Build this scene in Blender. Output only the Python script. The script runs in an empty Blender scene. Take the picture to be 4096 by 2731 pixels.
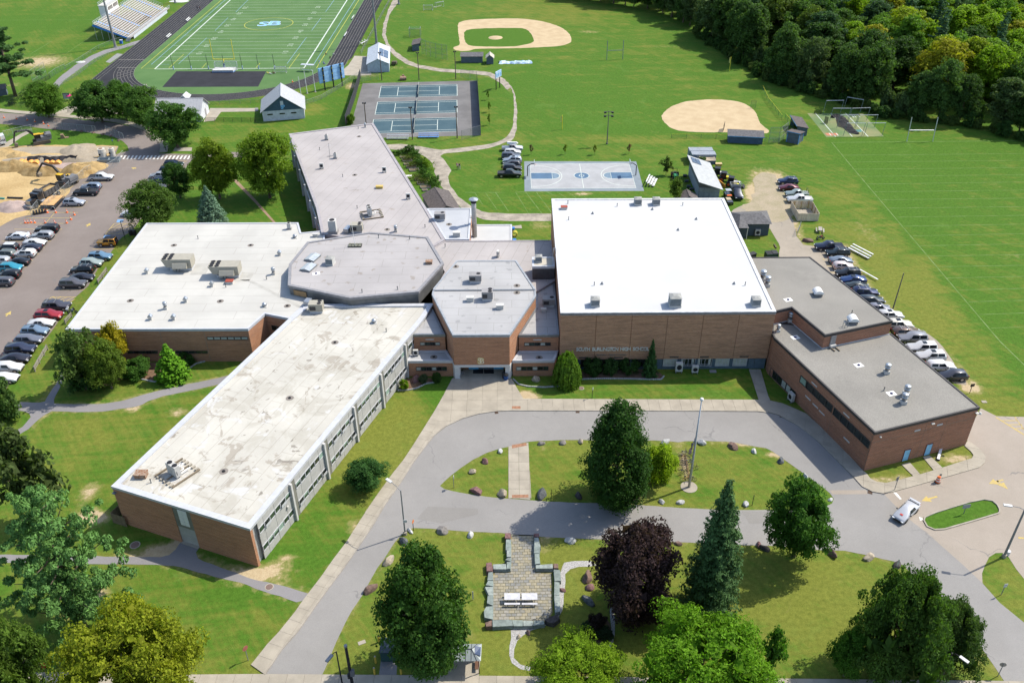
import bpy,bmesh,math,random
import numpy as np
from mathutils import Vector,Matrix
from mathutils.geometry import tessellate_polygon
V3,EN,RG,II=Vector,enumerate,range,isinstance
R=math.radians
PI=math.pi
SC=bpy.context.scene
COL=SC.collection
# camera, light, exposure
CF,CP,CR,CH=3510.486,.595671,.00626863,88.0747
cp_,sp_=math.cos(CP),math.sin(CP)
cr_,sr_=math.cos(CR),math.sin(CR)
_R0,_U0,_F0=V3((1,0,0)),V3((0,sp_,cp_)),V3((0,cp_,-sp_))
_R,_U=_R0*cr_-_U0*sr_,_R0*sr_+_U0*cr_
cam=bpy.data.cameras.new('camera')
cam.sensor_width=36.0
cam.lens=CF/4096*36.0
cam.clip_start,cam.clip_end=1.0,6000.0
camo=bpy.data.objects.new('camera',cam)
COL.objects.link(camo)
mw=Matrix.Identity(4)
for i,v in EN((_R,_U,-_F0)):
 for j in RG(3):
  mw[j][i]=v[j]
mw.translation=V3((0,0,CH))
camo.matrix_world=mw
SC.camera=camo
SUN_EL,SUN_AZ=R(50.3),R(25.0)
sund=V3((math.cos(SUN_AZ)*math.cos(SUN_EL),math.sin(SUN_AZ)*math.cos(SUN_EL),math.sin(SUN_EL)))
W=bpy.data.worlds.new('World')
SC.world=W
W.use_nodes=True
_n=W.node_tree.nodes
sky=_n.new('ShaderNodeTexSky')
sky.sky_type='NISHITA'
sky.sun_disc=False
sky.sun_elevation=SUN_EL
sky.sun_rotation=PI/2-SUN_AZ
sky.air_density,sky.dust_density,sky.ozone_density=1.0,1.2,1.0
W.node_tree.links.new(sky.outputs[0],_n['Background'].inputs[0])
_n['Background'].inputs[1].default_value=.15
sl=bpy.data.lights.new('sun','SUN')
sl.energy=3.8
sl.angle=R(.5)
sl.color=(1.0,.94,.83)
slo=bpy.data.objects.new('sun',sl)
COL.objects.link(slo)
slo.rotation_euler=sund.to_track_quat('Z','Y').to_euler()
SC.view_settings.view_transform='Standard'
SC.view_settings.look='None'
SC.view_settings.gamma=1.0
SC.view_settings.use_curve_mapping=False
SC.view_settings.exposure=.88
SC.cycles.max_bounces=5
SC.cycles.diffuse_bounces=3
SC.cycles.transparent_max_bounces=4
SC.cycles.use_denoising=True
random.seed(7)
RNG=np.random.default_rng(7)
# from the survey of the photograph to metres
TS=1024.0/2351.0
OY=(0,683,1366,2049)
TX={20:(1880,2080,3.2675),21:(2700,560,6.03),22:(0,480,4.02),24:(2660,1740,7.127),25:(390,0,7.127),26:(1440,2480,4.523),27:(1560,560,3.733),28:(1230,240,5.376)}
def G(t,x,y,z=.0):
 if t in TX:
  u,v=TX[t][0]+x/TX[t][2],TX[t][1]+y/TX[t][2]
 elif t<0:
  u,v=x*4096/2352,y*4096/2352
 else:
  u,v=(t%4)*1024+x*TS,OY[t//4]+y*TS
 a,b=(u-2048)/CF,(v-1365.5)/CF
 d=_R*a-_U*b+_F0
 k=(CH-z)/-d.z
 return(d.x*k,d.y*k)
def PT(s,z=.0):
 t,out=-1,[]
 for w in s.split():
  if ':' in w:
   a,w=w.split(':')
   t=int(a)
  x,y=w.split(',')
  out.append(G(t,float(x),float(y),z))
 return out
def area2(p):
 return sum(p[i-1][0]*p[i][1]-p[i][0]*p[i-1][1]for i in RG(len(p)))
def ccw(p):
 return list(p)if area2(p)>0 else list(p)[::-1]
def OF(p,d):
 n,out=len(p),[]
 for i in RG(n):
  a,b,c=V3(p[i-1]),V3(p[i]),V3(p[(i+1)%n])
  u,v=(b-a).normalized(),(c-b).normalized()
  n1,n2=V3((u.y,-u.x)),V3((v.y,-v.x))
  m=n1+n2
  k=max(1+n1.dot(n2),.25)
  out.append(tuple(b+m*(d/k)))
 return out
def SM(p,it=2,closed=False):
 for _ in RG(it):
  q=[]if closed else[p[0]]
  n=len(p)
  for i in RG(n if closed else n-1):
   a,b=p[i],p[(i+1)%n]
   q+=[(a[0]*.75+b[0]*.25,a[1]*.75+b[1]*.25),(a[0]*.25+b[0]*.75,a[1]*.25+b[1]*.75)]
  if not closed:
   q.append(p[-1])
  p=q
 return p
def RS(p,step):
 out,carry=[p[0]],.0
 for a,b in zip(p,p[1:]):
  d=math.hypot(b[0]-a[0],b[1]-a[1])
  s=step-carry
  while s<d:
   k=s/d
   out.append((a[0]+(b[0]-a[0])*k,a[1]+(b[1]-a[1])*k))
   s+=step
  carry=d-(s-step)
 if math.hypot(out[-1][0]-p[-1][0],out[-1][1]-p[-1][1])>step*.3:
  out.append(p[-1])
 return out
def clip(poly,rect):
 out=list(poly)
 n=len(rect)
 for i in RG(n):
  if not out:
   return[]
  a,b=rect[i],rect[(i+1)%n]
  ex,ey=b[0]-a[0],b[1]-a[1]
  src,out=out,[]
  for j in RG(len(src)):
   p,q=src[j-1],src[j]
   sp=ex*(p[1]-a[1])-ey*(p[0]-a[0])
   sq=ex*(q[1]-a[1])-ey*(q[0]-a[0])
   if(sp>=0)!=(sq>=0):
    k=sp/(sp-sq)
    out.append((p[0]+(q[0]-p[0])*k,p[1]+(q[1]-p[1])*k))
   if sq>=0:
    out.append(q)
 return out
 # ------------------------------------------------------------------ mesh builder
class M:
 def __init__(s):
  s.v,s.f,s.m=[],[],[]
 def add(s,v,f,m=0):
  o=len(s.v)
  s.v+=[tuple(p)for p in v]
  s.f+=[tuple(i+o for i in q)for q in f]
  s.m+=[m]*len(f)
  return s
 def box(s,c,d,rz=.0,m=0):
  x,y,z=d[0]/2,d[1]/2,d[2]/2
  ca,sa=math.cos(rz),math.sin(rz)
  v=[(c[0]+i*x*ca-j*y*sa,c[1]+i*x*sa+j*y*ca,c[2]+k*z)for k in(-1,1)for i,j in((-1,-1),(1,-1),(1,1),(-1,1))]
  return s.add(v,[(3,2,1,0),(4,5,6,7),(0,1,5,4),(1,2,6,5),(2,3,7,6),(3,0,4,7)],m)
 def prism(s,p,z0,z1,m=0,top=True,bot=False,p1=None):
  p=ccw(p)
  n=len(p)
  q=p if p1 is None else p1
  v=[(a[0],a[1],z0)for a in p]+[(a[0],a[1],z1)for a in q]
  f=[(i,(i+1)%n,n+(i+1)%n,n+i)for i in RG(n)]
  if top or bot:
   if n<=4:
    ts=[tuple(RG(n))]
   else:
    ts=[t if area2([q[i]for i in t])>0 else t[::-1]for t in tessellate_polygon([[V3((a[0],a[1],0))for a in q]])]
   if top:
    f+=[tuple(i+n for i in t)for t in ts]
   if bot:
    f+=[tuple(t)[::-1]for t in ts]
  return s.add(v,f,m)
 def SH(s,p,z,holes=(),m=0):
  loops=[[V3((a[0],a[1],0))for a in l]for l in[p]+list(holes)]
  flat=[a for l in loops for a in l]
  f=[]
  for t in tessellate_polygon(loops):
   a=area2([(flat[i].x,flat[i].y)for i in t])
   if abs(a)>1e-7:
    f.append(tuple(t)if a>0 else tuple(t)[::-1])
  return s.add([(a.x,a.y,z)for a in flat],f,m)
 def beam(s,a,b,w,h=None,m=0):
  a,b=V3(a),V3(b)
  h=w if h is None else h
  d=(b-a).normalized()
  u=d.cross(V3((0,0,1)))
  u=u.normalized()if u.length>1e-4 else V3((1,0,0))
  w_=u.cross(d)
  v=[p+u*(i*w/2)+w_*(j*h/2)for p in(a,b)for i,j in((-1,-1),(1,-1),(1,1),(-1,1))]
  return s.add(v,[(0,1,2,3),(7,6,5,4),(0,4,5,1),(1,5,6,2),(2,6,7,3),(3,7,4,0)],m)
 def tube(s,a,b,r0,r1=None,n=8,m=0,cap=True):
  a,b=V3(a),V3(b)
  r1=r0 if r1 is None else r1
  d=(b-a).normalized()
  u=d.cross(V3((0,0,1)))
  u=u.normalized()if u.length>1e-3 else V3((1,0,0))
  w=d.cross(u)
  v=[]
  for p,r in((a,r0),(b,r1)):
   v+=[p+(u*math.cos(2*PI*i/n)+w*math.sin(2*PI*i/n))*r for i in RG(n)]
  f=[(i,(i+1)%n,n+(i+1)%n,n+i)for i in RG(n)]
  if cap:
   f+=[tuple(RG(n))[::-1],tuple(RG(n,2*n))]
  return s.add(v,f,m)
 def pipe(s,pts,r,n=6,m=0,r1=None):
  r1=r if r1 is None else r1
  k=len(pts)-1
  for i in RG(k):
   s.tube(pts[i],pts[i+1],r+(r1-r)*i/k,r+(r1-r)*(i+1)/k,n,m)
  return s
 def lathe(s,prof,c=(0,0,0),n=12,m=0):
  v,f=[],[]
  for r,z in prof:
   v+=[(c[0]+r*math.cos(2*PI*i/n),c[1]+r*math.sin(2*PI*i/n),c[2]+z)for i in RG(n)]
  for j in RG(len(prof)-1):
   f+=[(j*n+i,j*n+(i+1)%n,(j+1)*n+(i+1)%n,(j+1)*n+i)for i in RG(n)]
  f+=[tuple(RG(n))[::-1],tuple(RG((len(prof)-1)*n,len(prof)*n))]
  return s.add(v,f,m)
 def strip(s,p,w,z,closed=False,m=0,h=None,w0=None):
  n=len(p)
  A,B=[],[]
  a0,a1=(w/2,-w/2)if w0 is None else(w,w0)
  for i in RG(n):
   if closed:
    a,b=V3(p[i-1]),V3(p[(i+1)%n])
   else:
    a,b=V3(p[max(i-1,0)]),V3(p[min(i+1,n-1)])
   d=(b-a).normalized()
   q=V3((-d.y,d.x))
   A.append(V3(p[i])+q*a0)
   B.append(V3(p[i])+q*a1)
  k=n if closed else n-1
  if h is None:
   v=[(a.x,a.y,z)for a in A]+[(a.x,a.y,z)for a in B]
   return s.add(v,[(i,n+i,n+(i+1)%n,(i+1)%n)for i in RG(k)],m)
  v=[(a.x,a.y,zz)for zz in(z,z+h)for l in(A,B)for a in l]
  f=[]
  for i in RG(k):
   j=(i+1)%n
   f+=[(2*n+i,3*n+i,3*n+j,2*n+j),(i,2*n+i,2*n+j,j),(n+j,3*n+j,3*n+i,n+i)]
  if not closed:
   f+=[(0,n,3*n,2*n),(n-1,3*n-1,4*n-1,2*n-1)]
  return s.add(v,f,m)
 def mesh(s,name,mats,smooth=False):
  me=bpy.data.meshes.new(name)
  me.from_pydata(s.v,[],s.f)
  for mt in(mats if II(mats,(list,tuple))else[mats]):
   me.materials.append(mt)
  if any(s.m):
   me.polygons.foreach_set('material_index',s.m)
  if smooth:
   me.polygons.foreach_set('use_smooth',[True]*len(s.f))
  me.update()
  return me
 def o(s,name,mats,parent=None,smooth=False,**k):
  return link(name,s.mesh(name,mats,smooth),parent,**k)
def BX(*a,**k):return M().box(*a,**k)
def TU(*a,**k):return M().tube(*a,**k)
def LA(*a,**k):return M().lathe(*a,**k)
def PR(*a,**k):return M().prism(*a,**k)
def BE(*a,**k):return M().beam(*a,**k)
def PI_(*a,**k):return M().pipe(*a,**k)
RU,cos,sin=random.uniform,math.cos,math.sin
def link(name,data,parent=None,loc=None,rz=None,label=None,cat=None,group=None,kind=None):
 o=bpy.data.objects.new(name,data)
 COL.objects.link(o)
 if parent is not None:
  o.parent=parent
 if loc is not None:
  o.location=loc if len(loc)==3 else(loc[0],loc[1],0)
 if rz is not None:
  o.rotation_euler=(0,0,rz)
 return tag(o,label,cat,group,kind)
def tag(o,label=None,cat=None,group=None,kind=None):
 for k,v in(('label',label),('category',cat),('group',group),('kind',kind)):
  if v:
   o[k]=v
 return o
def TH(name,label,cat,loc=(0,0,0),rz=.0,group=None,scale=None):
 o=link(name,None,None,loc,rz,label,cat,group)
 if scale is not None:
  o.scale=(scale,)*3 if not II(scale,(tuple,list))else scale
 return o
KIDS={}
def dup(src,label,loc,rz=.0,group=None,scale=None):
 def cp(o,par):
  c=o.copy()
  COL.objects.link(c)
  if par is not None:
   c.parent=par
  for k in kids(o):
   cp(k,c)
  return c
 c=cp(src,None)
 c.location=loc if len(loc)==3 else(loc[0],loc[1],0)
 c.rotation_euler=(0,0,rz)
 c['label']=label
 if group:
  c['group']=group
 if scale is not None:
  c.scale=(scale,)*3 if not II(scale,(tuple,list))else scale
 return c
def kids(o):
 if o.name not in KIDS:
  KIDS[o.name]=list(o.children)
 return KIDS[o.name]
def ST(o):
 o['kind']='structure'
 return o
 # ------------------------------------------------------------------ materials
class N:
 def __init__(s,name):
  s.mat=bpy.data.materials.new(name)
  s.mat.use_nodes=True
  s.t=s.mat.node_tree
  s.b=s.t.nodes['Principled BSDF']
  s.out=s.t.nodes['Material Output']
  s.pos=None
 def n(s,typ,**k):
  a=s.t.nodes.new('ShaderNode'+typ)
  for q,v in k.items():
   setattr(a,q,v)
  return a
 def l(s,a,b):
  s.t.links.new(a,b)
  return a
 def p(s):
  if s.pos is None:
   s.pos=s.n('NewGeometry').outputs['Position']
  return s.pos
 def noise(s,sc,det=3,rough=.55,vec=None,dist=.0):
  a=s.n('TexNoise')
  a.inputs['Scale'].default_value=sc
  a.inputs['Detail'].default_value=det
  a.inputs['Roughness'].default_value=rough
  a.inputs['Distortion'].default_value=dist
  s.l(vec or s.p(),a.inputs['Vector'])
  return a.outputs[0]
 def ramp(s,f,a,b):
  r=s.n('MapRange')
  r.inputs[1].default_value,r.inputs[2].default_value=a,b
  r.interpolation_type='SMOOTHSTEP'
  s.l(f,r.inputs[0])
  return r.outputs[0]
 def mix(s,f,a,b,mode='MIX'):
  m=s.n('Mix',data_type='RGBA',blend_type=mode)
  for v,i in((f,0),(a,6),(b,7)):
   if II(v,(int,float)):
    m.inputs[i].default_value=v
   elif II(v,tuple):
    m.inputs[i].default_value=v+(1,)if len(v)==3 else v
   else:
    s.l(v,m.inputs[i])
  return m.outputs[2]
 def math(s,op,a,b=.0):
  m=s.n('Math',operation=op)
  for v,i in((a,0),(b,1)):
   if II(v,(int,float)):
    m.inputs[i].default_value=v
   else:
    s.l(v,m.inputs[i])
  return m.outputs[0]
 def bump(s,h,st=.3,d=.05):
  b=s.n('Bump')
  b.inputs['Strength'].default_value=st
  b.inputs['Distance'].default_value=d
  s.l(h,b.inputs['Height'])
  s.l(b.outputs[0],s.b.inputs['Normal'])
 def attr(s,name):
  return s.n('Attribute',attribute_name=name).outputs['Fac']
 def fin(s,col,rough=.85,metal=.0,spec=.3):
  if II(col,tuple):
   s.b.inputs['Base Color'].default_value=col+(1,)
  else:
   s.l(col,s.b.inputs['Base Color'])
  if II(rough,(int,float)):
   s.b.inputs['Roughness'].default_value=rough
  else:
   s.l(rough,s.b.inputs['Roughness'])
  s.b.inputs['Metallic'].default_value=metal
  s.b.inputs['Specular IOR Level'].default_value=spec
  return s.mat
MC={}
def mat(name,c,rough=.8,metal=.0,spec=.3,var=.12,sc=1.5,c2=None,fine=.0,fsc=20.0,rnd=.0,bump=.0):
 if name in MC:
  return MC[name]
 n=N(name)
 col=c
 f=n.ramp(n.noise(sc,4),.3,.7)
 hi=tuple(min(1,x*(1+var))for x in c)if c2 is None else c2
 lo=tuple(x*(1-var)for x in c)if c2 is None else c
 col=n.mix(f,lo,hi)
 if fine:
  g=n.ramp(n.noise(fsc,2),.25,.75)
  col=n.mix(g,n.mix(1.0,col,(1-fine,)*3,'MULTIPLY'),col)
 if rnd:
  oi=n.n('ObjectInfo').outputs['Random']
  v=n.math('ADD',n.math('MULTIPLY',oi,2*rnd),1-rnd)
  cc=n.n('CombineColor')
  for i in RG(3):
   n.l(v,cc.inputs[i])
  col=n.mix(1.0,col,cc.outputs[0],'MULTIPLY')
 if bump:
  n.bump(n.noise(fsc,3),bump,.04)
 MC[name]=n.fin(col,rough,metal,spec)
 return MC[name]
 # ------------------------------------------------------------------ ground materials
def grass_mat(name,attrs=True,lush=.5):
 n=N(name)
 w=n.attr('wear')if attrs else .0
 l=n.attr('lush')if attrs else lush
 big=n.noise(.035,4,.6)
 mid=n.noise(.22,5,.62,dist=.6)
 sml=n.noise(1.7,4,.65)
 tiny=n.noise(9.0,3,.7)
 t=n.math('ADD',n.math('MULTIPLY',big,.55),n.math('MULTIPLY',mid,.8))
 t=n.math('ADD',t,n.math('MULTIPLY',sml,.35))
 t=n.math('ADD',t,n.math('MULTIPLY',n.math('SUBTRACT',l,.5),1.15)if attrs else(lush-.5)*1.15)
 mp=n.n('Mapping',vector_type='TEXTURE')
 mp.inputs['Rotation'].default_value=(0,0,-.95)
 mp.inputs['Scale'].default_value=(9,.8,1)
 n.l(n.p(),mp.inputs['Vector'])
 mq=n.n('Mapping',vector_type='TEXTURE')
 mq.inputs['Rotation'].default_value=(0,0,.12)
 mq.inputs['Scale'].default_value=(14,1.1,1)
 n.l(n.p(),mq.inputs['Vector'])
 sk=n.math('ADD',n.noise(.9,3,.6,vec=mp.outputs[0]),n.noise(.9,3,.6,vec=mq.outputs[0]))
 t=n.math('ADD',t,n.math('MULTIPLY',n.math('SUBTRACT',sk,1.0),.7))
 g=n.ramp(t,.58,1.12)
 c=n.mix(g,(.142,.158,.027),(.060,.130,.013))
 bl=n.ramp(n.noise(.11,5,.6,dist=1.2),.56,.78)
 c=n.mix(n.math('MULTIPLY',bl,.5),c,(.105,.18,.035))
 dr=n.ramp(n.noise(.34,5,.7,dist=.8),.6,.78)
 c=n.mix(n.math('MULTIPLY',dr,.35),c,(.21,.185,.06))
 fine=n.ramp(n.math('ADD',n.math('MULTIPLY',sml,.5),n.math('MULTIPLY',tiny,.5)),.3,.7)
 c=n.mix(fine,n.mix(1.0,c,(.55,.60,.52),'MULTIPLY'),n.mix(1.0,c,(1.18,1.16,1.2),'MULTIPLY'))
 if attrs:
  e=n.math('ADD',w,n.math('MULTIPLY',n.math('SUBTRACT',n.noise(.9,5,.7),.5),1.1))
  dry=n.ramp(e,.22,.55)
  soil=n.ramp(e,.5,.72)
  c=n.mix(n.math('MULTIPLY',dry,.75),c,(.22,.195,.075))
  c=n.mix(soil,c,n.mix(fine,(.30,.225,.13),(.42,.34,.215)))
 n.bump(n.noise(6.0,3,.7),.55,.12)
 return n.fin(c,.95,0,.1)
GRASS=grass_mat('grass_lawn')
def AM_(name,c0,c1,crack=True,stain=.5):
 n=N(name)
 a=n.ramp(n.noise(.09,4,.6),.3,.7)
 b=n.ramp(n.noise(.7,5,.65,dist=.4),.3,.72)
 f=n.ramp(n.noise(14,2,.7),.2,.8)
 c=n.mix(a,c0,c1)
 c=n.mix(n.math('MULTIPLY',b,stain*.35),c,tuple(x*.8 for x in c0))
 c=n.mix(f,n.mix(1.0,c,(.84,)*3,'MULTIPLY'),n.mix(1.0,c,(1.08,)*3,'MULTIPLY'))
 if crack:
  v=n.n('TexVoronoi',feature='DISTANCE_TO_EDGE')
  v.inputs['Scale'].default_value=.095
  wob=n.n('TexNoise')
  wob.inputs['Scale'].default_value=.35
  wob.inputs['Detail'].default_value=5
  n.l(n.p(),wob.inputs['Vector'])
  vm=n.n('VectorMath',operation='MULTIPLY_ADD')
  vm.inputs[1].default_value=(5,5,0)
  n.l(wob.outputs[1],vm.inputs[0])
  n.l(n.p(),vm.inputs[2])
  n.l(vm.outputs[0],v.inputs['Vector'])
  k=n.math('SUBTRACT',1.0,n.ramp(v.outputs[0],.002,.009))
  k=n.math('MULTIPLY',k,n.ramp(n.noise(.12,2),.5,.62))
  c=n.mix(n.math('MULTIPLY',k,.6),c,(.12,.117,.113))
 return n.fin(c,.9,0,.2)
ASPH=AM_('asphalt_faded_grey',(.208,.199,.187),(.235,.225,.212))
ASPB=AM_('asphalt_brownish',(.262,.225,.183),(.295,.255,.212))
ASPL=AM_('asphalt_lot',(.165,.138,.122),(.195,.165,.147),True,.6)
ASPP=AM_('asphalt_path',(.185,.176,.176),(.21,.2,.2),False)
ASPR=AM_('asphalt_service',(.25,.218,.172),(.30,.262,.21),True,.8)
ASPK=AM_('asphalt_patch',(.19,.18,.166),(.21,.2,.184),False)
CONC=mat('concrete_pale',(.30,.268,.215),.9,0,.2,.10,.5,fine=.10,fsc=11,rnd=.045)
KERB=mat('kerb_concrete',(.29,.26,.215),.9,0,.2,.15,.8,fine=.12,fsc=9)
GRAV=mat('gravel_pale',(.30,.265,.215),.95,0,.1,.25,.5,fine=.25,fsc=6,bump=.4)
SAND=mat('infield_sand',(.38,.29,.175),.95,0,.1,.1,.35,c2=(.44,.345,.215),fine=.10,fsc=3.5,bump=.3)
BLACK=mat('track_black',(.019,.0185,.022),.85,0,.25,.2,.3,fine=.12,fsc=6)
TURF=mat('turf_green',(.068,.135,.045),.95,0,.1,.1,.12,c2=(.085,.155,.055),fine=.12,fsc=4)
YEL=mat('marking_yellow',(.46,.34,.095),.8,0,.2,.3,1.2,c2=(.40,.31,.13),fine=.2,fsc=8)
WHT=mat('marking_white',(.55,.54,.50),.8,0,.2,.15,1.5)
LINEW=mat('line_white',(.44,.48,.43),.8)
LINEF=mat('line_faint_white',(.16,.22,.085),.9,0,.1,.4,.5,c2=(.085,.15,.03))
LINEY=mat('line_field_yellow',(.36,.35,.05),.8)
LINEB=mat('line_field_blue',(.18,.29,.38),.8)
COURTB=mat('court_blue',(.030,.066,.084),.8,0,.3,.25,.25,c2=(.043,.083,.10),fine=.06,fsc=3)
COURTG=mat('court_grey',(.112,.107,.104),.85,0,.3,.2,.2,c2=(.15,.144,.14),fine=.08,fsc=4)
BBG=mat('court_light_grey',(.285,.288,.29),.85,0,.3,.08,.4,fine=.05,fsc=5)
BBO=mat('court_blue_grey',(.165,.195,.215),.85,0,.3,.1,.4)
BBK=mat('court_key_blue',(.06,.115,.185),.8,0,.3,.1,.5)
def SH(name,p,z,m,holes=(),parent=None):
 o=M().SH(p,z,holes).o(name,m,parent)
 return ST(o)if parent is None else o
 # ------------------------------------------------------------------ outlines on the ground
DRV_L=PT('13:75,1485 225,1262 380,1085 530,870 650,705 790,520 930,320 1070,110 1130,10 9:1175,1500 1265,1375 1340,1265 1430,1120 1530,985 1630,860 1740,775 1890,705 2050,660 2200,638 2345,632 10:500,633 1200,634 1900,636 2250,638 11:0,650 110,680 280,770 450,900 560,1010 660,1110 790,1240 870,1330 960,1375 1060,1392')
SEAM=PT('11:1060,1393 1200,1540 15:1330,90 1450,180 1790,480 1970,650')
RGT=PT('15:1970,650 2050,740 2130,830 2352,1010 2900,1460')
LOW=PT('15:2170,1548 1930,1190 1480,730 1340,580 1230,475 1150,445 1050,425 880,385 700,350 490,345 200,320 14:2352,303 2140,300 1500,270 840,248 250,222 0,205 13:2290,190 1930,172 1700,155 1470,140 1400,142 1340,205 1290,250 1200,390 1130,490 1060,600 1000,720 930,830 860,935 800,1055 725,1210 655,1390 612,1485')
ISL=PT('9:1690,1325 1740,1270 1850,1180 2000,1080 2110,1025 2230,985 2315,965 10:150,918 400,905 680,903 1000,905 1290,908 1450,915 1500,930 1600,913 1750,912 2000,918 2100,938 2250,965 11:0,980 100,1050 200,1120 300,1190 430,1285 520,1350 600,1420 615,1470 550,1510 300,1550 0,1545 10:2150,1545 1900,1543 1600,1530 1250,1505 1000,1490 600,1480 400,1470 180,1455 9:2318,1440 2150,1425 1960,1400 1770,1365 1700,1345')
def jig(p,a=.05,closed=True,step=1.2):
 q=RS(list(p)+([p[0]]if closed else[]),step)
 if closed and math.dist(q[0],q[-1])<1e-3:
  q=q[:-1]
 return[(x+RU(-a,a),y+RU(-a,a))for x,y in q]
SH('driveway',DRV_L+SEAM[1:]+RGT[1:]+[(100,57),(72,55),(-45,55),(-56,58)]+jig(LOW,.04,False),.02,ASPH,[jig(ISL,.05)])
RISL=PT('15:1430,75 1440,45 1530,5 11:1700,1520 1850,1475 1980,1450 2060,1463 2105,1500 2125,1540 15:2125,0 2110,12 1900,75 1620,155 1530,160 1460,130')
SH('right_car_park',PT('11:1060,1393 1130,1386 1400,1312 1700,1227 1940,1157 1990,1112 1995,1062 1950,992 1830,907 1790,900 1955,612 2030,650 2100,685 2700,700 15:2900,1100 2352,610 2280,520 2210,410 2165,370 2090,372 2030,410 1990,490 1965,560 1970,650 1790,480 1450,180 1330,90 11:1200,1540'),.021,ASPB,[RISL])
k=M().strip(RISL,.2,0,True,h=.15)
ST(k.o('kerb_of_right_island',KERB))
for s,m in(('13:1510,20 1480,60 1700,100 2040,15 2040,-35 1580,-55',ASPK),('14:2110,-10 2180,100 2352,100 2352,-10',ASPK),('11:565,1365 900,1362 915,1400 590,1402',ASPB)):
 SH('asphalt_patch',PT(s),.026,m)
LOT=PT('0:-300,1010 0,1035 200,1050 450,1072 640,1090 850,1112 1050,1132 1200,1160 1330,1205 1420,1260 1465,1310 1475,1350 1462,1412 1600,1414 1765,1418 2080,1398 2240,1398 2240,1445 2080,1450 1770,1462 1720,1520 4:1690,10 1640,45 1530,140 1400,300 1310,420 1250,505 1200,560 1120,612 1070,660 1040,720 980,812 900,900 860,970 810,1060 740,1120 680,1172 640,1230 560,1350 470,1480 8:400,0 350,30 280,110 200,210 130,320 60,430 -120,620')+[(-150,95),(-230,150),(-260,230)]
GISL=PT('0:-200,1130 0,1140 200,1155 420,1185 740,1208 940,1235 1050,1260 1130,1300 1170,1340 1185,1385 1060,1420 1090,1345 1000,1340 650,1340 350,1330 100,1345 -200,1400')
SH('left_car_park',LOT,.02,ASPL,[GISL])
SH('diagonal_path',PT('0:-60,1400 20,1330 200,1225 270,1195 290,1215 200,1260 60,1360 0,1420'),.022,CONC)
ST(M().strip(PT('0:-300,992 0,1015 200,1035 450,1055 640,1072 850,1090 1050,1110 1200,1138 1340,1185 1440,1245 1495,1300 1510,1350 1500,1400'),2.0,.0,h=.12).o('access_road_pavement',CONC))
SH('pavement_crossing',PT('0:500,1050 680,950 1100,1000 1300,1040 1280,1075 700,1010 620,1075'),.13,CONC)
CZ=PT('0:-200,1400 100,1345 350,1330 650,1340 1000,1340 1090,1345 1060,1400 1000,1440 930,1455 900,1500 720,1560 4:790,15 720,80 600,230 520,310 420,370 330,405 220,420 100,450 0,520 -150,560')
DIRT=mat('excavated_sand',(.34,.235,.105),.95,0,.1,.2,.12,c2=(.46,.335,.165),fine=.22,fsc=2.2,bump=.5)
DIRTG=mat('grey_soil',(.27,.225,.165),.95,0,.1,.2,.2,c2=(.34,.29,.22),fine=.2,fsc=3,bump=.5)
PINK=mat('pinkish_gravel',(.34,.265,.235),.95,0,.1,.12,.8,fine=.22,fsc=7,bump=.5)
SH('construction_ground',jig(CZ,.5,True,2.5),.026,DIRT)
SH('grey_soil_area',SM(PT('0:100,1360 350,1345 650,1350 1000,1345 1080,1350 1040,1395 900,1440 760,1450 500,1400 200,1430 60,1440'),2,True),.032,DIRTG)
SH('pinkish_gravel_bed',SM(PT('0:60,1490 300,1470 600,1490 720,1460 680,1530 500,1566 250,1560 80,1520'),2,True),.034,PINK)
SH('branching_asphalt_path',jig(PT('8:-120,640 40,590 120,553 405,563 440,500 480,440 520,380 550,300 575,245 640,250 600,330 560,410 510,490 488,545 500,572 860,575 1000,565 1150,540 1300,490 1500,440 1750,385 2000,335 2200,290 2110,370 2000,395 1800,440 1500,500 1350,550 1280,595 1150,610 1000,635 850,648 470,640 400,680 340,730 265,800 100,900 60,860 200,790 280,700 280,670 240,640 100,630 -120,690'),.06),.02,ASPP)
SH('asphalt_path_by_door',jig(PT('12:-100,385 280,388 1090,405 1350,410 1520,405 1590,370 1650,290 1665,250 1835,305 1800,370 1790,405 1850,440 2100,530 2352,620 13:200,660 482,742 415,835 200,765 0,700 12:2230,650 1980,590 1800,540 1650,500 1500,480 1100,475 260,465 -100,463'),.06),.02,ASPP)
BRP=mat('reddish_path',(.24,.165,.11),.9,0,.2,.12,.5,fine=.12)
SH('reddish_path',PT('4:2130,80 2175,85 2351,270 5:180,475 310,478 320,485 170,490 -5,300'),.02,BRP)
SH('gravel_road',jig(PT('1:1190,1330 1320,1322 1500,1345 1700,1378 1900,1355 2150,1325 2280,1280 2330,1230 2:10,1150 22,1000 15,870 -15,800 1:2300,830 2260,775 2140,700 1980,678 1700,662 1500,628 1380,590 1260,510 1200,430 1160,330 1170,220 1215,90 1290,-60 1340,-60 1310,20 1230,130 1200,230 1190,320 1215,400 1290,480 1400,560 1500,598 1700,632 1980,650 2140,662 2280,725 2351,800 2:30,870 46,1000 42,1200 10,1290 1:2290,1310 2150,1362 1900,1395 1740,1410 1690,1430 1750,1500 1800,1560 5:1760,60 1790,150 1860,240 1960,320 2100,385 2351,395 6:370,395 420,395 420,460 370,463 0,465 5:2100,455 1960,400 1820,280 1700,140 1640,20 1:1620,1500 1540,1430 1440,1390 1200,1370'),.15,True,2.0),.02,GRAV)
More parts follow.
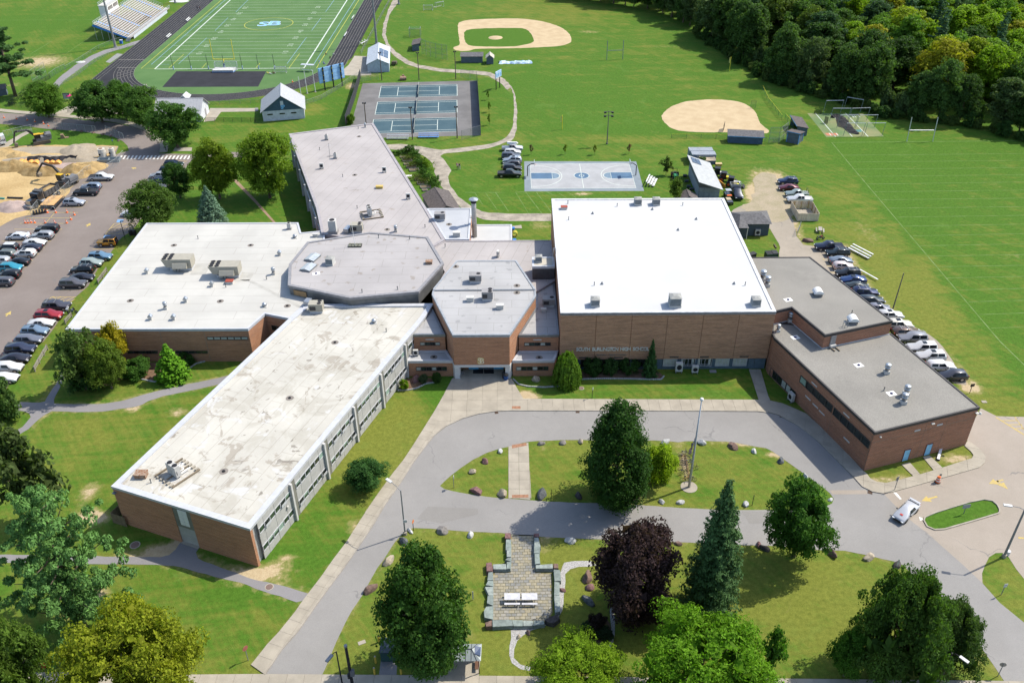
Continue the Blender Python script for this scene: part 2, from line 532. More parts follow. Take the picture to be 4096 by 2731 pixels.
SH('service_road',jig(PT('6:400,395 2000,395 2040,350 2200,290 2250,150 2351,60 7:40,120 150,300 235,475 270,620 330,682 430,692 700,692 800,900 940,1090 1060,1260 1200,1375 1330,1430 1480,1500 11:1560,0 1650,110 1730,230 1862,408 1690,376 1200,-100 7:100,790 110,690 40,570 -20,480 6:2000,470 400,470'),.12,True,2.0),.02,ASPR)
SH('gravel_lot',jig(SM(PT('6:2060,335 2180,300 2230,200 2200,100 2260,30 2351,20 7:90,40 120,160 230,300 225,440 100,470 0,470'),1,True),.5,True,1.5),.028,mat('gravel_beige',(.33,.275,.195),.95,0,.1,.2,.4,c2=(.27,.235,.15),fine=.2,fsc=3))
for s in('11:2095,692 2352,850 2352,862 2085,695','11:2270,692 2352,805 2352,815 2262,693','11:2150,722 2290,723 2295,729 2160,729','11:2210,760 2330,760 2335,766 2220,766','11:2270,795 2352,795 2352,801 2280,801','11:1690,373 1790,358 1800,362 1700,378','7:540,870 612,871 612,876 540,875','7:500,811 520,811 520,816 500,816','7:570,932 620,932 620,936 572,936'):
 SH('parking_line',PT(s),.032,YEL)
def arrow(name,t,tip,tail,m,L=2.6):
 a,b=V3(G(t,*tip)),V3(G(t,*tail))
 d=(a-b).normalized()
 q=V3((-d.y,d.x))
 h=a-d*1.3
 o=M()
 o.SH([tuple(a),tuple(h+q*.6),tuple(h-q*.6)],.032)
 o.SH([tuple(h+q*.14),tuple(b+q*.14),tuple(b-q*.14),tuple(h-q*.14)],.032)
 ST(o.o(name,m))
arrow('yellow_arrow',11,(1410,1463),(1553,1422),YEL)
arrow('yellow_arrow',11,(2028,1305),(2160,1268),YEL)
arrow('yellow_arrow',11,(2205,1356),(2100,1275),YEL)
arrow('yellow_arrow',4,(830,480),(798,515),YEL)
arrow('yellow_arrow',4,(103,1288),(55,1338),YEL)
arrow('yellow_arrow',0,(1205,1540),(1250,1550),YEL)
SH('stop_line',PT('11:1150,1385 1178,1385 1228,1445 1210,1450'),.032,WHT)
SH('faded_marking',PT('15:1385,40 1415,50 1425,70 1395,75'),.032,WHT)
SH('yellow_marking',PT('15:2297,224 2352,230 2352,243 2300,240'),.032,YEL)
pl=M()
for y,x0,x1 in((108,755,970),(150,900,942),(238,663,865),(290,700,810),(337,560,765),(385,320,718),(434,235,670),(485,183,620),(538,130,572),(592,480,518),(647,15,470),(705,130,415),(765,60,358),(823,20,303),(883,0,245),(945,-40,187),(1008,-60,127),(1075,-90,65),(433,1088,1262),(719,850,1056),(779,800,980),(898,720,916),(961,640,870),(1093,535,766),(1385,255,532),(1462,300,476),(1540,230,412),(1313,420,600)):
 a,b=G(4,x0,y),G(4,x1,y)
 pl.strip([a,b],.13,.03)
for y,x0,x1 in((52,180,352),(133,90,290),(222,-10,222),(312,-60,150),(405,-120,80)):
 pl.strip([G(8,x0,y),G(8,x1,y)],.13,.03)
for a,b in(((500,390),(405,500)),((1050,485),(1258,487)),((968,583),(1172,583)),((1050,485),(968,583)),((1105,487),(1020,530)),((1160,487),(995,560)),((1210,500),(1000,583)),((1240,520),(1080,583)),((475,1158),(700,1160)),((475,1158),(450,1182)),((560,1160),(500,1182)),((620,1160),(560,1185)),((680,1162),(610,1198)),((690,1178),(640,1212)),((480,1160),(660,1225))):
 pl.strip([G(4,*a),G(4,*b)],.13,.03)
for a,b in(((1700,1480),(1590,1482)),((1690,1495),(1620,1520)),((1720,1478),(1650,1510))):
 pl.strip([G(0,*a),G(0,*b)],.13,.03)
ST(pl.o('parking_lines',YEL))
HCB=mat('accessible_bay_blue',(.13,.25,.42),.8)
for t,p in((4,'4:1068,475 1080,448 1138,450 1122,476'),(4,'4:945,615 965,592 1015,594 998,620')):
 SH('accessible_bay_mark',PT(p),.032,HCB)
cw=M()
for i in RG(19):
 x=1090+i*34.8
 cw.SH(PT('0:%f,1465 %f,1463 %f,1430 %f,1432'%(x,x+15,x+37,x+20)),.032)
ST(cw.o('crosswalk',WHT))
# track, turf and fields
XC,YC,R1,R2=-93.25,298.1,31.85,38.1
def arc(r,a0,a1,n=48):
 return[(XC+r*cos(a0+(a1-a0)*i/n),YC+r*sin(a0+(a1-a0)*i/n))for i in RG(n+1)]
YT=470
SH('running_track',[(XC-R2,YT)]+arc(R2,PI,2*PI)+[(XC+R2,YT),(XC+R1,YT)]+arc(R1,2*PI,PI)+[(XC-R1,YT)],.022,BLACK)
SH('track_chute',[(-134.9,YT),(-134.9,271),(-128,270.6),(-124.5,275.5),(-129.5,288),(-131.4,300),(-131.35,YT)],.023,BLACK)
SH('track_apron',[(-55.2,YT),(-55.2,300),(-54.2,303.5),(-53.2,YT)],.023,BLACK)
SH('turf_field',[(XC-R1,YT)]+arc(R1,PI,2*PI)+[(XC+R1,YT)],.02,TURF)
LANE=mat('lane_line',(.26,.24,.21),.8)
tl=M()
for i in RG(7):
 r=R1+.05+i*1.03
 tl.strip([(XC-r,YT)]+arc(r,PI,2*PI)+[(XC+r,YT)],.07,.03)
for i in(1,2,3):
 tl.strip([(-131.3-i*1.15,YT),(-131.3-i*1.15,271+i*.2)],.07,.03)
for i in RG(14):
 a=PI*1.06+i*.02
 for k in RG(5):
  if(i*3+k*5)%4==0:
   tl.strip([(XC+(R1+.2+k*1.03)*cos(a),YC+(R1+.2+k*1.03)*sin(a)),(XC+(R1+.9+k*1.03)*cos(a),YC+(R1+.9+k*1.03)*sin(a))],.18,.031)
tl.strip([(-134,303),(-125.3,303)],.25,.031)
tl.strip([(-131,294),(-125,294)],.25,.031)
ST(tl.o('track_lane_lines',LANE))
PAD=SH('black_event_pad',PT('0:1620,657 1490,802')+PT('1:20,798 95,657'),.024,BLACK)
fl=M()
X0,X1,Y0=-118.0,-68.5,292.2
fl.strip([(X0,YT),(X0,Y0)],.42,.03)
fl.strip([(X1,YT),(X1,Y0)],.42,.03)
fl.strip([(X0,Y0),(X1,Y0)],.35,.031)
for i in RG(2,26):
 fl.strip([(X0-(3 if i%3==0 else 0),Y0+i*4.572),(X1,Y0+i*4.572)],.12,.03)
ST(fl.o('white_field_lines',LINEW))
fy=M()
a,b=PT('0:1297,632 2060,-5'),PT('1:555,628 965,-5')
fy.strip([(a[1][0],YT),a[0],(a[0][0]+5,a[0][1])],.2,.034)
fy.strip([(b[1][0],YT),b[0]],.2,.034)
for s in('0:1550,628 1690,500','0:1855,628 1895,583','1:303,628 400,495','1:0,625 37,583'):
 fy.strip(PT(s),.16,.034)
cc=G(1,118,222)
fy.strip([(cc[0]+9.15*cos(i*PI/24),cc[1]+9.15*sin(i*PI/24))for i in RG(48)],.22,.034,True)
ST(fy.o('yellow_field_lines',LINEY))
fb=M()
a,b=PT('0:1390,595 2090,-5'),PT('1:533,590 928,-5')
fb.strip([(a[1][0],YT),a[0],(a[0][0]+6,a[0][1])],.18,.034)
fb.strip([(b[1][0],YT),b[0]],.18,.034)
for s in('0:1640,590 1900,350','0:1975,285 2095,165','0:2165,115 2280,0','1:285,588 463,347','1:512,282 597,168','1:640,112 720,0'):
 fb.strip(PT(s),.16,.034)
ST(fb.o('blue_field_lines',LINEB))
def text(name,s,size,m,loc,rot=(0,0,0),depth=.0,align='CENTER',sx=1.0,bold=.0,parent=None,space=1.0):
 c=bpy.data.curves.new(name,'FONT')
 c.body,c.size,c.extrude,c.offset,c.align_x,c.align_y,c.space_character=s,size,depth,bold,align,'CENTER',space
 o=bpy.data.objects.new(name,c)
 COL.objects.link(o)
 dg=bpy.context.evaluated_depsgraph_get()
 me=bpy.data.meshes.new_from_object(o.evaluated_get(dg))
 bpy.data.objects.remove(o)
 me.materials.clear()
 me.materials.append(m)
 o=link(name,me,parent)
 o.location,o.rotation_euler,o.scale=loc,rot,(sx,1,1)
 return o
NUMW=mat('field_number_white',(.30,.36,.27),.9)
for x,rz in((-108.5,-PI/2),(-78.5,PI/2)):
 for i,sn in EN(('1 0','2 0','3 0','4 0','5 0','4 0','3 0','2 0')):
  ST(text('yard_number',sn,2.6,NUMW,(x,Y0+9.144*(i+2),.036),(0,0,rz),0,sx=1.1))
LOGOB=mat('logo_light_blue',(.16,.36,.58),.8)
LOGOW=mat('logo_pale',(.50,.53,.53),.8)
for j,(mm,bo,z)in EN(((mat('logo_dark',(.06,.07,.09)),.24,.04),(LOGOW,.17,.044),(LOGOB,.05,.048))):
 ST(text('midfield_letter','S',8.6,mm,(cc[0]-2.0,cc[1]-.5,z),(0,0,PI/2*0),0,bold=bo,sx=1.1))
 ST(text('midfield_letter','B',8.6,mm,(cc[0]+2.0,cc[1]+.5,z+.012),(0,0,0),0,bold=bo,sx=1.1))
for i,s in EN(('PRESS BOX & SEATS','VISITORS')):
 pass
TP=PT('1:980,768 2030,742 2065,1245 1185,1265 1060,1310 860,1190')
SH('tennis_court_pad',TP,.02,COURTG)
ex=(V3((-16.8,274.5))-V3((-40.6,273.2))).normalized()
ey=V3((-ex.y,ex.x))
for o_ in(V3((-39.95,262.05)),V3((-39.25,247.25)),V3((-38.55,232.3))):
 P_=lambda a,b:tuple(o_+ex*a+ey*b)
 SH('tennis_court',[P_(-.1,-.1),P_(23.87,-.1),P_(23.87,11.07),P_(-.1,11.07)],.024,COURTB)
 q=M()
 for a,b in(((0,0),(23.77,0)),((23.77,0),(23.77,10.97)),((23.77,10.97),(0,10.97)),((0,10.97),(0,0)),((0,1.37),(23.77,1.37)),((0,9.6),(23.77,9.6)),((5.48,1.37),(5.48,9.6)),((18.28,1.37),(18.28,9.6)),((5.48,5.48),(18.28,5.48))):
  q.strip([P_(*a),P_(*b)],.16,.03)
 ST(q.o('tennis_lines',LINEW))
 net=TH('tennis_net','dark tennis net strung across the %s of three blue courts'%('far','middle','near')[(262>o_.y+5)+(250>o_.y+5)],'tennis net',(*P_(11.88,5.48),0),math.atan2(ex.y,ex.x),'nets on the tennis courts')
 BX((0,0,.5),(.04,12.0,.82)).o('mesh',mat('net_dark',(.03,.035,.04)),net)
 BX((0,0,.93),(.06,12.0,.06)).o('headband',LINEW,net)
 for sg in(-1,1):
  TU((0,sg*6.05,0),(0,sg*6.05,1.07),.06).o('post',mat('dark_green_post',(.02,.03,.03)),net)
SH('basketball_pad',PT('2:112,1483 1140,1485')+PT('6:1213,187 115,190'),.02,BBO)
bx0,bx1,by0,by1=4.9,30.05,195.3,210.35
SH('basketball_court',[(bx0,by0),(bx1,by0),(bx1,by1),(bx0,by1)],.024,BBG)
bl=M()
def circ(c,r,a0=0,a1=2*PI,n=32):
 return[(c[0]+r*cos(a0+(a1-a0)*i/n),c[1]+r*sin(a0+(a1-a0)*i/n))for i in RG(n+1)]
bcy,bcx=(by0+by1)/2,(bx0+bx1)/2
bl.strip([(bx0,by0),(bx1,by0),(bx1,by1),(bx0,by1)],.16,.034,True)
bl.strip([(bcx,by0),(bcx,by1)],.14,.034)
bl.strip(circ((bcx,bcy),1.85)[:-1],.14,.034,True)
bl.strip(circ((bcx,bcy),.6)[:-1],.14,.034,True)
SH('centre_circle_paint',circ((bcx,bcy),1.8)[:-1],.028,BBK)
for x0,s in((bx0,1),(bx1,-1)):
 xf=x0+s*5.3
 SH('key_paint',[(x0+s*.1,bcy-1.85),(xf,bcy-1.85),(xf,bcy+1.85),(x0+s*.1,bcy+1.85)],.028,BBK)
 h=circ((xf,bcy),1.85,-PI/2,PI/2)if s>0 else circ((xf,bcy),1.85,PI/2,3*PI/2)
 SH('key_circle_paint',h,.028,mat('court_key_grey_blue',(.12,.175,.225),.8))
 bl.strip(h,.14,.034)
 bl.strip([(x0,bcy-1.9),(xf,bcy-1.9),(xf,bcy+1.9),(x0,bcy+1.9)],.14,.034)
 r3=circ((x0+s*1.4,bcy),6.3,-PI/2,PI/2)if s>0 else circ((x0+s*1.4,bcy),6.3,PI/2,3*PI/2)
 bl.strip([(x0,r3[0][1])]+r3+[(x0,r3[-1][1])],.14,.034)
ST(bl.o('basketball_lines',LINEW))
SH('softball_infield',jig(SM(PT('2:1368,1080 1400,1020 1500,960 1640,925 1880,912 2080,930 2190,980 2245,1040 2270,1130 2320,1170 2351,1190 3:10,1195 12,1225 2:2290,1228 2000,1215 1700,1218 1480,1195 1400,1130'),1,True),.12),.02,SAND)
BBH=SM(PT('1:1910,285 2000,265 2351,258 2:120,262 170,300 205,370 190,395 100,418 1:2351,432 2000,430 1930,410 1912,350'),1,True)
SH('baseball_infield',jig(SM(PT('1:1855,215 1900,195 2000,180 2351,170 2:180,180 330,210 450,250 530,310 548,370 530,400 450,425 300,435 0,447 1:2000,450 1980,465 1900,473 1830,465 1803,445 1830,428 1875,420 1865,350 1855,280'),1,True),.12),.02,SAND,[jig(BBH,.1)])
mc_=G(1,2200,348)
ST(LA([(2.6,.0),(1.8,.18),(.8,.25)],(mc_[0],mc_[1],0),24).o('pitching_mound',SAND))
ff=M()
def fline(s,w=.16):
 ff.strip(PT(s),w,.012)
fline('3:585,1310 2352,1294',.2)
fline('3:585,1310 7:800,0 2130,1566 11:2400,260',.2)
for i,(x,y,y2)in EN(((690,1427,1412),(750,1490,1474),(800,1556,1540))):
 fline('3:%d,%d 2352,%d'%(x,y,y2),.13)
for x,y,y2 in((860,53,38),(915,124,104),(975,195,178),(1045,268,252),(1115,345,330),(1185,427,410),(1245,510,491),(1330,599,578),(1385,690,672),(1470,785,770),(1555,882,868),(1645,985,970),(1745,1095,1080),(1840,1203,1190),(1940,1320,1306),(2050,1445,1434)):
 fline('7:%d,%d 2351,%d'%(x,y,y2),.13)
for s in('0:0,188 930,182','0:280,500 475,380','0:140,500 600,500 930,270','0:170,380 475,380','6:32,195 365,195','6:32,195 150,390','6:125,195 272,390','6:222,195 368,390','6:315,195 450,250','6:410,195 500,250','6:505,195 590,250','6:600,195 680,250','5:1920,200 2290,200','5:2008,200 2080,310','5:2105,200 2215,360','5:2200,200 2320,375'):
 fline(s,.14)
ST(ff.o('faint_field_lines',LINEF))
CAGEG=mat('batting_pad_green',(.105,.165,.07),.9,0,.1,.2,.12,c2=(.20,.205,.10),fine=.1,fsc=3)
cage_pad=SH('batting_cage_pad',PT('3:360,1042 870,1045 1065,1255 535,1260'),.02,CAGEG)
ql=M()
for s in('3:435,1042 620,1257','3:575,1042 775,1257','3:710,1040 920,1257','3:765,1060 790,1082','3:785,1060 810,1082','3:825,1058 845,1078','3:560,1224 580,1248','3:590,1224 610,1248','3:625,1224 645,1248'):
 ql.strip(PT(s),.2,.034)
ST(ql.o('batting_pad_lines',LINEW))
SH('red_batting_mat',PT('3:522,1224 635,1224 648,1246 545,1248'),.028,mat('mat_red',(.36,.14,.08)))
SH('teal_batting_mat',PT('3:802,1195 852,1193 866,1212 815,1214'),.028,mat('mat_teal',(.05,.16,.16)))
SH('storage_apron',PT('1:905,515 1015,520 1060,690 960,697 800,694 790,650 850,600'),.021,CONC)
SH('path_beside_track',jig(PT('0:455,815 540,715 690,600 840,512 960,462 1100,428 1230,385 1290,370 1280,395 1215,420 1110,452 980,490 870,540 730,635 590,740 500,838'),.1),.021,ASPP)
SH('jump_runway_pad',PT('0:970,570 1075,492 1130,500 1010,582'),.022,mat('runway_grey',(.2,.2,.19)))
SH('hut_forecourt',PT('0:1930,995 2352,995 2352,1025 2030,1030 1970,1110 1870,1120'),.021,CONC)
SH('path_to_booth',PT('1:-10,992 20,992 20,1022 -10,1022'),.022,ASPP)
SH('concrete_pad',PT('0:1610,1355 1765,1357 1760,1390 1590,1390'),.05,CONC)
# pavement slabs
def SL_(name,poly,o,ang,sx,sy,z0,z1,m,gap=.02,stagger=.0,jit=.0,parent=None,piece='slab',mats=None):
 if parent is None:
  parent=link(name,None)
  parent['kind']='structure'
 poly=ccw(poly)
 ca,sa=cos(ang),sin(ang)
 loc=[((p[0]-o[0])*ca+(p[1]-o[1])*sa,-(p[0]-o[0])*sa+(p[1]-o[1])*ca)for p in poly]
 i0,i1=math.floor(min(p[0]for p in loc)/sx)-1,math.ceil(max(p[0]for p in loc)/sx)+1
 j0,j1=math.floor(min(p[1]for p in loc)/sy),math.ceil(max(p[1]for p in loc)/sy)
 for j in RG(j0,j1):
  for i in RG(i0,i1):
   s=(j%2)*stagger*sx
   c=clip(loc,[(i*sx+gap/2+s,j*sy+gap/2),((i+1)*sx-gap/2+s,j*sy+gap/2),((i+1)*sx-gap/2+s,(j+1)*sy-gap/2),(i*sx+gap/2+s,(j+1)*sy-gap/2)])
   if len(c)<3 or abs(area2(c))<.12:
    continue
   q=[]
   for p in c:
    if not q or math.dist(p,q[-1])>.01:
     q.append(p)
   if len(q)>2 and math.dist(q[0],q[-1])<.01:
    q.pop()
   if len(q)<3:
    continue
   w=[(o[0]+p[0]*ca-p[1]*sa,o[1]+p[0]*sa+p[1]*ca)for p in q]
   PR(w,z0,z1+RU(-jit,jit)).o(piece,random.choice(mats)if mats else m,parent)
 return parent
JOINT=mat('slab_joint',(.20,.178,.145),.95)
LSW=PT('13:-45,1400 110,1205 205,1105 355,920 410,840 480,745 600,590 715,425 830,275 925,125 1000,10 9:1005,1566 1130,1385 1265,1200 1350,1095 1440,960 1540,800 1640,640 1720,500')
dl=[p for p in DRV_L[:15]]
lp=LSW+DRV_L[:15][::-1]
a0=math.atan2(LSW[-1][1]-LSW[0][1],LSW[-1][0]-LSW[0][0])
SH('left_pavement_base',lp,.06,JOINT)
lsw=SL_('left_pavement',lp,DRV_L[0],a0,1.9,6.0,.05,.12,CONC,.025)
plaza=PT('9:1720,500 1800,345 1862,300 1905,262 2270,258 2310,330 2351,345 10:40,420 105,528')+[DRV_L[20],DRV_L[19],DRV_L[18],DRV_L[17],DRV_L[16],DRV_L[15],DRV_L[14]]
SH('entrance_plaza_base',plaza,.06,JOINT)
SL_('entrance_plaza',plaza,(-4.9,118),.0,2.45,2.6,.05,.118,CONC,.025)
fsw=PT('10:105,528 1000,532 2265,538 2351,620 2351,640 1900,638 1000,635 -10,633')
fs0=[PT('10:105,528')[0],PT('10:2265,537')[0],(DRV_L[25][0],DRV_L[25][1]+.0),DRV_L[24],DRV_L[23],DRV_L[22],DRV_L[21],DRV_L[20]]
SH('front_pavement_base',fs0,.06,JOINT)
SL_('front_pavement',fs0,(-.4,fs0[0][1]-6.4),.0,1.72,8.0,.05,.117,CONC,.025)
rsw=PT('10:2175,258 2282,258 2351,500 11:20,545 130,570 250,620 350,665 500,800 700,1000 875,1190 900,1210 940,1260 1000,1290 1080,1300 1190,1275 1400,1220 1600,1160 1800,1095 1870,1075 1885,1045 1860,1010 1800,958 1835,910')+PT('11:1950,992 1995,1062 1990,1112 1940,1157 1700,1227 1400,1312 1130,1386 1060,1392 960,1375 870,1330 790,1240 660,1110 560,1010 450,900 280,770 110,680 0,650')+[fs0[1]]
SH('right_pavement_base',rsw,.06,JOINT)
SL_('right_pavement',rsw,PT('11:875,1190')[0],1.24,2.1,2.9,.05,.12,CONC,.025)
for s,a in(('11:1225,1130 1300,1110 1395,1218 1330,1240',.3),('11:1420,1062 1480,1045 1600,1158 1520,1182',.3)):
 SL_('door_path',PT(s),PT(s)[0],1.87,2.2,3.0,.02,.09,CONC,.02)
SL_('island_crossing',PT('9:2315,965 10:150,928 178,1452 0,1437 9:2318,1440'),PT('9:2318,1440')[0],.0,1.55,1.9,.02,.05,CONC,.03)
TAC=mat('tactile_red',(.24,.125,.075),.85,0,.2,.2,3)
for s in('10:0,950 130,930 136,955 0,982','10:0,1408 150,1405 152,1432 0,1435','10:0,597 78,597 78,622 0,620'):
 PR(PT(s),.05,.128 if '597' in s else .058).o('tactile_strip',TAC)['kind']='structure'
bsw=PT('12:-200,1467 620,1470 1750,1490 13:0,1484 1000,1492 2352,1503 14:1200,1515 15:0,1525 2170,1548 2600,1556',0)
bp=bsw+[(p[0],p[1]-2.4)for p in bsw[::-1]]
SH('street_pavement_base',bp,.03,JOINT)
SL_('street_pavement',bp,(0,bsw[4][1]-5),.0,2.0,12.0,.02,.10,CONC,.025)
SH('street',[(-140,30),(140,30),(140,58.5),(-140,58.5)],.012,ASPH)
kb=M()
kb.strip(DRV_L[:16],.02,0,h=.135,w0=-.17)
kb.strip(DRV_L[15:25],.02,0,h=.135,w0=-.17)
kb.strip(DRV_L[25:],.02,0,h=.14,w0=-.17)
ST(kb.o('driveway_kerb',KERB))
DRAIN=mat('iron_grate',(.10,.055,.03),.8,.3)
for s,nm in(('10:585,635 620,635 620,656 585,656','a'),('9:2190,645 2222,640 2228,662 2195,665','b'),('11:108,676 148,680 140,702 105,695','c'),('11:915,1366 960,1378 950,1396 912,1392','d'),('11:1925,975 1960,1000 1945,1006 1918,985','e')):
 p=PT(s)
 t=TH('drain_grate',{'a':'rusty drain grate in the gutter below the front lawn','b':'rusty drain grate in the gutter by the entrance plaza','c':'dark drain grate in the shaded gutter beside the right brick block','d':'drain grate at the kerb corner by the stop line','e':'drain grate in the brown asphalt by the rounded kerb'}[nm],'drain',(*p[0],0))
 u,v=V3(p[1])-V3(p[0]),V3(p[3])-V3(p[0])
 M().SH([(0,0),tuple(u),tuple(u+v),tuple(v)],.027).o('frame',mat('iron_dark',(.02,.02,.02),.7),t)
 for i in RG(4):
  a=u*(i/4+.06)
  b=u*(i/4+.19)
  PR([tuple(a),tuple(b),tuple(b+v),tuple(a+v)],.028,.05).o('bar',DRAIN,t)
  # ------------------------------------------------------------------ the lawn
def axis(segs):
 out=[]
 for a,b,s in segs:
  n=max(1,round((b-a)/s))
  out+=[a+(b-a)*i/n for i in RG(n)]
 return np.array(out+[segs[-1][1]])
gx=axis(((-280,-75,1.7),(-75,75,.75),(75,260,1.7)))
gy=axis(((40,136,.75),(136,480,1.7)))
GXX,GYY=np.meshgrid(gx,gy)
px,py=GXX.ravel(),GYY.ravel()
wear=np.zeros(px.shape)
lush=np.full(px.shape,.5)
def spot(arr,t,x,y,rx,ry,v,rot=.0):
 global wear,lush
 c=G(t,x,y)
 dx,dy=px-c[0],py-c[1]
 if rot:
  dx,dy=dx*cos(rot)+dy*sin(rot),-dx*sin(rot)+dy*cos(rot)
 arr+=v*np.exp(-((dx/rx)**2+(dy/ry)**2))
def near(poly,w,v,closed=False):
 d=np.full(px.shape,1e9)
 q=list(poly)+([poly[0]]if closed else[])
 for a,b in zip(q,q[1:]):
  ux,uy=b[0]-a[0],b[1]-a[1]
  L=ux*ux+uy*uy+1e-9
  k=np.clip(((px-a[0])*ux+(py-a[1])*uy)/L,0,1)
  d=np.minimum(d,np.hypot(px-a[0]-ux*k,py-a[1]-uy*k))
 np.maximum(wear,v*np.exp(-(d/w)**2),out=wear)
for s,w,v in(('8:40,590 120,553 405,563 440,500 520,380',.8,.42),('8:500,572 860,575 1000,565 1300,490 1750,385 2090,315',.8,.45),('8:470,640 850,648 1150,610 1300,590 1500,500 2000,395',.8,.4),('8:470,640 400,680 265,800',1.0,.5),('12:1100,405 1350,410 1520,405 1590,370 1665,255',1.3,.62),('12:1790,405 1850,440 2100,530 2352,620',1.2,.55),('12:1500,480 1650,500 1980,590 2230,650',.9,.4),('13:200,660 482,742',.9,.45),('13:0,700 415,835',.7,.4),('1:1260,500 1500,615 1980,665 2270,740 2351,850',1.6,.4),('9:1300,1560 1690,900 1720,520',.5,.2),('7:235,475 330,685 700,700 940,1090 1290,1440 11:1700,180 1870,420',1.5,.5)):
 near(PT(s),w,v)
near(LOW,.9,.34)
near(ISL,.8,.3,True)
near(LSW,.5,.3)
for t,x,y,rx,ry,v in((8,820,1380,1.6,2.2,.75),(8,1640,650,1.9,1.3,.7),(8,1215,630,1.4,1,.55),(8,500,1335,1.6,1.2,.55),(12,780,25,2.4,1.6,.7),(12,860,60,1.6,1.2,.6),(13,120,540,3.4,1.6,.8),(13,285,415,1.6,.8,.6),(13,870,120,1.0,1.5,.5),(10,120,490,2.0,1.5,.85),(10,180,510,2.4,.9,.5),(10,1150,1400,2.2,1.8,.5),(10,290,980,1.0,.8,.5),(10,1590,1120,1.1,4.2,.75),(11,1720,1075,4.0,1.3,.75),(11,1450,1190,1.6,1.4,.35),(11,1060,1270,3.2,.8,.75),(11,1230,1225,1.2,1,.45),(11,130,1040,3.0,.7,.7),(11,1850,430,2.2,1.8,.65),(10,2150,930,3.5,.6,.8),(15,1880,1340,1.5,1,.4),(15,450,720,2,1,.2),(15,340,1270,3,1.4,.2),(0,360,570,11,9,.75),(0,120,780,3,3,.5),(0,1800,1290,4,2,.35),(1,880,790,2.5,4,.8),(1,1000,690,7,3,.5),(1,1290,625,6,2.5,.4),(2,740,297,4,2,.45),(2,640,290,4,2,.3),(2,1380,430,9,2,.35),(2,1420,515,5,1,.4),(2,740,510,10,1.5,.28),(6,620,215,2.6,1.2,.6),(6,690,205,2,.8,.5),(6,260,500,3.2,2.4,.55),(6,2280,60,3.2,6,.65),(6,2200,160,2.0,4,.4),(6,2290,230,4.5,4.5,.8),(7,60,330,5,8,.8),(7,90,50,3,5,.6),(7,110,130,2.5,3,.6),(7,40,480,3,4,.7),(12,1480,330,2.6,1.4,.6),(12,960,60,2,2,.3),(14,1850,860,2.6,2.0,.5),(14,1500,900,2,2,.3),(14,300,300,1.4,2.5,.4),(13,1880,1150,2.2,1.4,.45),(12,700,880,3,3,.5),(12,900,740,2.2,2,.5),(7,2050,130,8,5,.22),(7,1900,240,6,2.5,.2),(7,2250,780,6,3,.28),(7,600,600,3,9,.2),(7,1000,620,5,9,.2),(7,820,480,3,12,.2),(3,160,1450,7,5,.2),(0,550,960,5,3,.3)):
 spot(wear,t,x,y,rx,ry,v)
lush+=np.where(py>176,.12,0)
lush+=np.where((px>84)&(py<226),.14,0)
lush+=np.where((py<112)&(px>-32),-.09,0)
lush+=np.where((px<-40)&(py<118),.02,0)
for t,x,y,rx,ry,v in((15,1700,60,14,5,.6),(2,500,850,30,30,.12),(2,1500,1190,22,4,.25),(2,600,1290,34,4,-.2),(2,300,100,26,20,-.25),(1,2150,340,16,12,.5),(0,400,250,30,24,.15),(0,600,330,20,10,-.15),(1,700,1000,8,16,.1),(1,520,1010,5,5,-.4),(0,700,1260,16,4,.55),(15,500,850,12,7,-.2),(9,1350,680,3,9,-.4),(9,1000,950,3,9,-.25),(9,1600,430,5,6,.3),(13,500,300,7,9,.3),(10,1300,450,18,3,.1),(7,1000,900,5,22,-.2),(7,700,250,7,18,-.18),(7,1500,1300,5,16,-.22),(7,1300,330,4,40,.18),(8,900,820,9,6,-.12),(12,1500,800,8,5,-.12),(12,1900,720,9,2,.2),(14,600,530,5,4,-.35),(14,300,1180,6,3,-.25)):
 spot(lush,t,x,y,rx,ry,v)
u=(px*.84+py*.54)
lush+=np.where((px>84)&(py<226),.07*np.sign(np.sin(u*2*PI/7.6)),0)
lush+=np.where((py>214)&(px>-8)&(px<90),.035*np.sign(np.sin((py+px*.12)*2*PI/9)),0)
lush+=np.where((px<-140)&(py>280),.04*np.sign(np.sin((px*.9+py*.2)*2*PI/10)),0)
nx,ny=len(gx),len(gy)
me=bpy.data.meshes.new('ground')
vv=np.stack([px,py,np.zeros_like(px)],1)
ii=(np.arange(ny-1)[:,None]*nx+np.arange(nx-1)[None,:]).ravel()
ff_=np.stack([ii,ii+1,ii+nx+1,ii+nx],1)
def raw_mesh(me,vv,ff_):
 k=ff_.shape[1]
 me.vertices.add(len(vv))
 me.vertices.foreach_set('co',np.ascontiguousarray(vv,dtype=np.float32).ravel())
 me.loops.add(ff_.size)
 me.loops.foreach_set('vertex_index',np.ascontiguousarray(ff_,dtype=np.int32).ravel())
 me.polygons.add(len(ff_))
 me.polygons.foreach_set('loop_start',np.arange(0,ff_.size,k,dtype=np.int32))
 me.update(calc_edges=True)
raw_mesh(me,vv,ff_)
for nm,arr in(('wear',wear),('lush',lush)):
 at=me.attributes.new(nm,'FLOAT','POINT')
 at.data.foreach_set('value',arr.astype(np.float32))
me.materials.append(GRASS)
ST(link('ground',me))
GR2=grass_mat('grass_beyond',False,.55)
SH('land_beyond',[(-1500,-300),(1500,-300),(1500,2500),(-1500,2500)],-.05,GR2)
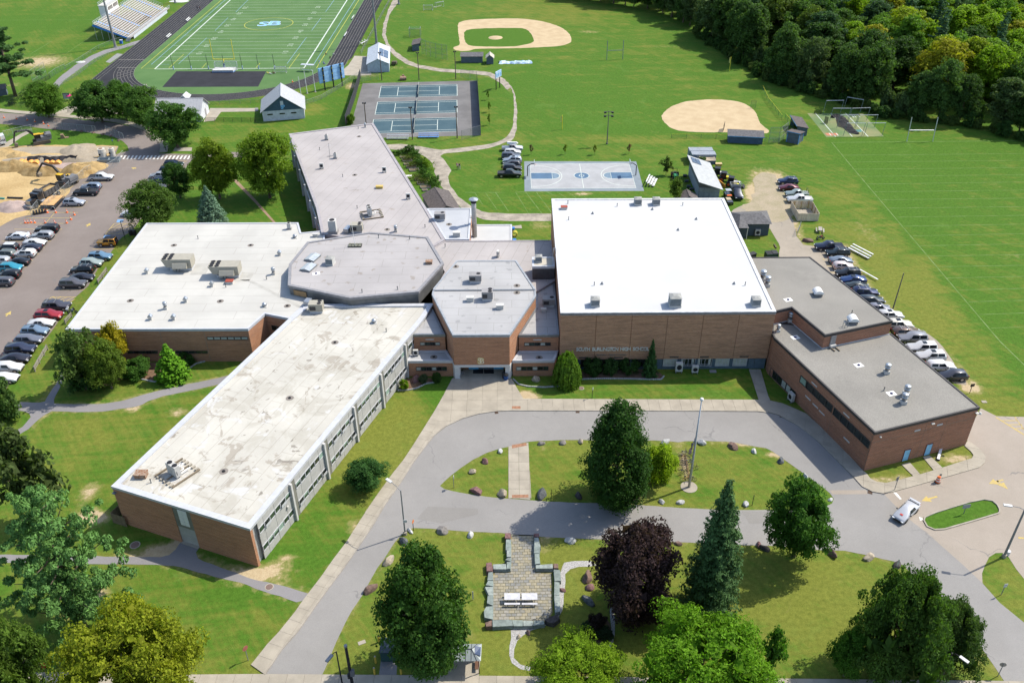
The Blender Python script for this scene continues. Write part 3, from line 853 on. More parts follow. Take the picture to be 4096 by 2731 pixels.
# school materials
def brick_mat(name,c1,c2,mo,dirt=.17):
 n=N(name)
 g=n.n('NewGeometry')
 cr=n.n('VectorMath',operation='CROSS_PRODUCT')
 cr.inputs[0].default_value=(0,0,1)
 n.l(g.outputs['True Normal'],cr.inputs[1])
 nm=n.n('VectorMath',operation='NORMALIZE')
 n.l(cr.outputs[0],nm.inputs[0])
 d=n.n('VectorMath',operation='DOT_PRODUCT')
 n.l(nm.outputs[0],d.inputs[0])
 n.l(g.outputs['Position'],d.inputs[1])
 sp=n.n('SeparateXYZ')
 n.l(g.outputs['Position'],sp.inputs[0])
 cb=n.n('CombineXYZ')
 n.l(d.outputs['Value'],cb.inputs[0])
 n.l(sp.outputs[2],cb.inputs[1])
 b=n.n('TexBrick')
 b.inputs['Scale'].default_value=1.0
 b.inputs['Brick Width'].default_value=.42
 b.inputs['Row Height'].default_value=.14
 b.inputs['Mortar Size'].default_value=.016
 b.inputs['Bias'].default_value=-.1
 for k,v in(('Color1',c1),('Color2',c2),('Mortar',mo)):
  b.inputs[k].default_value=v+(1,)
 n.l(cb.outputs[0],b.inputs['Vector'])
 st=n.n('VectorMath',operation='MULTIPLY')
 st.inputs[1].default_value=(.25,2.2,1)
 n.l(cb.outputs[0],st.inputs[0])
 f=n.ramp(n.noise(1.2,5,.7,vec=st.outputs[0]),.3,.7)
 c=n.mix(f,n.mix(1.0,b.outputs[0],(1-dirt,1-dirt*1.05,1-dirt*1.1),'MULTIPLY'),n.mix(1.0,b.outputs[0],(1.15,1.12,1.1),'MULTIPLY'))
 return n.fin(c,.9,0,.2)
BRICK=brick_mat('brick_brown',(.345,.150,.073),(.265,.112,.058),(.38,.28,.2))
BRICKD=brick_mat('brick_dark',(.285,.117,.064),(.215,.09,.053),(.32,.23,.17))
BRICKG=brick_mat('brick_gym',(.34,.17,.092),(.26,.128,.073),(.40,.30,.21),.24)
def RMT(name,c,stains=(),seam=None,fine=.05,rough=.8,spots=.0,spotc=(.16,.12,.08),big=.1):
 n=N(name)
 f=n.ramp(n.noise(.12,4,.6),.3,.7)
 col=n.mix(f,tuple(x*(1-big)for x in c),tuple(min(1,x*(1+big*.6))for x in c))
 for sc,lo,hi,k,cc in stains:
  m=n.ramp(n.noise(sc,5,.62,dist=1.1),lo,hi)
  col=n.mix(n.math('MULTIPLY',m,k),col,cc)
 if spots:
  v=n.n('TexVoronoi',feature='F1')
  v.inputs['Scale'].default_value=.42
  n.l(n.p(),v.inputs['Vector'])
  m=n.math('SUBTRACT',1.0,n.ramp(n.math('ADD',v.outputs[0],n.math('MULTIPLY',n.noise(1.3,4,.7),.8)),.50,.62))
  col=n.mix(n.math('MULTIPLY',m,spots),col,spotc)
 if seam:
  ang,sx,sy=seam
  mp=n.n('Mapping',vector_type='TEXTURE')
  mp.inputs['Rotation'].default_value=(0,0,ang)
  n.l(n.p(),mp.inputs['Vector'])
  b=n.n('TexBrick')
  b.inputs['Scale'].default_value=1
  b.inputs['Brick Width'].default_value,b.inputs['Row Height'].default_value=sx,sy
  b.inputs['Mortar Size'].default_value=.045
  for k in('Color1','Color2'):
   b.inputs[k].default_value=(1,1,1,1)
  b.inputs['Mortar'].default_value=(.78,.77,.75,1)
  n.l(mp.outputs[0],b.inputs['Vector'])
  col=n.mix(1.0,col,b.outputs[0],'MULTIPLY')
 if fine:
  col=n.mix(n.ramp(n.noise(7,3,.7),.25,.75),n.mix(1.0,col,(1-fine*2,)*3,'MULTIPLY'),col)
 return n.fin(col,rough,0,.25)
LWA=math.atan2(127-78.2,-15.1+33.1)
ROOF_LW=RMT('roof_weathered_white',(.42,.40,.35),((.16,.50,.62,.6,(.32,.30,.25)),(.27,.565,.62,.75,(.265,.235,.19)),(.42,.62,.68,.75,(.15,.13,.105)),(.24,.58,.64,.8,(.45,.445,.43))),(LWA,9.5,1.95),.04)
ROOF_NW=RMT('roof_white_membrane',(.40,.388,.355),((.5,.60,.8,.4,(.32,.31,.285)),(.1,.6,.8,.25,(.33,.32,.30))),(0,12.0,2.6),.02)
ROOF_N=RMT('roof_pinkish_grey',(.325,.30,.288),((.35,.63,.75,.55,(.20,.155,.11)),(.6,.66,.74,.5,(.15,.105,.075)),(.1,.55,.8,.25,(.24,.20,.19))),(1.3,15,2.2),.04)
ROOF_O=RMT('roof_octagon_grey',(.305,.288,.28),((.3,.66,.74,.5,(.21,.17,.12)),),(0,8,2.9),.03,spots=.45)
ROOF_E=RMT('roof_cool_grey',(.315,.31,.305),((.5,.66,.76,.3,(.2,.2,.2)),),(0,6,2.4),.03,spots=.4,spotc=(.13,.13,.135))
ROOF_G=RMT('roof_bright_white',(.415,.415,.413),((.25,.6,.8,.3,(.37,.36,.34)),(.07,.55,.75,.2,(.38,.38,.375))),None,.01,big=.04)
ROOF_H=RMT('roof_gravel',(.235,.222,.196),((.14,.5,.75,.45,(.28,.266,.232)),(.3,.62,.75,.4,(.18,.168,.15))),None,.16,.95)
ROOF_B=RMT('roof_bluish_white',(.33,.335,.34),((.6,.64,.72,.35,(.12,.12,.13)),),None,.02,spots=.35,spotc=(.09,.09,.10))
METW=mat('metal_white_edge',(.42,.425,.44),.5,.1,.4,.06)
METG=mat('metal_grey',(.20,.21,.22),.45,.6,.5,.12,3)
METD=mat('metal_dark_edge',(.045,.042,.042),.6,.2)
FASC=mat('fascia_grey_metal',(.10,.105,.108),.5,.3,.4,.25,.6,c2=(.15,.155,.155))
GALV=mat('galvanised',(.36,.38,.40),.38,.7,.5,.18,2.5)
BEIGE=mat('unit_beige',(.285,.265,.215),.6,0,.3,.06)
UNITW=mat('unit_white',(.42,.41,.385),.6,0,.3,.07)
UNITG=mat('unit_grey',(.235,.225,.22),.6,.1,.3,.08)
FAN=mat('fan_black',(.012,.012,.014),.7)
RUST=mat('rusty_metal',(.19,.085,.04),.85,.1,.2,.3,4,c2=(.30,.24,.19))
REDH=mat('hatch_red',(.26,.055,.035),.7)
PREC=mat('precast_white',(.335,.33,.31),.85,0,.2,.07,.9,fine=.06,fsc=4,rnd=.04)
PRECT=mat('precast_trim',(.43,.42,.40),.8,0,.2,.06)
AGGR=mat('aggregate_olive',(.175,.172,.142),.9,0,.2,.1,1,fine=.12,fsc=7)
WHITEP=mat('paint_white',(.62,.61,.585),.7,0,.3,.04,.8)
STUCCO=mat('soffit_white',(.50,.49,.47),.8,0,.2,.05)
BLUEG=mat('door_blue_grey',(.075,.11,.135),.6,0,.35)
DOORB=mat('door_bright_blue',(.10,.36,.58),.5,0,.4)
FRAME=mat('window_frame_grey',(.22,.225,.22),.5,.2)
FRAMED=mat('window_frame_dark',(.05,.05,.048),.5,.2)
BLIND=mat('window_blind_pale',(.34,.35,.30),.8)
BLINDG=mat('window_blind_green',(.19,.27,.215),.8)
def GM_(name,c,r=.06,sp=.6):
 n=N(name)
 f=n.ramp(n.noise(1.1,3),.35,.65)
 n.fin(n.mix(f,tuple(x*.5 for x in c),c),r,0,sp)
 return n.mat
GLASS=GM_('glass_dark',(.022,.028,.024))
GLASSG=GM_('glass_greenish',(.035,.055,.038))
def coping(name,poly,z0,z1,m,parent,out=.05,inn=.32):
 p=ccw(poly)
 A,B=OF(p,out),OF(p,-inn)
 n=len(p)
 v=[(a[0],a[1],z)for z in(z0,z1)for L in(A,B)for a in L]
 f=[]
 for i in RG(n):
  j=(i+1)%n
  f+=[(i,j,2*n+j,2*n+i),(n+j,n+i,3*n+i,3*n+j),(2*n+i,2*n+j,3*n+j,3*n+i)]
 return M().add(v,f).o(name,m,parent)
def block(parent,poly,z0,z1,wall,roof,edge,lip=.14,wname='wall',rname='roof',inn=.32):
 p=ccw(poly)
 PR(p,z0,z1-.35,top=False).o(wname,wall,parent)
 PR(OF(p,-.02),z1-.35,z1).o(rname,roof,parent)
 coping('roof_edge',p,z1-.38,z1+lip,edge,parent,.06,inn)
class Wall:
 def __init__(s,a,b):
  s.a=V3(a)
  s.u=(V3(b)-s.a).normalized()
  s.n=V3((s.u.y,-s.u.x))
  s.L=(V3(b)-s.a).length
  s.rz=math.atan2(s.u.y,s.u.x)
 def p(s,x,z,d=.0):
  q=s.a+s.u*x+s.n*d
  return(q.x,q.y,z)
 def box(s,m,x0,x1,z0,z1,d0,d1,mi=0):
  return m.box(s.p((x0+x1)/2,(z0+z1)/2,(d0+d1)/2),(x1-x0,abs(d1-d0),z1-z0),s.rz,mi)
WINC={}
def window(w,x0,x1,z0,z1,parent,fm=None,gm=None,d=.0,mull=0,open_=False,name='window',bar=None,blind=None,fr=.05):
 fm,gm=fm or FRAME,gm or GLASS
 key=(round(x1-x0,2),round(z1-z0,2),fm.name,mull,bar,fr)
 W_,H_=x1-x0,z1-z0
 if key not in WINC:
  f=M()
  f.box((W_/2,0,fr/2),(W_,.14,fr)).box((W_/2,0,H_-fr/2),(W_,.14,fr))
  f.box((fr/2,0,H_/2),(fr,.14,H_-2*fr)).box((W_-fr/2,0,H_/2),(fr,.14,H_-2*fr))
  for i in RG(mull):
   f.box((W_*(i+1)/(mull+1),0,H_/2),(fr,.13,H_-2*fr))
  if bar:
   f.box((W_/2,0,H_*bar),(W_-2*fr,.12,fr))
  g=BX((W_/2,.02,H_/2),(W_-2*fr,.03,H_-2*fr))
  WINC[key]=(f.mesh('window',fm),{},g)
 fmsh,gd,g=WINC[key]
 if gm.name not in gd:
  gd[gm.name]=g.mesh('pane',gm)
 q=w.p(x0,z0,d)
 o=link(name,fmsh,parent,q,w.rz)
 link('pane',gd[gm.name],o)
 if blind:
  BX((W_/2,.0,H_*(1-blind[0]/2)),(W_-2.4*fr,.02,H_*blind[0]-fr)).o('blind',blind[1],o)
 if open_:
  BE((fr,-.04,.06),(fr,-.38,.14),.04).beam((W_-fr,-.04,.06),(W_-fr,-.38,.14),.04).box((W_/2,-.2,.24),(W_-2*fr,.03,.42),0).o('open_sash',METW,o)
 return o
 # ------------------------------------------------------------------ classroom wing reaching to the lower left
LWP=[(-53.3,86.0),(-33.1,78.2),(-15.1,127.0),(-13.9,131.6),(-36.0,131.6),(-38.1,127.3)]
lwg=TH('classroom_wing','long two storey classroom wing with stained white roof, window bands and blank brick end wall','school building',(-33,100,0))
LO=lambda p:[(x+33,y-100)for x,y in p]
lwg.location=(0,0,0)
block(lwg,[(-53.2,86.05),(-33.35,78.4),(-15.35,127.2),(-14.1,131.5),(-36,131.5),(-38.0,127.3)],0,6.75,PREC,ROOF_LW,METW)
coping('roof_fascia',ccw(LWP),6.62,7.02,METW,lwg,.10,.75)
we=Wall((-33.1,78.2),(-15.1,127.0))
BAY=8.77
rw=random.Random(3)
pm_cache={}
def panel(w,x0,x1,z0,z1,d0,d1,m,parent,name='panel'):
 k=(round(x1-x0,3),round(z1-z0,3),round(d1-d0,3),m.name)
 if k not in pm_cache:
  pm_cache[k]=BX(((x1-x0)/2,-(d1-d0)/2,(z1-z0)/2),(x1-x0,d1-d0,z1-z0)).mesh(name,m)
 return link(name,pm_cache[k],parent,w.p(x0,z0,d0),w.rz)
for b in RG(6):
 s0=b*BAY+.2
 s1=min(s0+BAY,we.L)-.12
 if b:
  q=we.p(b*BAY+.15,0,.24)
  BX((0,0,3.35),(.34,.42,6.7),we.rz).o('column',PRECT,lwg).location=(q[0],q[1],0)
 if b<5 or True:
  x0,x1=s0+.25,s1-.1
  panel(we,x0,x0+.85,.05,6.6,.0,.10,AGGR,lwg,'aggregate_panel')if b else None
  xa=x0+.9
  nw=6 if b<5 else 4
  if b==5:
   x1=we.L-.4
  xb=xa+(x1-xa-.0)
  st=(xb-xa)/nw
  for(za,zb)in((1.42,2.42),(4.62,5.62)):
   for i in RG(nw):
    r=rw.random()
    gm=GLASSG if r<.75 else GLASS
    window(we,xa+i*st+.02,xa+(i+1)*st-.02,za,zb,lwg,METW,gm,.12,open_=r>.78,blind=((.45 if r<.55 else .98),BLINDG)if .3<r<.62 else None)
  for(za,zb,m)in((.06,1.38,PREC),(2.46,3.3,PREC),(3.33,4.58,PREC),(5.66,6.58,PREC)):
   npn=nw if za<2 or za>5 else nw*2//2
   for i in RG(npn):
    panel(we,xa+i*st+.015,xa+(i+1)*st-.015,za,zb,.0,.09+.02*(i%2),PREC,lwg)
BX(we.p(7.6,3.7,.25),(.3,.2,.3),we.rz).o('wall_lamp',UNITW,lwg)
wsn=Wall((-53.3,86.0),(-33.1,78.2))
bw=M()
wsn.box(bw,.0,9.55,0,6.6,-.4,.06)
wsn.box(bw,12.4,wsn.L,0,6.6,-.4,.06)
bw.o('brick_wall',BRICK,lwg)
bw=M()
wsn.box(bw,9.55,12.4,3.1,6.6,-.35,.0)
bw.o('aggregate_panel',AGGR,lwg)
for i in RG(2):
 for j in RG(4):
  q=M()
  wsn.box(q,10.35+i*.72,11.03+i*.72,3.6+j*.7,4.27+j*.7,0,.05)
  q.o('white_panel',WHITEP,lwg)
q=M()
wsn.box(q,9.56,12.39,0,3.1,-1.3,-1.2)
q.o('recess_wall',BRICKD,lwg)
q=M()
wsn.box(q,10.5,11.45,.1,2.4,-1.2,-1.13)
wsn.box(q,11.5,12.35,.1,2.4,-1.2,-1.13)
q.o('door',BLUEG,lwg)
q=M()
wsn.box(q,9.6,12.35,0,.1,-1.2,.3)
q.o('doorstep',CONC,lwg)
BX(wsn.p(.35,6.1,.25),(.5,.5,.1),wsn.rz).o('wall_lamp',METG,lwg)
# north-west wing with the bright flat roof
nwg=TH('single_storey_wing','low brown brick wing with wide clean white flat roof beside the left car park','school building')
NWP=[(-75.6,124.5),(-44.7,124.3),(-42.9,129.1),(-38.2,127.45),(-34,138),(-38,160.5),(-42.6,159.6),(-44.1,164.2),(-75.5,164.4)]
block(nwg,NWP,0,6.7,BRICK,ROOF_NW,METW,.1)
wn=Wall((-75.6,124.5),(-44.7,124.3))
for(x0,x1,z0,z1,nn)in((23.6,30.6,4.55,5.15,6),(17.6,23.2,1.75,2.28,5),(9.3,14.6,1.75,2.3,5)):
 for i in RG(nn):
  st=(x1-x0)/nn
  window(wn,x0+i*st+.03,x0+(i+1)*st-.03,z0,z1,nwg,FRAMED,(GLASSG,GLASS)[i%2],.03,blind=(.9,BLIND)if nn==6 else None)
for x in(7.8,15.8,23.3):
 q=M()
 wn.box(q,x,x+.07,.1,6.3,0,.012)
 q.o('expansion_joint',mat('joint_pale',(.22,.17,.13)),nwg)
for s_ in('4:1790,850 1940,852 1885,955 1745,955','4:2215,930 2340,935 2290,1010 2180,1008','4:2200,1002 2300,1000 2400,1050 2760,1240 2740,1255 2290,1020'):
 M().SH(PT(s_,6.71),6.712).o('roof_patch',mat('roof_patch_grey',(.33,.32,.29),.8,0,.2,.1,.6),nwg)
wn2=Wall((-42.9,129.1),(-38.2,127.45))
window(wn2,.9,2.9,3.6,4.6,nwg,FRAMED,GLASS,.03,mull=1)
# octagonal auditorium
octo=TH('octagonal_hall','eight sided grey roofed hall standing above the roofs at the middle of the school','school building')
OCP=[(-39.9,135.4),(-28.2,130.9),(-16.4,132.9),(-12.6,143.1),(-16.3,153.7),(-28.0,155.9),(-39.6,151.9),(-41.3,143.0)]
PR(OF(ccw(OCP),-.15),6.0,8.35,top=False).o('wall',FASC,octo)
PR(OF(ccw(OCP),-.1),8.3,8.6).o('roof',ROOF_O,octo)
coping('roof_edge',OCP,8.25,8.74,mat('octagon_edge',(.22,.215,.22),.6,.2),octo,.05,.5)
po=Wall((-39.9,135.4),(-28.2,130.9))
q=M()
po.box(q,1.0,3.6,6.95,8.0,.0,.06)
q.o('plywood_patch',mat('plywood',(.30,.19,.095),.9,0,.2,.15,2),octo)
# north wing
ngw=TH('north_wing','two storey wing with pinkish grey stained roof running back towards the tennis courts','school building')
NP=[(-56.2,213.9),(-35.8,221.2),(-18.05,170.2),(-13.25,155.7),(-16,152),(-28.0,155.2),(-38.2,158.7),(-41.4,170.5)]
block(ngw,NP,0,6.95,PREC,ROOF_N,mat('roof_edge_mauve',(.27,.25,.255),.7),.12,inn=.55)
wnw=Wall((-56.2,213.9),(-38.4,160.0))
for b in RG(6):
 q=wnw.p(b*8.9+5,0,.25)
 BX((0,0,3.3),(.35,.45,6.6),wnw.rz).o('column',PRECT,ngw).location=(q[0],q[1],0)
 for(za,zb)in((1.42,2.42),(4.6,5.6)):
  for i in RG(5):
   window(wnw,b*8.9+5.8+i*1.5,b*8.9+7.25+i*1.5,za,zb,ngw,METW,GLASS,.06)
cng=TH('connecting_block','flat pinkish grey roofed link between the octagonal hall and the gymnasium','school building')
block(cng,[(-13.2,155.6),(-15.9,152.5),(-12.4,143.2),(-14,136),(4.6,136),(7.9,139.7),(7.9,155.6)],0,6.75,BRICK,ROOF_N,mat('roof_edge_mauve',(.27,.25,.255),.7),.1)
rb1=TH('boiler_block','white roofed back block beside the tall silver flue','school building')
block(rb1,[(-17.9,169.9),(-13.1,155.8),(-8.4,155.8),(-8.4,169.9)],0,6.95,BRICK,RMT('roof_white_b',(.36,.37,.385)),METW,.15)
rb2=TH('low_annex','small low annex with clean white roof behind the flue','school building')
block(rb2,[(-8.3,168.1),(-8.3,155.9),(.1,155.9),(.1,168.1)],0,4.0,BRICK,RMT('roof_white_c',(.42,.42,.41)),METW,.12)
fl_=TH('flue','tall silver metal flue with a cap beside the white roofed boiler block','chimney',(-7.6,162.8,4.0))
LA([(.5,0),(.5,7.4),(.42,7.5),(.42,8.0)],n=14).o('pipe',mat('flue_metal',(.36,.35,.33),.5,.4,.4,.15,2),fl_,True)
LA([(.6,7.7),(.6,8.25)],n=14).o('collar',FAN,fl_)
LA([(.98,8.4),(.9,8.5),(.15,8.75)],n=14).o('cap',GALV,fl_)
q=M()
for z in(2.2,4.4):
 q.beam((-.9,-.1,z),(.5,-.1,z),.1).beam((-.9,.4,z+.1),(.4,0,z+.1),.08)
q.o('bracket',RUST,fl_)
# entrance block
eng=TH('entrance_block','angular brown brick entrance block with white soffit over the doors and SB letters','school building')
EP=[(-9.6,118.75),(-.4,118.75),(4.2,130.9),(4.2,133.0),(.9,143.6),(-10.2,143.7),(-13.8,133.6),(-13.9,131.6)]
block(eng,EP,2.9,8.85,BRICK,ROOF_E,mat('edge_pale_blue_grey',(.27,.285,.30),.6,.2),.1,inn=.28)
BX((-4.85,132.9,8.93),(18.0,.3,.16)).o('roof_joint',METG,eng)
SOF=[(-9.62,118.73),(-.38,118.73),(1.35,123.2),(-11.3,123.2)]
PR(OF(ccw(SOF),.03),2.45,2.92,bot=True).o('soffit',STUCCO,eng)
for(a,b)in((-9.6,-8.75),(-1.15,-.36)):
 PR([(a,118.75),(b,118.75),(b+(.1 if a<-5 else .5),120.3),(a-(.6 if a<-5 else 0)+(.1 if a>-5 else 0),120.3)],.0,2.45).o('pillar',STUCCO,eng)
PR([(-10.6,121.6),(.6,121.6),(4,130),(4,134),(-13.5,134),(-13.7,131)],0,2.5).o('lower_wall',BRICK,eng)
for i,(x0,x1,m)in EN(((-7.4,-5.75,DOORB),(-5.7,-4.9,BLUEG),(-4.85,-4.05,BLUEG),(-4.0,-3.2,BLUEG),(-3.15,-1.5,DOORB))):
 BX(((x0+x1)/2,121.5,1.2),(x1-x0,.12,2.3)).o('door' if m is BLUEG else 'blue_panel',m,eng)
 if m is BLUEG:
  BX(((x0+x1)/2,121.42,1.35),(x1-x0-.25,.06,1.5)).o('door_glass',GLASS,eng)
for i,(x,dz)in EN(((-5.30,.0),(-4.92,-.02))):
 for bo,mm,d in((.11,mat('letter_gold',(.50,.36,.13),.6),.03),(.0,mat('letter_cream',(.62,.55,.40),.6),.06)):
  text('letter','SB'[i],1.6,mm,(x-.1,118.75-d-i*.015,3.72+dz),(PI/2,0,0),.02,bold=bo,parent=eng,sx=.9)
for i,s in EN(('9:1995,262 2085,260 2088,298 1992,298','9:2093,262 2182,262 2186,298 2095,298')):
 PR(PT(s),.12,.14).o('door_mat',FAN,label=('left','right')[i]+' black rubber mat lying before the blue entrance doors',cat='door mat',group='entrance door mats')
SIDE=[]
for(nm,lab,up,low)in(('left_side_block','brown brick side block stepped in two roofs left of the main entrance',[(-17.05,122.6),(-11.25,122.6),(-13.95,130.9),(-14.9,128.2)],[(-17.55,119.6),(-9.9,119.6),(-11.2,122.55),(-17.0,122.55)]),('right_side_block','brown brick side block stepped in two roofs between the entrance and the gymnasium',[(1.15,122.3),(7.85,122.3),(7.85,139.6),(4.4,139.6),(4.3,131)],[(.1,119.5),(7.0,119.5),(7.8,122.25),(1.15,122.25)])):
 t=TH(nm,lab,'school building')
 block(t,up,0,6.4,BRICK,ROOF_E,METG,.1)
 block(t,low,0,3.15,BRICK,ROOF_B,METW,.12,rname='lower_roof')
 SIDE.append(t)
wl=Wall((-17.55,119.6),(-9.9,119.6))
wu=Wall((-17.05,122.6),(-11.25,122.6))
wr=Wall((.1,119.5),(7.0,119.5))
wv=Wall((1.15,122.3),(7.85,122.3))
for(w,x0,x1,z0,z1,t,nn)in((wl,1.4,6.6,1.25,2.0,SIDE[0],6),(wu,1.5,4.9,4.35,4.95,SIDE[0],4),(wr,.55,6.0,1.25,2.0,SIDE[1],6),(wv,.9,5.4,4.35,4.95,SIDE[1],5)):
 st=(x1-x0)/nn
 for i in RG(nn):
  window(w,x0+i*st+.02,x0+(i+1)*st-.02,z0,z1,t,FRAMED,(GLASS,GLASSG)[i%2],.03,blind=(.97,BLIND)if i in(0,3)else None)
 q=M()
 w.box(q,x0-.05,x1+.05,z0-.12,z0-.02,0,.08)
 q.o('sill',mat('sill_brick',(.20,.12,.08)),t)
q=M()
wu.box(q,2.5,3.9,5.4,5.58,0,.03)
wv.box(q,2.4,3.8,5.4,5.58,0,.03)
q.o('pale_plate',PRECT,SIDE[0])
# gymnasium
gym=TH('gymnasium','tallest brick block of the school with a huge bright white flat roof and name letters','school building')
GP=[(8.0,121.15),(43.1,121.15),(43.4,164.5),(8.3,164.7)]
block(gym,GP,2.3,11.45,BRICKG,ROOF_G,mat('edge_bright_white',(.46,.46,.46),.6),.12,inn=.5)
PR(OF(ccw(GP),-.12),0,2.3,top=False).o('plinth_wall',BLUEG,gym)
BX((25.5,121.05,11.32),(35.2,.25,.12)).o('edge_flashing',METD,gym)
wg=Wall((8.0,121.13),(43.1,121.13))
for i in RG(6):
 q=M()
 wg.box(q,i*5.85+.04,min((i+1)*5.85,35.1)-.04,2.28,11.05,-.1,.1)
 q.o('brick_panel',BRICKG,gym)
for i,x in EN((.6,3.6,6.6,9.6,12.6)):
 window(wg,x,x+2.4,.65,2.2,gym,FRAMED,GLASS,-.05,mull=2)
for i,x in EN((17.6,20.65,23.5,26.45,29.45)):
 window(wg,x,x+2.38,.65,2.2,gym,METW,GLASS,-.05,mull=3,bar=.22,blind=(.98,BLIND)if i in(0,3,4)else None)
 for k in((.2,2.0)if i not in(0,3,4)else()):
  BX(wg.p(x+k,1.5,-.06),(.35,.03,1.3),wg.rz).o('curtain',BLIND,gym)
for x in(32.1,33.12):
 q=M()
 wg.box(q,x,x+.98,.1,2.15,-.15,-.02)
 q.o('door',BLUEG,gym)
for x in(3.3,9.2,18.6,23.7,30.4):
 q=M()
 wg.box(q,x,x+1.5,2.55,2.78,.08,.13)
 q.o('vent_grille',METD,gym)
for st_,x0,x1,z_,sz_,dp,bo,lm in(('SOUTH BURLINGTON HIGH SCHOOL',2.7,15.0,4.36,.94,.05,.022,mat('letter_metal',(.50,.49,.45),.5,.1)),('BUILDING A PROUD TRADITION',6.3,11.25,3.2,.40,.03,.0,mat('letter_metal_dull',(.22,.21,.20),.4,.4))):
 wd_={'I':.5,' ':.75,'L':.85,'T':.95,'N':1.1,'O':1.15,'G':1.15,'H':1.1,'U':1.05}
 cum,tot=.0,sum(wd_.get(ch,1.0)for ch in st_)
 for ch in st_:
  c_=wd_.get(ch,1.0)
  if ch!=' ':
   text('letter',ch,sz_,lm,(8.0+x0+(x1-x0)*(cum+c_/2)/tot,121.13-.14,z_),(PI/2,0,0),dp,bold=bo,parent=gym,sx=.86)
  cum+=c_
ph=TH('roof_penthouse','small dark metal clad penthouse with a white roof against the gymnasium wall','penthouse')
block(ph,[(3.85,140.3),(7.85,140.3),(7.85,143.8),(3.85,143.8)],6.5,9.4,mat('penthouse_cladding',(.075,.072,.075),.6,.2),RMT('roof_white_d',(.40,.37,.31)),METW,.1)
q=M()
for i in RG(16):
 q.box((3.98+i*.25,140.27,7.75),(.05,.05,2.4))
q.o('cladding_rib',mat('penthouse_rib',(.10,.097,.10),.6,.2),ph)
# right-hand brick blocks
hl=TH('front_right_block','brown brick block with gravel roof, window band and two blue doors at right','school building')
HP=[(51.4,95.6),(68.7,101.2),(62.7,120.8),(44.1,124.4),(43.2,121.2),(43.2,119.8)]
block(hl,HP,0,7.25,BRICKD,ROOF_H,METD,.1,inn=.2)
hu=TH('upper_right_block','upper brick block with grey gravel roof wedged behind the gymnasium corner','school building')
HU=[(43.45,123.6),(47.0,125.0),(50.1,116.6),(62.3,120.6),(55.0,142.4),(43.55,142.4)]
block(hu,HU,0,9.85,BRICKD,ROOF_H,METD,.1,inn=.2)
coping('base_flashing',OF(ccw(HU),.04),7.2,7.42,METW,hu,.05,.0)
ww=Wall((43.3,119.6),(51.4,95.6))
for(x0,x1,nn)in((7.95,16.3,5),(16.6,25.05,5)):
 st=(x1-x0)/nn
 for i in RG(nn):
  window(ww,x0+i*st,x0+(i+1)*st-.04,4.05,5.35,hl,FRAMED,GLASS,.06,blind=(.95,BLINDG)if(x0<10 and i==0)else None,fr=.09)
window(ww,.4,1.9,.2,1.7,hl,FRAMED,GLASS,.03)
for i in RG(5):
 window(ww,1.2+i*1.3,2.4+i*1.3,.25,1.7,hl,FRAMED,GLASS,.05,blind=(.95,BLIND)if i in(2,3)else None)
for x,z in((10.6,5.75),(18.6,5.75),(9.9,2.6),(11.9,2.5),(13.6,2.4),(19.9,2.0)):
 q=M()
 ww.box(q,x,x+1.4,z,z+.24,0,.05)
 q.o('pale_plate',PRECT,hl)
def joint(w,*a):
 q=M()
 w.box(q,*a)
 q.o('expansion_joint',mat('joint_brown',(.19,.12,.085)),hl)
for x in(7.6,16.45,25.1):
 joint(ww,x,x+.08,.1,6.8,0,.012)
wss=Wall((51.4,95.6),(68.7,101.2))
for x in(9.1,12.8):
 joint(wss,x,x+.06,.1,6.8,0,.012)
joint(wss,.1,18.0,5.35,5.42,0,.014)
for x in(6.6,10.5):
 q=M()
 wss.box(q,x,x+1.0,.05,2.15,0,.07)
 d=q.o('door',mat('door_sky_blue',(.20,.42,.58),.5),hl)
 q=M()
 wss.box(q,x-.07,x,.05,2.22,0,.09)
 wss.box(q,x+1.0,x+1.07,.05,2.22,0,.09)
 wss.box(q,x-.07,x+1.07,2.15,2.24,0,.1)
 q.o('door_frame',mat('door_frame_red',(.15,.06,.05)),hl)
for x,z in((7.2,5.55),(11.1,5.6)):
 q=M()
 wss.box(q,x,x+1.0,z,z+.25,0,.06)
 q.o('pale_plate',PRECT,hl)
for x,z,w_ in((1.1,6.3,.2),(10.1,6.4,.5)):
 BX(wss.p(x,z,.15),(w_,.3,.16),wss.rz).o('wall_lamp',UNITW,hl)
LA([(.22,.0),(.25,.12),(.12,.3)],(0,0,0),10).o('camera_dome',UNITW,hl).location=wss.p(18.4,6.2,.3)
BX(wss.p(17.9,6.4,.2),(.5,.4,.12),wss.rz).o('camera_bracket',UNITW,hl)
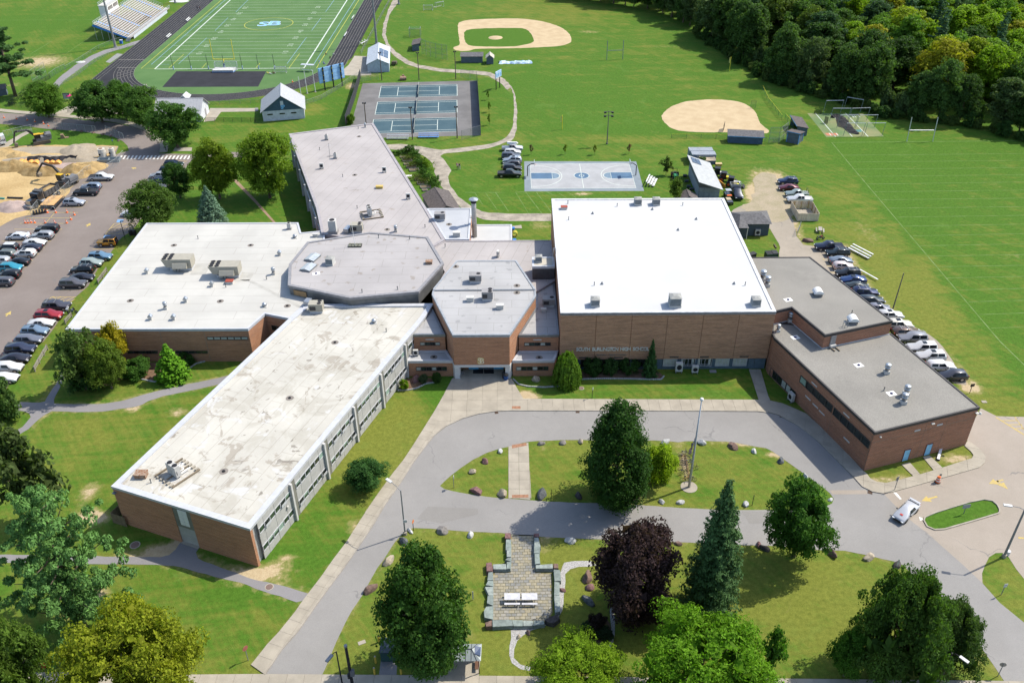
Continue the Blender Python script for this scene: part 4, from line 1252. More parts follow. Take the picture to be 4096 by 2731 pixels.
# things on the roofs
ROOFS={'nw':6.7,'lw':6.75,'n':6.95,'o':8.6,'e':8.85,'g':11.45,'hu':9.85,'hl':7.25,'c':6.75,'b':6.95,'s':6.4,'p':9.4,'b2':4.0,'l':3.15}
def fans(m,pts,r,z,mi=0):
 for x,y in pts:
  m.lathe([(r,z-.02),(r,z+.03)],(x,y,0),14,mi)
def mk_rtu():
 t=TH('rooftop_unit','','rooftop unit')
 BX((0,0,.25),(4.0,1.9,.5)).o('curb',METW,t)
 b=M()
 b.prism([(-2.6,-1.25),(2.2,-1.25),(2.2,1.25),(-2.6,1.25)],.9,2.5,p1=[(-3.3,-1.25),(2.2,-1.25),(2.2,1.25),(-3.3,1.25)],bot=True)
 b.box((.4,0,.7),(3.4,2.0,.4))
 b.o('casing',BEIGE,t)
 b=M()
 b.prism([(-1.2,-2.1),(1.5,-2.1),(1.5,-1.26),(-1.2,-1.26)],.95,1.1,bot=True)
 b.prism([(-1.2,-2.1),(1.5,-2.1),(1.5,-1.26),(-1.2,-1.26)],1.1,1.9,p1=[(-1.2,-1.6),(1.5,-1.6),(1.5,-1.26),(-1.2,-1.26)])
 b.o('intake_hood',BEIGE,t)
 for i in RG(3):
  for j in(0,1):
   LA([(.42,2.49),(.42,2.55)],(-2.75+j*1.05,-.8+i*.8,0),14).o('fan',FAN,t)
 BX((-1.0,-1.4,.55),(.6,.5,.5)).box((-.3,-1.5,.4),(.3,.3,.5)).o('service_box',METG,t)
 return t
def mk_small(cas,w=2.2,d=1.5,h=1.2,nf=1):
 t=TH('rooftop_unit','','rooftop unit')
 BX((0,0,.2),(w*.9,d*.9,.4)).o('curb',METW,t)
 BX((0,0,.42+h/2),(w,d,h)).o('casing',cas,t)
 BX((-w*.2,-d/2-.04,.42+h*.45),(w*.42,.08,h*.5)).o('louvre',METD,t)
 for i in RG(nf):
  LA([(.36,h+.41),(.36,h+.47)],(w*.26,(i-(nf-1)/2)*.8+d*.05,0),14).o('fan',FAN,t)
 return t
def mk_cond(w=.95,d=.42,h=1.1,leg=.25):
 t=TH('condenser_unit','','condenser')
 BX((0,0,leg+h/2),(w,d,h)).o('casing',UNITW,t)
 b=M()
 b.tube((0,-d/2-.02,leg+h*.5),(0,-d/2+.01,leg+h*.5),.34,n=14)
 b.o('fan_grille',FAN,t)
 b=M()
 for x in(-w*.4,w*.4):
  b.box((x,0,leg/2),(.08,d*1.6,.07)).box((x,d*.3,leg/2),(.06,.06,leg)).box((x,-d*.3,leg/2),(.06,.06,leg))
 b.o('stand',METG,t)
 return t
def mk_louver():
 t=TH('louvred_vent','','roof vent')
 BX((0,0,.15),(1.55,1.55,.3)).o('curb',UNITW,t)
 BX((0,0,.85),(1.35,1.35,1.1)).o('casing',mat('louvre_dark',(.10,.105,.105),.7),t)
 for i in RG(5):
  PR([(-.78,-.78),(.78,-.78),(.78,.78),(-.78,.78)],.36+i*.2,.46+i*.2,p1=[(-.68,-.68),(.68,-.68),(.68,.68),(-.68,.68)],bot=True).o('slat',mat('louvre_grey',(.255,.255,.245),.6),t)
 PR([(-.8,-.8),(.8,-.8),(.8,.8),(-.8,.8)],1.38,1.58,p1=[(-.3,-.3),(.3,-.3),(.3,.3),(-.3,.3)],bot=True).o('cap',mat('louvre_cap',(.235,.235,.22),.7),t)
 return t
def mk_hood():
 t=TH('hooded_vent','','roof vent')
 BX((0,0,.2),(.55,.55,.4)).o('curb',UNITW,t)
 PR([(-.36,-.36),(.36,-.36),(.36,.36),(-.36,.36)],.5,.72,bot=True).prism([(-.36,-.36),(.36,-.36),(.36,.36),(-.36,.36)],.72,1.0,p1=[(-.12,-.3),(.12,-.3),(.12,.3),(-.12,.3)]).o('hood',GALV,t)
 return t
def mk_stack():
 t=TH('stack_vent','','roof vent')
 BX((0,0,.22),(.62,.62,.44)).o('curb',UNITW,t)
 LA([(.27,.44),(.27,.85),(.36,.86),(.36,.98),(.28,1.0),(.28,1.1),(.36,1.12),(.36,1.32),(.3,1.4)],n=14).o('cowl',GALV,t,True)
 return t
def mk_dome():
 t=TH('domed_vent','','roof vent')
 LA([(.34,0),(.34,.3),(.42,.32),(.42,.52),(.3,.68),(.1,.76)],n=14).o('cowl',GALV,t,True)
 BX((0,0,.04),(1.0,1.0,.08)).o('curb',UNITW,t)
 return t
def mk_curved():
 t=TH('curved_hood_vent','','roof vent')
 BX((0,0,.2),(1.3,1.3,.4)).o('curb',METG,t)
 v,f=[],[]
 k=8
 for y in(-.8,.8):
  v+=[(-.85+1.7*i/k,y,.55+.62*sin(PI*i/k)**.7)for i in RG(k+1)]
 f=[(i,i+1,k+2+i,k+1+i)for i in RG(k)]+[tuple(RG(k,-1,-1)),tuple(RG(k+1,2*k+2)),(0,k+1,2*k+1,k)]
 M().add(v,f).o('hood',WHITEP,t,False)
 return t
def mk_pipe():
 t=TH('vent_pipe','','vent pipe')
 LA([(.12,0),(.075,.12),(.075,.62)],n=8).o('pipe',METG,t)
 LA([(.09,.55),(.09,.68)],n=8).o('cap',METD,t)
 return t
def mk_cone():
 t=TH('vent_cone','','vent pipe')
 LA([(.3,0),(.16,.25),(.12,.36)],n=10).o('boot',METG,t)
 LA([(.1,.34),(.1,.42)],n=8).o('cap',METD,t)
 return t
def mk_drain(white):
 t=TH('roof_drain','','roof drain')
 if white:
  BX((0,0,.012),(1.35,1.05,.02),.3).o('flashing',WHITEP,t)
 else:
  LA([(.62,.005),(.6,.012)],n=14).o('flashing',mat('drain_stain',(.17,.15,.13)),t)
 LA([(.24,.02),(.2,.14),(.1,.2)],n=12).o('strainer',FAN if not white else mat('strainer_blue',(.03,.035,.10)),t)
 return t
def mk_box(w,d,h,m,nm='curb_box',capm=None):
 t=TH(nm,'','roof box')
 BX((0,0,h/2),(w,d,h)).o('body',m,t)
 BX((0,0,h+.05),(w+.12,d+.12,.1)).o('lid',capm or m,t)
 return t
def mk_vrf():
 t=TH('twin_condenser','','condenser')
 for i in(0,1):
  BX((0,-.52+i*1.06,1.15),(.78,1.0,1.75)).o('cabinet',UNITW,t)
  LA([(.36,2.02),(.36,2.07)],(0,-.52+i*1.06,0),14).o('fan',FAN,t)
  BX((-.2,-1.04+0,1.0),(.05,.04,.6)).o('coil',METD,t)if i==0 else None
 f=M()
 for y in(-1.9,1.9):
  f.box((.4,y,.16),(4.4,.18,.18))
 f.box((.4,0,.16),(4.2,.16,.16))
 f.o('timber',mat('timber_weathered',(.16,.125,.085),.9),t)
 f=M()
 for x in(-1.6,2.4):
  for k in RG(5):
   f.box((x,-1.5+k*.72,.14),(.5,.3,.26))
 f.o('block',CONC,t)
 f=M()
 f.pipe([(.45,-.4,.5),(1.2,-.4,.5),(1.2,.8,.5),(2.0,.8,.3)],.07).pipe([(.45,.3,.6),(1.6,.3,.6),(1.6,1.2,.4)],.06).pipe([(.45,-.8,.45),(1.9,-.8,.45)],.08)
 f.o('pipework',WHITEP,t)
 return t
def mk_tall(m=UNITW):
 t=TH('tall_exhaust_unit','','rooftop unit')
 BX((0,0,.25),(1.5,1.35,.5)).o('curb',UNITG,t)
 BX((0,0,1.4),(1.2,1.1,1.8)).o('casing',m,t)
 LA([(.42,2.29),(.42,2.36)],n=14).o('fan',FAN,t)
 return t
def mk_sky():
 t=TH('skylight','','skylight')
 BX((0,0,.14),(2.1,2.7,.28)).o('curb',METG,t)
 PR([(-1.0,-1.3),(1.0,-1.3),(1.0,1.3),(-1.0,1.3)],.28,.55,p1=[(-.05,-1.3),(.05,-1.3),(.05,1.3),(-.05,1.3)]).o('glazing',mat('skylight_glazing',(.34,.37,.385),.25,.1,.5),t)
 BX((0,0,.58),(.09,2.7,.07)).o('ridge',METW,t)
 return t
MK={'rtu':mk_rtu,'sg':lambda:mk_small(UNITG),'sb':lambda:mk_small(BEIGE,2.4,1.6,1.4,2),'sg2':lambda:mk_small(UNITG,1.9,1.5,1.4,2),'cond':mk_cond,'louv':mk_louver,'hood':mk_hood,'stack':mk_stack,'dome':mk_dome,'curv':mk_curved,'pipe':mk_pipe,'cone':mk_cone,'dr':lambda:mk_drain(False),'drw':lambda:mk_drain(True),'red':lambda:mk_box(1.3,.9,.5,UNITW,'roof_hatch',REDH),'bw':lambda:mk_box(1.0,.6,.6,UNITW),'br':lambda:mk_box(1.5,1.1,.6,RUST,'rusty_box'),'vrf':mk_vrf,'tall':mk_tall,'sky':mk_sky,'yel':lambda:mk_box(1.5,.8,.45,mat('cover_yellow',(.42,.30,.09)),'yellow_cover')}
PROTO,PROTO_USED={},set()
def place(kind,label,loc,rz=.0,group=None,scale=None):
 if kind not in PROTO:
  o=PROTO[kind]=MK[kind]()
  kids(o)
  o['label']=label
  if group:
   o['group']=group
  o.location=loc if len(loc)==3 else(loc[0],loc[1],0)
  o.rotation_euler=(0,0,rz)
  if scale is not None:
   o.scale=(scale,)*3 if not II(scale,(tuple,list))else scale
  return o
 return dup(PROTO[kind],label,loc,rz,group,scale)
def OR_(kind,r,t,x,y,label,rz=.0,group=None,scale=None):
 z=ROOFS[r]+.003
 return place(kind,label,(*G(t,x,y,z),z),rz,group,scale)
GRP='vents and units on the school roofs'
for a in(
('rtu','nw',4,1680,895,'beige rooftop unit with six black fans, left of the pair on the white low wing'),
('rtu','nw',4,2108,960,'beige rooftop unit with six black fans, beside the orange hatch on the white low wing'),
('hood','nw',4,1350,940,'small hooded vent left of the big beige units on the white low wing'),
('hood','nw',4,1948,1060,'small hooded vent just below the right beige unit on the low wing'),
('hood','nw',4,1707,1203,'small hooded vent alone between the beige unit and the stack vent'),
('hood','nw',4,1385,1365,'left of two hooded vents near the front edge of the white low wing'),
('hood','nw',4,1597,1365,'right of two hooded vents near the front edge of the white low wing'),
('stack','nw',4,1523,1268,'round white stack vent near the front edge of the white low wing'),
('stack','nw',5,163,950,'round white stack vent on the low wing beside the octagonal hall'),
('dome','nw',5,80,1245,'silver domed vent on the low wing near the brick notch'),
('dome','nw',5,358,615,'silver domed vent at the back of the low wing near the octagonal hall'),
('hood','nw',5,217,775,'hooded silver vent on the low wing behind the octagonal hall corner'),
('tall','nw',5,308,535,'grey condenser with a top fan at the back corner of the low wing',0,.6),
('red','nw',4,2112,1032,'orange red roof hatch beside the right beige unit on the low wing'),
('bw','nw',5,548,605,'low grey curb box on the small white link roof behind the low wing'),
('sb','lw',5,560,1290,'beige rooftop unit with two fans joined to a silver duct by the octagonal hall'),
('dome','lw',5,1085,1395,'silver turbine vent on the classroom wing roof near the octagonal hall'),
('vrf','lw',8,1610,1225,'twin white condensers on a timber frame at the end of the classroom wing',.93),
('br','lw',8,1302,1235,'rusty low box beside the twin condensers on the classroom wing'),
('tall','n',1,650,1285,'tall white exhaust unit nearest the far end of the pinkish grey wing'),
('tall','n',1,730,1455,'second tall white exhaust unit on the pinkish grey wing beside a weather mast'),
('stack','n',1,1005,1170,'small round vent at the far corner of the pinkish grey wing',0,.8),
('cond','n',5,1180,15,'white condenser standing near the right edge halfway along the pinkish grey wing'),
('cond','n',5,1400,260,'white condenser near the right edge of the pinkish grey wing by the boiler block'),
('cond','n',1,605,1550,'grey condenser near the left edge of the pinkish grey wing'),
('vrf','n',5,1045,410,'twin white condensers on a dark timber frame on the pinkish grey wing',.3),
('tall','n',5,712,570,'tall white unit where the pinkish grey wing meets the octagonal hall',0,1.25),
('sb','n',5,930,560,'beige unit with silver ducts on the pinkish grey wing behind the octagonal hall'),
('stack','n',5,1285,560,'white round stack vent on the pinkish grey wing right behind the octagonal hall'),
('yel','n',5,1135,160,'yellow covered box in the middle of the pinkish grey roof'),
('sky','o',5,520,805,'farther of two ridged skylights on the octagonal roof',-.35),
('sky','o',5,483,895,'nearer of two ridged skylights on the octagonal roof',-.35),
('drw','o',5,552,945,'white square roof drain beside the skylights on the octagonal roof'),
('louv','o',5,685,855,'grey louvred vent beside the skylights on the octagonal roof',-.2,.95),
('br','o',5,1590,850,'rusty topped box at the right side of the octagonal roof',0,.8),
('sg','b',5,1690,450,'grey rooftop unit with one fan on the white boiler block'),
('bw','b',5,1843,600,'grey curb box near the flue on the white boiler block',0,1.4),
('cond','c',5,2222,790,'white condenser on the flat link roof before the gymnasium',1.4),
('sg','e',5,2015,1018,'grey rooftop unit on the rear half of the entrance block roof'),
('sg2','e',5,2125,1180,'grey rooftop unit with two fans on the front half of the entrance roof'),
('bw','e',5,1967,1195,'small pale box left of the twin fan unit on the entrance roof',0,1.2),
('bw','e',5,2240,1265,'small pale box right of the twin fan unit on the entrance roof',0,1.2),
('sg','s',6,335,1235,'grey rooftop unit in the shade between entrance block and gymnasium'),
('bw','s',6,290,1290,'white hooded box in front of the shaded unit beside the gymnasium',0,.9),
('louv','p',6,245,830,'louvred vent on the white roof of the small penthouse',0,.8),
('cond','l',9,1468,130,'beige condenser on the lower roof left of the entrance',0,.9),
('louv','g',6,1155,308,'left of two louvred vents on the back edge of the gym roof'),
('louv','g',6,1323,308,'right of two louvred vents on the back edge of the gym roof'),
('louv','g',6,763,1232,'leftmost of three louvred vents on the front edge of the gym roof'),
('louv','g',6,1493,1232,'middle of three louvred vents on the front edge of the gym roof',0,1.25),
('louv','g',6,2235,1230,'rightmost of three louvred vents on the front edge of the gym roof'),
('red','g',6,478,350,'red topped hatch at the far left corner of the white gym roof',0,.95),
('curv','hu',7,455,1140,'white curved hood vent in the middle of the upper gravel roof'),
('curv','hu',7,775,1392,'white curved hood vent near the front edge of the upper gravel roof'),
('stack','hl',7,90,1475,'round stack vent on the lower gravel roof beside the gymnasium wall'),
('stack','hl',7,200,1385,'tall grey stack in the corner of the lower gravel roof',0,1.35),
('stack','hl',11,1085,290,'farthest of three silver stack vents on the lower gravel roof',0,1.25),
('stack','hl',11,1262,492,'middle of three silver stack vents on the lower gravel roof',0,1.3),
('stack','hl',11,1240,566,'nearest of three silver stack vents on the lower gravel roof',0,1.3),
('stack','hu',6,2298,1010,'silver stack vent at the left edge of the upper gravel roof',0,1.5),
('stack','hu',6,2340,1060,'second silver stack vent against the gym wall on the upper gravel roof',0,1.4),
):
 OR_(a[0],a[1],a[2],a[3],a[4],a[5],a[6]if len(a)>6 else .0,GRP,a[7]if len(a)>7 else None)
for r,k,lab,pts in(
('g','pipe','thin dark vent pipe on the white gymnasium roof',((6,513,303),(6,965,328),(6,1567,320),(6,520,452),(6,755,1052),(6,2140,1052))),
('g','cone','small grey vent cone on the white gymnasium roof',((6,740,396),(6,1288,358),(6,1691,448),(6,1524,547),(6,826,1041),(6,2038,1040))),
('nw','dr','dark round roof drain in the white roof of the low wing',((4,1597,685),(4,2302,685),(4,1197,1193),(4,2023,1198),(5,288,1241))),
('nw','pipe','thin vent pipe on the white roof of the low wing',((4,1820,625),(4,2075,1070),(5,98,998))),
('lw','dr','dark roof drain in the stained roof of the classroom wing',((8,2055,1190),(9,310,518),(9,725,8))),
('lw','pipe','thin vent pipe on the stained roof of the classroom wing',((8,1388,1296),(5,1197,1478))),
('n','pipe','thin vent pipe on the pinkish grey wing',((1,940,1185),(1,585,1378),(5,797,58),(5,930,345),(5,1553,520),(5,1737,698))),
('n','dr','roof drain in the pinkish grey wing',((5,907,40),(5,1205,540),(1,947,1255))),
('o','pipe','thin vent pipe on the octagonal roof',((5,1300,1092),(5,1412,630),(5,1126,618),(5,975,1118))),
('hl','drw','white square drain with a blue strainer on the lower gravel roof',((11,833,217),(11,1133,477),(7,250,1530))),
('hu','drw','white square drain with a blue strainer on the upper gravel roof',((7,185,1185),)),
('hu','pipe','pale vent pipe near the curved hood on the upper gravel roof',((7,768,1312),)),
('hl','pipe','thin pale vent pipe on the lower gravel roof',((11,1063,450),)),
('e','dr','dark roof drain on the grey entrance roof',((5,1835,880),(6,45,1055),(6,45,1120))),
('b','dr','dark drain on the white boiler block roof',((5,1773,493),)),
('l','dr','dark drain on the low roof beside the entrance',((9,1633,142),(10,250,147))),
):
 for t,x,y in pts:
  OR_(k,r,t,x,y,lab,0,lab.replace(' on ','s on ',1)if len(pts)>1 else None)
for lab,r,pl_ in(('silver sheet metal duct running from the beige unit into the octagonal hall','lw',((5,640,1180,3.6,1.0,1.1,1.0),(5,480,1230,1.0,1.4,1.0,.0))),('silver bent duct from the beige unit down behind the octagonal hall','n',((5,845,560,1.0,2.0,.7,.6),(5,950,555,1.3,1.6,1.0,.5)))):
 t=TH('air_duct',lab,'duct')
 for(tt,x,y,w_,d_,h_,zz)in pl_:
  c=G(tt,x,y,ROOFS[r])
  BX((c[0],c[1],ROOFS[r]+zz*.5+h_/2),(w_,d_,h_),-.3).o('duct',GALV,t)
c=G(5,910,690,8.6)
t=TH('antenna_mast','thin white antenna mast on a black ballast tray on the octagonal roof','antenna',(*c,8.6))
BX((0,0,.06),(2.6,1.4,.12)).o('tray',FAN,t)
q=M()
for i in RG(4):
 for j in RG(3):
  q.box((-1.0+i*.65,-.45+j*.45,.2),(.5,.3,.16))
q.o('ballast_block',mat('ballast',(.16,.16,.12)),t)
TU((0,0,.1),(-.2,.1,5.0),.05,.03).o('mast',WHITEP,t)
c=G(1,680,1440,6.95)
t=TH('weather_mast','thin weather mast with cups beside the second tall exhaust unit','weather mast',(*c,6.95))
TU((0,0,0),(0,0,3.4),.05,.03).beam((-.7,0,.1),(.7,.4,.1),.06).beam((0,-.6,.1),(0,.6,.1),.06).o('mast',METG,t)
q=M()
for i in RG(3):
 a=i*2.1
 q.beam((0,0,2.9),(.4*cos(a),.4*sin(a),2.9),.03).lathe([(.02,-.06),(.09,0),(.02,.06)],(.4*cos(a),.4*sin(a),2.9),6)
q.o('cup',METW,t)
def ladder(label,x,y,z0,z1,rz=.0,w=.5):
 t=TH('ladder',label,'ladder',(x,y,0),rz)
 q=M()
 for s in(-w/2,w/2):
  q.tube((s,0,z0),(s,0,z1+1.0),.05,n=6).pipe([(s,0,z1+1.0),(s,.5,z1+1.0),(s,.5,z1)],.045,5)
 q.o('rail',GALV,t)
 q=M()
 z=z0+.3
 while z<z1:
  q.tube((-w/2,0,z),(w/2,0,z),.03,n=5)
  z+=.33
 q.o('rung',GALV,t)
c=G(7,683,1560,7.25)
ladder('steel ladder up the front wall of the upper gravel roofed block',c[0],c[1]-.12,7.3,9.85,.32)
ladder('steel ladder from the penthouse roof up to the gymnasium roof',7.6,141.5,9.4,11.45,-PI/2)
c=G(11,595,60,7.25)
t=TH('skid_mounted_unit','grey tilted unit on timber skids against the upper brick block','rooftop unit',(*c,7.25),.35)
BX((-.35,0,.1),(.14,1.9,.18)).box((.45,-.2,.1),(.14,1.9,.18)).o('skid',mat('timber_weathered',(.16,.125,.085)),t)
BX((0,.2,.38),(1.1,.6,.4)).o('frame',UNITW,t)
BX((0,.5,1.35),(1.0,.45,1.6)).o('casing',UNITG,t)
for i,(t_,x,y,lab,rz,sc)in EN(((10,1528,285,'taller white condenser on a stand below the gymnasium windows',0,1.25),(10,1676,290,'shorter white condenser with a round grille below the gymnasium windows',0,1.15),(11,205,548,'white condenser on a stand beside the west wall of the right block',-1.25,1.25))):
 place('cond',lab,G(t_,x,y),rz,'condensers beside the school walls',(sc,sc,sc*(1.25 if i==0 else 1)))
BX((0,0,.05),(1.1,.7,.1)).o('equipment_pad',UNITG,None,label='pale flat pad on the shaded grass right of the condensers',cat='pad').location=(*G(10,1845,275),0)
c=Wall((-55.0,86.2),(-52.6,85.3))
t=TH('timber_enclosure','small timber board enclosure at the left corner of the brick end wall','enclosure')
bd=BX((.14,0,.9),(.26,.05,1.8)).mesh('board',mat('timber_board',(.15,.115,.07),.9,0,.2,.2,2,rnd=.12))
for k in RG(8):
 link('board',bd,t,c.p(k*.3,0,0),c.rz)
for k in RG(7):
 link('board',bd,t,c.p(-.02,0,-k*.3-.05),c.rz+PI/2)
 # ------------------------------------------------------------------ vehicles
PAINT={}
def paint(c,metal=.25,rough=.32):
 k=tuple(c)
 if k not in PAINT:
  n=N('car_paint')
  n.b.inputs['Coat Weight'].default_value=.35
  n.b.inputs['Coat Roughness'].default_value=.08
  PAINT[k]=n.fin(k,rough,metal,.5)
 return PAINT[k]
CARGL=GM_('car_glass',(.016,.02,.024),.08,.28)
TYRE=mat('tyre',(.018,.018,.019),.85)
RIM=mat('rim_metal',(.33,.33,.34),.35,.7,.5)
RIMD=mat('rim_dark',(.05,.05,.05),.4,.5)
HLAMP=mat('headlamp',(.55,.57,.58),.15,.1,.6)
TLAMP=mat('tail_lamp',(.22,.012,.012),.3,0,.5)
PLAST=mat('black_plastic',(.022,.022,.023),.6)
RAIL=mat('roof_rail',(.30,.30,.31),.4,.5)
TYPES={
'sedan':((-2.36,.78,.72,.74,.66),(-2.28,.86,.94,.97,.74),(-1.62,.9,1.0,1.03,.75),(-.72,.91,1.0,1.41,.58),(.38,.91,.97,1.43,.6),(1.2,.91,.95,.98,.74),(2.05,.87,.8,.83,.7),(2.36,.76,.6,.63,.6)),
'suv':((-2.34,.84,.85,.88,.72),(-2.28,.9,1.08,1.12,.76),(-1.92,.93,1.08,1.62,.67),(.3,.94,1.05,1.68,.67),(1.08,.94,1.04,1.08,.78),(2.02,.9,.95,.98,.74),(2.36,.8,.7,.73,.64)),
'bigsuv':((-2.52,.86,.9,.93,.76),(-2.48,.94,1.12,1.18,.8),(-2.2,.97,1.12,1.74,.74),(.35,.97,1.1,1.78,.74),(1.05,.97,1.1,1.14,.82),(2.2,.95,1.04,1.07,.8),(2.5,.88,.8,.83,.74)),
'hatch':((-2.02,.8,.8,.83,.7),(-1.95,.86,1.02,1.06,.74),(-1.5,.89,1.02,1.5,.6),(.2,.89,.98,1.54,.62),(1.05,.88,.95,.98,.74),(1.8,.84,.82,.85,.68),(2.06,.74,.64,.67,.58)),
'wagon':((-2.4,.82,.8,.83,.7),(-2.32,.88,1.0,1.05,.75),(-1.8,.91,1.0,1.5,.63),(.3,.91,.98,1.54,.63),(1.15,.91,.96,.99,.76),(2.05,.88,.84,.87,.72),(2.4,.78,.64,.67,.62)),
'pickup':((-2.9,.92,1.0,1.03,.86),(-2.86,.96,1.1,1.12,.88),(-.95,.97,1.12,1.14,.88),(-.8,.97,1.15,1.82,.72),(.55,.97,1.15,1.86,.72),(1.3,.97,1.14,1.18,.84),(2.6,.95,1.06,1.1,.84),(2.9,.9,.8,.84,.78)),
'jeep':((-2.1,.8,.95,.98,.74),(-2.08,.82,1.12,1.16,.76),(-2.0,.83,1.14,1.84,.74),(.3,.83,1.14,1.84,.74),(.62,.83,1.12,1.16,.76),(1.9,.7,1.1,1.14,.6),(2.0,.68,.7,.72,.6)),
}
CM={}
def car_parts(typ):
 if typ in CM:
  return CM[typ]
 S=TYPES[typ]
 rings=[]
 z0=.42 if typ in('pickup','jeep','bigsuv')else .26
 for i,(x,w,zb,zr,wr)in EN(S):
  zz=z0+(.12 if i in(0,len(S)-1)else 0)
  half=[(w*.94,zz),(w,zz+.25),(w*.99,zb-.07),(w*.955,zb),(wr,zr-.05),(wr*.86,zr),(0,zr+.02)]
  rings.append([(x,y,z)for y,z in half]+[(x,-y,z)for y,z in half[-2::-1]])
 n=len(rings[0])
 b=M()
 v=[p for r in rings for p in r]
 f=[(i*n+j,(i+1)*n+j,(i+1)*n+j+1,i*n+j+1)for i in RG(len(S)-1)for j in RG(n-1)]
 f+=[(i*n,i*n+n-1,(i+1)*n+n-1,(i+1)*n)for i in RG(len(S)-1)]
 f+=[tuple(RG(n)),tuple(RG((len(S)-1)*n,len(S)*n))[::-1]]
 f=[q[::-1]for q in f]
 b.add(v,f)
 body=b.mesh('body',paint((.3,.3,.3)))
 for p in body.polygons:
  p.use_smooth=abs(p.normal.z)>.2 or abs(p.normal.y)>.5
 def V(i,j):
  return V3(rings[i][j])
 def patch(quads,inset=.08,off=.012):
  g=M()
  for q in quads:
   c=sum(q,V3())/len(q)
   nn=(q[1]-q[0]).cross(q[2]-q[0])
   if nn.length<1e-6:
    nn=(q[2]-q[0]).cross(q[3]-q[0])
   nn.normalize()
   if nn.dot(c-V3((0,0,.9)))<0:
    nn=-nn
   w=[c+(p-c)*(1-inset)+nn*off for p in q]
   k=len(w)
   g.add(w+[p-nn*.02 for p in w],[tuple(RG(k)),tuple(RG(k,2*k))[::-1]]+[(a,(a+1)%k,k+(a+1)%k,k+a)for a in RG(k)])
  return g
 cab=[i for i,s in EN(S)if s[3]-s[2]>.25]
 ia,ib=cab[0],cab[-1]
 parts={}
 parts['windscreen']=patch([[V(ib,4),V(ib,8),V(ib+1,8),V(ib+1,4)]],.06,.02).mesh('windscreen',CARGL)
 parts['rear_window']=patch([[V(ia,4),V(ia,8),V(ia-1,8),V(ia-1,4)]],.12,.02).mesh('rear_window',CARGL)
 parts['side_window']=[]
 for sg in(3,8):
  lo,hi=(3,4)if sg==3 else(9,8)
  mid0=V(ia,lo).lerp(V(ib,lo),.52)
  mid1=V(ia,hi).lerp(V(ib,hi),.52)
  fr=V(ib,lo).lerp(V(ib+1,lo),.55)
  rr=V(ia,lo).lerp(V(ia-1,lo),.35 if typ in('sedan',)else .1)
  for q in([mid0,fr,V(ib,hi),mid1],[rr,mid0,mid1,V(ia,hi)]):
   parts['side_window'].append(patch([q],.085,.014).mesh('side_window',CARGL))
 wr_=.36 if typ in('sedan','hatch','wagon')else .40
 L0,L1=S[0][0],S[-1][0]
 ax=(L0+.95,L1-.92)
 ww=max(s[1]for s in S)
 ty=M()
 ty.tube((0,-.12,0),(0,.12,0),wr_,n=18)
 rim=TU((0,-.135,0),(0,.135,0),wr_*.62,n=14)
 parts['wheel']=(ty.mesh('wheel',TYRE),rim.mesh('rim',RIM),ax,ww-.1,wr_)
 parts['headlight']=[BX((L1-.12,sg*S[-1][1]*.82,S[-1][2]-.02),(.34,.34,.15)).mesh('headlight',HLAMP)for sg in(-1,1)]
 parts['tail_light']=[BX((L0+.05,sg*S[1][1]*.82,S[1][2]-.12),(.2,.26,.2 if typ!='sedan' else .14)).mesh('tail_light',TLAMP)for sg in(-1,1)]
 parts['grille']=BX((L1-.06,0,z0+.2),(.22,1.25,.24)).mesh('grille',PLAST)
 parts['bumper']=BX((L0+.05,0,z0+.12),(.2,1.5,.18)).mesh('bumper',PLAST)
 parts['mirror']=[BX((S[ib+1][0]-.35,sg*(ww+.08),S[ib][2]+.06),(.16,.2,.14)).mesh('mirror',PLAST)for sg in(-1,1)]
 zr=max(s[3]for s in S)
 wrr=S[ib][4]
 parts['roof_rail']=[BE((S[ia][0]+.2,sg*wrr*.93,zr+.05),(S[ib][0]-.15,sg*wrr*.93,zr+.05),.05).mesh('roof_rail',RAIL)for sg in(-1,1)]
 parts['crossbar']=[BE((x,-wrr,zr+.1),(x,wrr,zr+.1),.07,.05).mesh('crossbar',RAIL)for x in(S[ia][0]+.6,S[ib][0]-.35)]
 g=BX(((S[ib][0]*.75+S[ia][0]*.25),0,zr+.012),(.75,.85,.03))
 parts['sunroof']=g.mesh('sunroof',CARGL)
 g=PR([(S[ia][0]+.05,-wrr*.88),(S[ib][0]-.02,-wrr*.88),(S[ib][0]-.02,wrr*.88),(S[ia][0]+.05,wrr*.88)],zr-.03,zr+.035)
 parts['roof_panel']=g
 if typ=='pickup':
  parts['cover']=BX((-1.88,0,1.14),(1.8,1.66,.05)).mesh('bed_cover',PLAST)
  q=BX((-1.88,0,1.115),(1.78,1.5,.03))
  parts['bed']=q.mesh('open_bed',mat('bed_dark',(.012,.012,.013),.8))
 g=PR([(.5,-.5),(1.9,-.5),(1.9,.5),(.5,.5)],S[ib+1][3]-.1,S[ib+1][3]+.02)
 CM[typ]=(body,parts)
 return CM[typ]
CARS=[]
